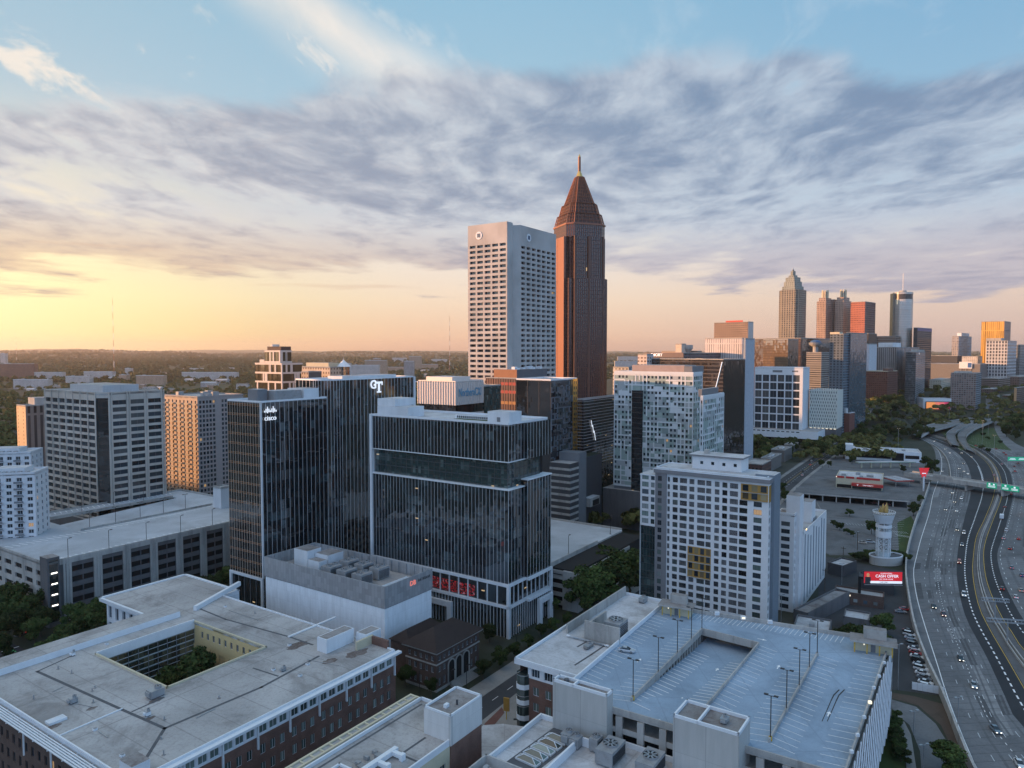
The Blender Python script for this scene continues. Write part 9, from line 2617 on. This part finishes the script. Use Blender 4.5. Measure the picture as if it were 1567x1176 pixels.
def car(p,rz,kind,colr,label,lights=None,group=None,name='car',cat='car'):
 L,hw,body,cab=SHAPE[kind]
 ms=car_proto(kind,colr,lights)
 root=empty(name,p,rz,label,cat,group)
 def add(n,loc,rot=0):
  o=bpy.data.objects.new(n,ms[n]); COL.objects.link(o); o.parent=root; o.location=loc; o.rotation_euler=(0,0,rot); return o
 add('body',(0,0,0)); add('cabin_glass',(0,0,0))
 for x in (-L*.29,L*.30):
  for y in (-hw+.08,hw-.08):add('wheel',(x,y,.34))
 for y in (-hw*.62,hw*.62):add('headlight',(L/2-.1,y,.62 if kind=='sedan' else .82)); add('tail_light',(-L/2+.1,y,.72 if kind=='sedan' else .92))
 return root
def lane_dir(px,py):
 q=P(px,py); best=min(range(1,NS-1),key=lambda i:(med_l[i]- q).length) if False else None
 C=lerp_c(med_l,med_r,.5)
 # direction of the nearest lane line
 cands=[shoulder,dark_l,C,dark_r,lerp_c(dark_r,far_r,.5)]
 b=min(((c[i]- q).length,k,i) for k,c in enumerate(cands) for i in range(1,len(c)-1))
 c=cands[b[1]]; return (c[b[2]+1]- c[b[2]-1]).normalized()
def road_car(px,py,kind,colr,label,toward):
 d=lane_dir(px,py)
 if toward:d=-d
 q=P(px,py); car((q.x,q.y,0.03),math.atan2(d.y,d.x),kind,colr,label,'front' if toward else 'rear','cars on the highway')
left=[(1458,755,'sedan','silver','silver car with bright headlights emerging from under the overpass'),(1471,764,'suv','white','white SUV just out of the overpass shadow, left lanes'),(1461,769,'sedan','black','black car beside the white one just out of the overpass shadow'),
  (1447,781,'sedan','grey','grey car at the tip of the white gore line in the left lanes'),(1464,783,'sedan','white','white sedan just right of the grey car at the gore line'),(1465,812,'sedan','black','black sedan in the left lanes level with the torch tower flame'),(1475,817,'suv','white','white SUV with glaring headlights on the dark asphalt lane'),
  (1472,835,'sedan','blue-grey','dark blue-grey car on the dark asphalt lane between the white SUV and the red car'),(1468,862,'suv','red','bright red car on the dark asphalt lane level with the torch tower foot'),(1475,912,'suv','white','white SUV on the dark asphalt lane level with the long low shed'),(1429,930,'sedan','black','black sedan in the left lanes level with the billboard'),
  (1444,942,'sedan','dark red','dark red sedan just below the black one level with the billboard'),(1470,1010,'sedan','black','black sedan in the left lanes beside the parked row'),(1490,1051,'sedan','silver','silver sedan in the left lanes level with the board fence'),(1523,1119,'sedan','blue-grey','grey-blue sedan nearest the bottom right corner'),(1560,1172,'sedan','white','white car cut by the bottom right corner')]
for px,py,k,c,l in left:road_car(px,py,k,c,l,True)
right=[(1547,757,'sedan','red','red car with tail lamps under the green overpass signs'),(1538,777,'sedan','black','black car right of the median just below the overpass'),(1540,813,'suv','white','white SUV in the right lanes below the white van'),(1536,825,'sedan','silver','silver car in the right lanes just below the white SUV'),(1559,826,'sedan','red','red sedan near the right frame edge level with the silver car'),
   (1546,841,'sedan','dark red','dark red sedan in the right lanes below the silver car'),(1548,870,'sedan','blue-grey','blue-grey car in the right lanes level with the torch tower foot'),(1533,902,'sedan','black','black car on the right dark lane level with the billboard'),(1554,915,'sedan','white','white sedan in the right lanes level with the billboard'),(1562,905,'sedan','beige','beige car at the right frame edge beside the white sedan'),(1564,882,'sedan','blue','blue car at the right frame edge level with the torch tower foot')]
for px,py,k,c,l in right:road_car(px,py,k,c,l,False)
# white box van
q=P(1533,794); d=lane_dir(1533,794)
o=empty('box_van',(q.x,q.y,.03),math.atan2(d.y,d.x),'white box van in the right lanes below the overpass','van')
m=MB(); m.box(-3.0,1.2,-1.1,1.1,.6,3.0,M['white_metal']); m.build('cargo_box',o)
m=MB(); section(m,((1.25,1.0,.5,2.1,.1),(2.2,1.0,.5,2.0,.12),(2.7,.95,.5,1.2,.1),(3.2,.85,.5,1.05,.1)),carmat('white')); m.build('cab',o)
m=MB(); m.quad((2.24,-.8,1.9),(2.24,.8,1.9),(2.74,.8,1.25),(2.74,-.8,1.25),M['car_glass']); m.build('windscreen',o)
for x in (-1.8,2.3):
 for y in (-.9,.9):
  m=MB(); nn=10; m.add([(x+.42* math.cos(2* math.pi* i/ nn),y+ dy,.42+.42* math.sin(2* math.pi* i/ nn)) for dy in (-.12,.12) for i in range(nn)],[(i,(i+1)% nn,nn+(i+1)% nn,nn+ i) for i in range(nn)]+[tuple(range(nn)),tuple(range(nn,2* nn))],M['rubber']); m.build('wheel',o)
beyond=[(1429,676,'white',1,'white car on the far highway lanes below the curved flyover'),(1446,688,'silver',1,'silver car on the far left lanes, uppermost of the three near the trees'),(1453,694,'white',1,'white car on the far left lanes just below the silver one'),(1471,694,'grey',1,'grey car on the far dark lanes left of the S-shaped ramp foot'),
   (1486,700,'black',1,'black car with paired headlights on the far dark lanes'),(1474,710,'black',1,'black car in the far left lanes well above the overpass'),(1468,718,'grey',1,'grey car in the far left lanes nearer the overpass'),(1475,722,'silver',1,'silver car in the far left lanes just above the overpass'),(1481,726,'white',1,'white car touching the overpass parapet from behind'),(1442,722,'white',1,'white car alone on the far slip lane left of the barrier'),
   (1493,683,'red',0,'red car beside the bush at the foot of the right ramp'),(1524,688,'dark red',0,'dark red car below the far green signs'),(1536,694,'dark red',0,'dark red car on the far right carriageway next to a bright red one'),(1539,697,'red',0,'bright red car on the far right carriageway'),(1556,701,'dark red',0,'dark red car near the right frame edge on the far carriageway'),(1545,705,'dark red',0,'dark red car at the middle of the far right carriageway'),
   (1558,710,'black',0,'black car near the right frame edge on the far carriageway'),(1552,715,'black',0,'black car above the red-white one on the far right carriageway'),(1553,722,'red',0,'red car nearest the overpass on the far right carriageway'),(1521,728,'silver',0,'silver car with an amber glow just behind the overpass right of the barrier'),(1533,711,'silver',0,'silver car with an amber glow on the ramp inside the grass wedge')]
for px,py,c,tw,l in beyond:road_car(px,py,'sedan',c,l,bool(tw))
def street_car(px,py,dpx,kind,c,l,lights,z=.05,group='cars on the main street'):
 q=P(px,py,z); e=P(px+ dpx[0],py+ dpx[1],z); d=e- q; car((q.x,q.y,z),math.atan2(d.y,d.x),kind,c,l,lights,group)
for px,py,c,l,li in ((1269,690,'red','red car with glowing tail lamps farthest up the main street','rear'),(1242,706,'white','white car on the main street beside the shop roofs','front'),(1240,712,'red','red car on the main street just below the white one','rear'),(1229,722,'black','black car on the main street left of the drive-in lot',None),(1228,728,'silver','silver car with a red glow nearest on the main street','rear'),(1241,718,'grey','grey car by the kerb on the main street','front')):
 street_car(px,py,(30,-20),'sedan',c,l,li)
street_car(1512,629,(0,8),'suv','white','white SUV with dazzling headlights on the far bridge street','front'); street_car(1528,634,(0,-8),'sedan','red','red car with tail lamps on the far bridge street','rear')
street_car(32,972,(40,-16),'sedan','grey','grey car with red tail lamps in the dark side street at the far left','rear',group='cars in the left side street'); street_car(46,967,(40,-16),'sedan','black','black car with red tail lamps ahead of the grey one in the dark side street','rear',group='cars in the left side street')
# the single car on the deck
q=P(959,998,25.0); car((q.x,q.y,25.03),math.atan2(RD_D.y,RD_D.x)- R(78),'sedan','silver','lone silver sedan parked on the left side of the blue-grey roof deck')
# row parked against the highway wall
row=['black','white','silver','black','grey','white','red','white','black','silver','white','white','grey','white','white']
kinds=['sedan','suv','sedan','sedan','suv','sedan','sedan','sedan','suv','sedan','suv','sedan','sedan','sedan','suv']
ordn=['first','second','third','fourth','fifth','sixth','seventh','eighth','ninth','tenth','eleventh','twelfth','thirteenth','fourteenth','last']
a,c=P(1391,968),P(1419,1054)
dd=(c- a).normalized()
for i,cl in enumerate(row):
 q=a.lerp(c,i/14); car((q.x,q.y,0.02),math.atan2(dd.y,dd.x)+ R(68+3*((i*7)%3)),kinds[i],cl,'%s %s parked against the highway wall, %s from the far end of the row' %(cl,'SUV' if kinds[i]=='suv' else 'sedan',ordn[i]) if i else 'black sedan parked alone at the far end of the row by the highway wall',None,'cars parked by the highway wall')
for px,py,c,l in ((1378,938,'grey','grey car parked below the dark shed beside the highway wall'),(1385,934,'red','red car parked behind the grey one beside the highway wall'),(1324,733,'red','red car under the green filling station canopy'),(1357,773,'red','red car parked under the parking canopy, right end'),(1338,771,'dark red','dark red car parked under the parking canopy, left of the other red one')):
 street_car(px,py,(10,1),'sedan',c,l,None,group='parked cars')
street_car(1320,832,(10,1),'sedan','beige','small beige car in the lot left of the torch tower',None,group='parked cars'); street_car(1332,831,(10,1),'suv','silver','silver SUV next to the beige car left of the torch tower',None,group='parked cars')
street_car(1378,1152,(2,-10),'suv','blue-grey','blue-grey van parked in the bushes at the foot of the deck\'s right wall',None,group='parked cars')
# tall lights by the highway
def tall_light(px,py,h,label,rz=0.0,lit=True):
 q=P(px,py); lamp_post((q.x,q.y,0),rz,label,h,2,'tall highway lights',False,M['steel'],lit)
for px,py,h,l in ((1407,653,34,'tall lit highway mast left of the curved flyover'),(1374,700,30,'tall mast among trees behind the glass front shop'),(1503,683,30,'tall mast on the grass inside the S-shaped ramps'),(1512,667,28,'pale mast farther up inside the S-shaped ramps'),(1452,655,26,'tall lit mast beside the pink screen building'),(1521,702,24,'mast by the barrier of the far right carriageway'),(1333,640,26,'tall mast in front of the pale parking block')):
 tall_light(px,py,h,l)
for px,py,h,l in ((1374,1056,15,'utility pole with two white boxes by the row of parked cars'),(1465,1125,11,'thin grey pole beside the highway wall at the bottom right'),(1398,1125,7,'dark street lamp on the curved pavement, farther one'),(1413,1180,7,'dark street lamp on the curved pavement, nearer one'),(1310,845,11,'pole with two white lamps left of the torch tower'),(1288,895,10,'thin pole at the foot of the pale slab building'),(1195,956,12,'thin pole between the white apartments and the blue deck')):
 tall_light(px,py,h,l,0.3,False)
for px,py,l in ((714,1054,'dark street lamp in front of the brick hall steps'),(642,1062,'dark street lamp left of the brick hall'),(690,1062,'dark street lamp by the corner of the brick hall'),(790,1004,'dark street lamp below the white framed base of the glass block'),(923,955,'dark street lamp by the crossing under the big trees'),(912,950,'thin dark post beside the crossing')):
 q=P(px,py); lamp_post((q.x,q.y,.15),0.5,l,7.5,1,'street lamps',False)

# lot kerbs and light poles with wires
mb=MB()
for a_,c_ in (((1262,790),(1372,800)),((1270,812),(1330,820)),((1250,770),(1262,790))):
 mb.bar(P(*a_),P(*c_),0.5,0.0,0.16,M['pave'])
struct('kerb',mb)
pts_=[P(1262,905),P(1290,868),P(1312,842),P(1338,815),P(1384,770)]
for i,q in enumerate(pts_[:4]):
 o=empty('utility_pole',(q.x,q.y,0),math.atan2(pts_[i+1].y- q.y,pts_[i+1].x- q.x),'wooden utility pole with cross-arm, %s' %('below the pale slab building','beside the striped roof shed','left of the oval building','behind the torch tower')[i],'utility pole','utility poles by the lots')
 m=MB(); m.tube((0,0,0),(0,0,10.5),.15,M['bark'],6); m.build('pole',o)
 m=MB(); m.box(-.1,.1,-1.2,1.2,9.6,9.8,M['bark']); m.build('cross_arm',o)
 L=(pts_[i+1]- q).length
 for y in (-1,1):
  m=MB()
  for k in range(6):
   t0,t1=k/6,(k+1)/6; m.tube((L* t0,y,9.85-3.2* t0*(1- t0)),(L* t1,y,9.85-3.2* t1*(1- t1)),.025,M['pole'],3)
  m.build('wire',o)

# ================================================================== trees
def leaf_mesh(name,lobes,nleaf,size,mat,seed):
 "leaf clumps spread through lobes: (x, y, z, r, squash)"
 r=np.random.default_rng(seed)
 lob=np.array(lobes); w=lob[:,3]**2; w=w/ w.sum()
 k=r.choice(len(lob),nleaf,p=w)
 d=r.normal(size=(nleaf,3)); d/= np.linalg.norm(d,axis=1)[:,None]
 rad=lob[k,3]*(r.uniform(0.25,1.0,nleaf)**0.45)* r.uniform(0.85,1.12,nleaf)
 c=lob[k,:3]+ d* rad[:,None]* np.stack([np.ones(nleaf),np.ones(nleaf),lob[k,4]],1)
 # leaf cards face outward-ish with a lot of scatter
 n=d+ r.normal(size=(nleaf,3))*0.7; n[:,2]+=0.35; n/= np.linalg.norm(n,axis=1)[:,None]
 a=np.cross(n,r.normal(size=(nleaf,3))); a/= np.linalg.norm(a,axis=1)[:,None]; b=np.cross(n,a)
 s=size* r.uniform(0.55,1.25,nleaf)[:,None]
 v=np.stack([c- a* s- b* s*.6,c+ a* s*.5- b* s,c+ a* s+ b* s*.6,c- a* s*.5+ b* s],1).reshape(-1,3)
 me=bpy.data.meshes.new(name); nq=nleaf
 me.vertices.add(nq*4); me.vertices.foreach_set('co',v.ravel())
 me.loops.add(nq*4); me.loops.foreach_set('vertex_index',np.arange(nq*4,dtype=np.int32))
 me.polygons.add(nq); me.polygons.foreach_set('loop_start',np.arange(0,nq*4,4,dtype=np.int32)); me.polygons.foreach_set('loop_total',np.full(nq,4,dtype=np.int32))
 me.materials.append(mat); me.update(calc_edges=True)
 return me
def trunk_mesh(h,r,seed,lobes):
 rr=random.Random(seed); m=MB()
 p=Vector((0,0,0)); n=5; last=p
 for k in range(n):
  q=Vector((rr.uniform(-.04,.04)* h,rr.uniform(-.04,.04)* h,h*0.62*(k+1)/ n)); m.tube(last,q,r*(1-.13* k),M['bark'],7); last=q
 for L in lobes[:6]:m.tube((0,0,h* rr.uniform(.28,.5)),(L[0]*.8,L[1]*.8,L[2]),r*.38,M['bark'],5)
 return m.mesh('trunk')
TV=[]
for v in range(7):
 rr=random.Random(100+ v)
 h=1.0
 lobes=[(0,0,0.68,0.26,1.0)]
 for k in range(rr.randint(8,12)):
  a=rr.uniform(0,6.283); d=rr.uniform(.14,.38); lobes.append((d* math.cos(a),d* math.sin(a),rr.uniform(.34,.88),rr.uniform(.09,.19),rr.uniform(.7,1.0)))
 sc=12.0
 L=[(x* sc,y* sc,z* sc,q* sc,e) for x,y,z,q,e in lobes]
 TV.append((leaf_mesh('crown',L,3600,0.34,M['leaf'],200+ v),leaf_mesh('crown',L,3600,0.34,M['leaf_warm'],300+ v),trunk_mesh(sc,.28,v,L)))
def tree(px,py,h,label,group,warm=False,z=0.0,wide=1.0,pos=None,name='tree',cat='tree'):
 q=pos if pos is not None else P(px,py,z)
 if z==0:z=rise(q[0],q[1])
 v=TV[rng.integers(len(TV))]; s=h/12.0
 o=empty(name,(q[0],q[1],z),rng.uniform(0,6.28),label,cat,group)
 o.scale=(s* wide,s* wide,s)
 for nm,me in (('trunk',v[2]),('crown',v[1] if warm else v[0])):
  c=bpy.data.objects.new(nm,me); COL.objects.link(c); c.parent=o
 return o
g='street trees by the brick hall'
for px,py,h,l in ((740,1040,10,'round street tree right of the brick hall steps, nearest the plaza'),(765,1024,9.5,'street tree second from the plaza, before the glass base'),(787,1009,8.5,'street tree third from the plaza'),(808,993,8,'street tree below the corner column of the glass block'),(827,976,8,'street tree in front of the right white portal'),(846,968,8.5,'street tree just past the right white portal'),(846,943,10,'street tree beside the middle garage ramp'),
      (620,1052,10,'dark tree left of the brick hall'),(660,1068,8,'small tree at the near corner of the brick hall'),(750,984,11,'bushy tree between the brick hall and the glass base'),(866,958,7,'small street tree at the crossing')):
 tree(px,py,h*.74,l,g)
for px,py,h,l in ((895,945,19,'tall dark tree at the left of the big clump before the white apartments'),(915,935,21,'tall dark tree in the middle front of the big clump'),(938,925,22,'tallest dark tree of the big clump before the white apartments'),(962,912,21,'dark tree at the right of the big clump, against the green glass corner'),(935,900,19,'dark tree at the back of the big clump'),(970,890,17,'dark tree behind the green glass corner of the white apartments'),(905,915,17,'dark tree at the back left of the big clump')):
 tree(px,py,h,l,'big trees before the white apartments',wide=1.1)
gl='trees in the strip beside the left garage'
for px,py,h in ((108,1000,12),(128,990,13),(150,985,13),(172,975,14),(192,965,13),(140,1005,11),(205,985,12),(95,1012,10),(75,1020,10),(228,955,12),(180,1000,10),(120,975,13),(160,962,13)):
 tree(px,py,h,'rounded green tree in the planted strip between the left garage and the campus roof',gl)
for px,py,h in ((12,990,14),(30,975,15),(48,962,15),(8,960,16),(25,945,15),(55,990,12),(2,1015,12),(62,975,13)):
 tree(px,py,h,'dark tree at the left edge in front of the garage end wall','trees at the left edge')
for px,py,h in ((318,925,12),(335,915,12),(348,905,12)):
 tree(px,py,h,'dark tree squeezed between the garage wall and the corner glass tower','trees by the corner glass tower')
for px,py,h in ((262,790,16),(282,785,17),(300,782,17),(322,780,16),(272,772,16),(310,770,15),(335,775,15)):
 tree(px,py,h,'green tree at the foot of the balcony apartment tower','trees below the balcony tower',True)
for px,py,h in ((18,775,20),(36,760,22),(55,770,22),(62,745,20),(25,740,18),(45,735,18),(12,748,17),(65,790,20)):
 tree(px,py,h,'dark full tree between the white flats and the gridded office tower','trees by the white flats',True)
x0,x1,y0,y1=CB.court; p=CB.pt(x1-9,y1-12)
for dx,dy,h,l in ((1,-1,17,'taller courtyard tree against the yellow wall'),(-6,-2,13,'shorter courtyard tree beside the glazed wall')):
 tree(0,0,h,l,'courtyard trees',pos=(p.x+ dx,p.y+ dy))
for px,py,h,l in ((1318,1008,13,'broad green tree in the middle of the clump above the far deck corner'),(1338,1008,12,'green tree right in the clump above the far deck corner'),(1300,1000,11,'green tree left in the clump above the far deck corner'),(1352,972,9,'dark tree behind the clump beside the parked cars'),(1112,962,9,'small tree peeping over the far parapet of the blue deck')):
 tree(px,py,h,l,'trees above the blue deck',wide=1.15)
for px,py,h,l in ((1334,818,9,'dark round tree left of the torch tower shaft'),(1398,790,9,'dark round tree at the right end of the parking canopy'),(1408,771,7,'smaller dark round tree by the highway wall'),(1425,727,14,'big leafy tree above the red V sign'),(1416,716,12,'leafy tree beside the glass front shop, right end'),(1382,724,7,'low tree right of the filling station canopy'),(1258,716,8,'small street tree before the drive-in, left one'),(1268,716,7,'small street tree before the drive-in, right one'),(1304,711,9,'round tree at the left end of the filling station canopy'),(1291,702,15,'tall narrow tree at the corner of the glass front shop'),(1278,702,12,'dark tree by the main street opposite the shop roofs'),(1200,768,9,'tree by the street at the edge of the parking canopy'),(1196,755,9,'tree beside the slate end slab of the white apartments'),(1188,742,8,'tree hugging the main street behind the white apartments')):
 tree(px,py,h,l,'trees round the drive-in')
r2=random.Random(21)
for k in range(26):
 px=1150+ r2.random()*108; py=690+ r2.random()*16-(px-1150)*0.04
 tree(px,py,r2.uniform(11,16),'dark leafy tree in the belt in front of the white framed office','trees before the white framed office')
for k in range(46):
 px=1312+ r2.random()*112; py=646+ r2.random()*24+(6 if px<1350 else 0)
 if abs(py-(662-(px-1393)*.3))<6 and px>1388:continue
 if px<1345 and py<660:continue
 tree(px,py,r2.uniform(10,16),'dark tree in the wooded strip between the main street and the flyovers','trees by the flyovers')
for k in range(30):
 px=1538+ r2.random()*60; py=645+ r2.random()*30
 tree(px,py,r2.uniform(11,16),'dark tree in the woods at the right edge beyond the far ramp','trees at the right edge')
for px,py,h,l in ((1504,668,5,'low bush on the verge inside the ramps, upper'),(1512,674,5,'low bush on the verge inside the ramps, middle'),(1502,689,6,'dark bush at the foot of the right ramp'),(1511,694,6,'second dark bush at the foot of the right ramp'),(1530,680,5,'low bush by the far right ramp'),(1488,638,6,'small round bush before the glass apartments'),(1456,1190,9,'green bush cut by the bottom edge beside the curved road')):
 tree(px,py,h,l,'bushes by the ramps',wide=1.4,name='bush',cat='bush')
for k in range(14):
 t=k/13; px=1308+78* t; py=858-4* math.sin(t*3)+(k%2)*3
 tree(px,py,4.5,'shrub in the hedge row behind the oval building','hedge behind the torch tower',wide=1.7,name='shrub',cat='shrub')
for k in range(9):
 t=k/8; tree(1364+14* t,1106+60* t,4,'dark shrub along the foot of the deck\'s right wall','shrubs by the deck wall',wide=1.5,name='shrub',cat='shrub')

for k in range(34):
 px=1296+ r2.random()*118; py=648+ r2.random()*30
 if px<1350 and py<668:continue
 tree(px,py,r2.uniform(10,15),'leafy tree on the slope below the far hotels, left of the curved flyover','trees on the far slope')
for k in range(12):
 px=1380+ r2.random()*70; py=648+ r2.random()*8
 tree(px,py,r2.uniform(5,8),'leafy tree below the pink screen building','trees below the pink screen')
for px,py,h,l in ((1285,812,5,'small tree at the lot edge left of the torch tower'),(1296,818,4,'low bush at the lot edge beside the pale slab building'),(1306,822,4,'low bush between the lot and the shed'),(1300,790,5,'thin tree in the middle of the grey lot'),(1275,805,4,'low bush nearest the pale slab building')):
 tree(px,py,h,l,'trees in the grey lot',wide=1.2)
# ---------------------------------------------------------------- woods that read as one mass
def inside_any(x,y,pad=4.0):
 for b in REG:
  d=(x- b.C.x,y- b.C.y); u=d[0]* b.U.x+ d[1]* b.U.y; v=d[0]* b.V.x+ d[1]* b.V.y
  if -pad< u< b.wr+ pad and -pad< v< b.wl+ pad:return True
 return False
def mass(name,pts,hs,proto_n,size,mat,seed,squash=0.8):
 r=np.random.default_rng(seed); n=len(pts); N=n* proto_n
 c=np.repeat(np.array(pts),proto_n,axis=0); h=np.repeat(np.array(hs),proto_n)
 d=r.normal(size=(N,3)); d/= np.linalg.norm(d,axis=1)[:,None]; d[:,2]=np.abs(d[:,2])*1.0-.25
 rad=h*.42*(r.uniform(.35,1,N)**.4)* r.uniform(.8,1.2,N)
 ce=np.stack([c[:,0]+ d[:,0]* rad*1.1,c[:,1]+ d[:,1]* rad*1.1,c[:,2]+ h*.58+ d[:,2]* rad* squash],1)
 nn=d+ r.normal(size=(N,3))*.5; nn[:,2]+=.4; nn/= np.linalg.norm(nn,axis=1)[:,None]
 a=np.cross(nn,r.normal(size=(N,3))); a/= np.linalg.norm(a,axis=1)[:,None]; b=np.cross(nn,a)
 s=(size* h/12* r.uniform(.6,1.3,N))[:,None]
 v=np.stack([ce- a* s- b* s*.6,ce+ a* s*.5- b* s,ce+ a* s+ b* s*.6,ce- a* s*.5+ b* s],1).reshape(-1,3)
 me=bpy.data.meshes.new(name)
 me.vertices.add(N*4); me.vertices.foreach_set('co',v.ravel()); me.loops.add(N*4); me.loops.foreach_set('vertex_index',np.arange(N*4,dtype=np.int32))
 me.polygons.add(N); me.polygons.foreach_set('loop_start',np.arange(0,N*4,4,dtype=np.int32)); me.polygons.foreach_set('loop_total',np.full(N,4,dtype=np.int32))
 me.materials.append(mat); me.update(calc_edges=True)
 o=bpy.data.objects.new(name,me); COL.objects.link(o); o['kind']='stuff'
 return o
pts,hs=[],[]
r3=random.Random(77)
while len(pts)<5200:
 D=430+(r3.random()**1.25)*2300; a=r3.uniform(-.80,.34)
 x=a* D
 px=CX+ a* FPX
 if px>1130 and D<760:continue
 if inside_any(x,D):continue
 cl=math.sin(x*.011+ D*.004)+ math.sin(D*.009- x*.005)
 if cl<-.9 and r3.random()<.8:continue
 pts.append((x,D,0)); hs.append(r3.uniform(9,16))
for k in range(2600):
 D=r3.uniform(700,2400); a=r3.uniform(.32,.80); x=a* D; px=CX+ a* FPX
 if px>1380 and D<1000:continue
 if inside_any(x,D):continue
 pts.append((x,D,rise(x,D))); hs.append(r3.uniform(8,14))
mass('woodland',pts,hs,70,1.9,mat_leaf('woodland_leaves',(0.022,0.032,0.012),(0.105,0.100,0.036)),5)
# rolling forest to the horizon
def hill_h(x,y):
 d=math.hypot(x,y)
 t=max(0,(d-2500)/14000)
 left=max(0.0,min(1.0,(-x/ max(d,1)+.35)))
 return (44+34* left)* t*(1+.5* math.sin(x*.0011+1)* math.cos(y*.0007))+8* math.sin(x*.004+ y*.002)* min(1,t*6)
far_pts,far_h=[],[]
while len(far_pts)<16000:
 D=2400*(6.2** r3.random()); a=r3.uniform(-.84,.84); x=a* D
 far_pts.append((x,D,hill_h(x,D))); far_h.append(r3.uniform(10,20)*(1+(D-2400)/9000))
mass('forest',far_pts,far_h,14,4.6,mat_leaf('forest_leaves',(0.030,0.036,0.016),(0.075,0.076,0.036)),8,.7)
def hills():
 m=[]; f=[]; nx,ny=90,60
 for j in range(ny+1):
  D=2000*(12.8**(j/ ny))
  for i in range(nx+1):
   a=-1.1+2.2* i/ nx; x=a* D; z=hill_h(x,D)
   m.append((max(-25900,min(25900,x)),D,z+.5))
 for j in range(ny):
  for i in range(nx):k=j*(nx+1)+ i; f.append((k,k+1,k+ nx+2,k+ nx+1))
 mb=MB(); mb.add(m,f,mat_stain('forest_floor',(0.050,0.056,0.026),(0.095,0.085,0.05),.8,.004,.95)); struct('hills',mb)
 # added unseen ridge beside the frame, shaped to keep low sun off the streets
 s2=Vector((SUN.x,SUN.y,0)).normalized(); p2=Vector((-s2.y,s2.x,0))
 if p2.y<0:p2=-p2
 mb=MB(); v=[]; f=[]; n=140; prof=(0,.5,.9,1,.9,.5,0)
 for i in range(n+1):
  q=-1600+2610* i/ n
  t=max(0,min(1,(q-395)/50)); t=t* t*(3-2* t)
  e=max(0,min(1,(q-690)/60)); h=(150*(1- t)+(66+40* e)* t)* min(1,(1012- q)/40)*(1+.02* math.sin(q*.05)+.015* math.sin(q*.13))
  for k,w in enumerate(prof):
   c=s2*(1100+(k-3)*75)+ p2* q; v.append((c.x,c.y,h* w-(2 if w==0 else 0)))
 for i in range(n):
  for k in range(len(prof)-1):a=i* len(prof)+ k; f.append((a,a+1,a+ len(prof)+1,a+ len(prof)))
 mb.add(v,f,M['ground']); struct('hills',mb)  # added shadow-casting ridge, not real terrain
hills()

# ================================================================== the evening haze
def haze():
 m=bpy.data.materials.new('haze'); m.use_nodes=True; nt=m.node_tree
 for nd in list(nt.nodes):nt.nodes.remove(nd)
 out=nt.nodes.new('ShaderNodeOutputMaterial'); v=nt.nodes.new('ShaderNodeVolumePrincipled')
 v.inputs['Color'].default_value=(0.93,0.81,0.72,1); v.inputs['Density'].default_value=3.0e-5; v.inputs['Anisotropy'].default_value=0.3
 nt.links.new(v.outputs[0],out.inputs['Volume'])
 mb=MB(); mb.box(-26100,26100,-26100,26100,-2.0,420.0,m)
 o=mb.build('haze'); o.data.materials.clear(); o.data.materials.append(m); o['kind']='stuff'
haze()
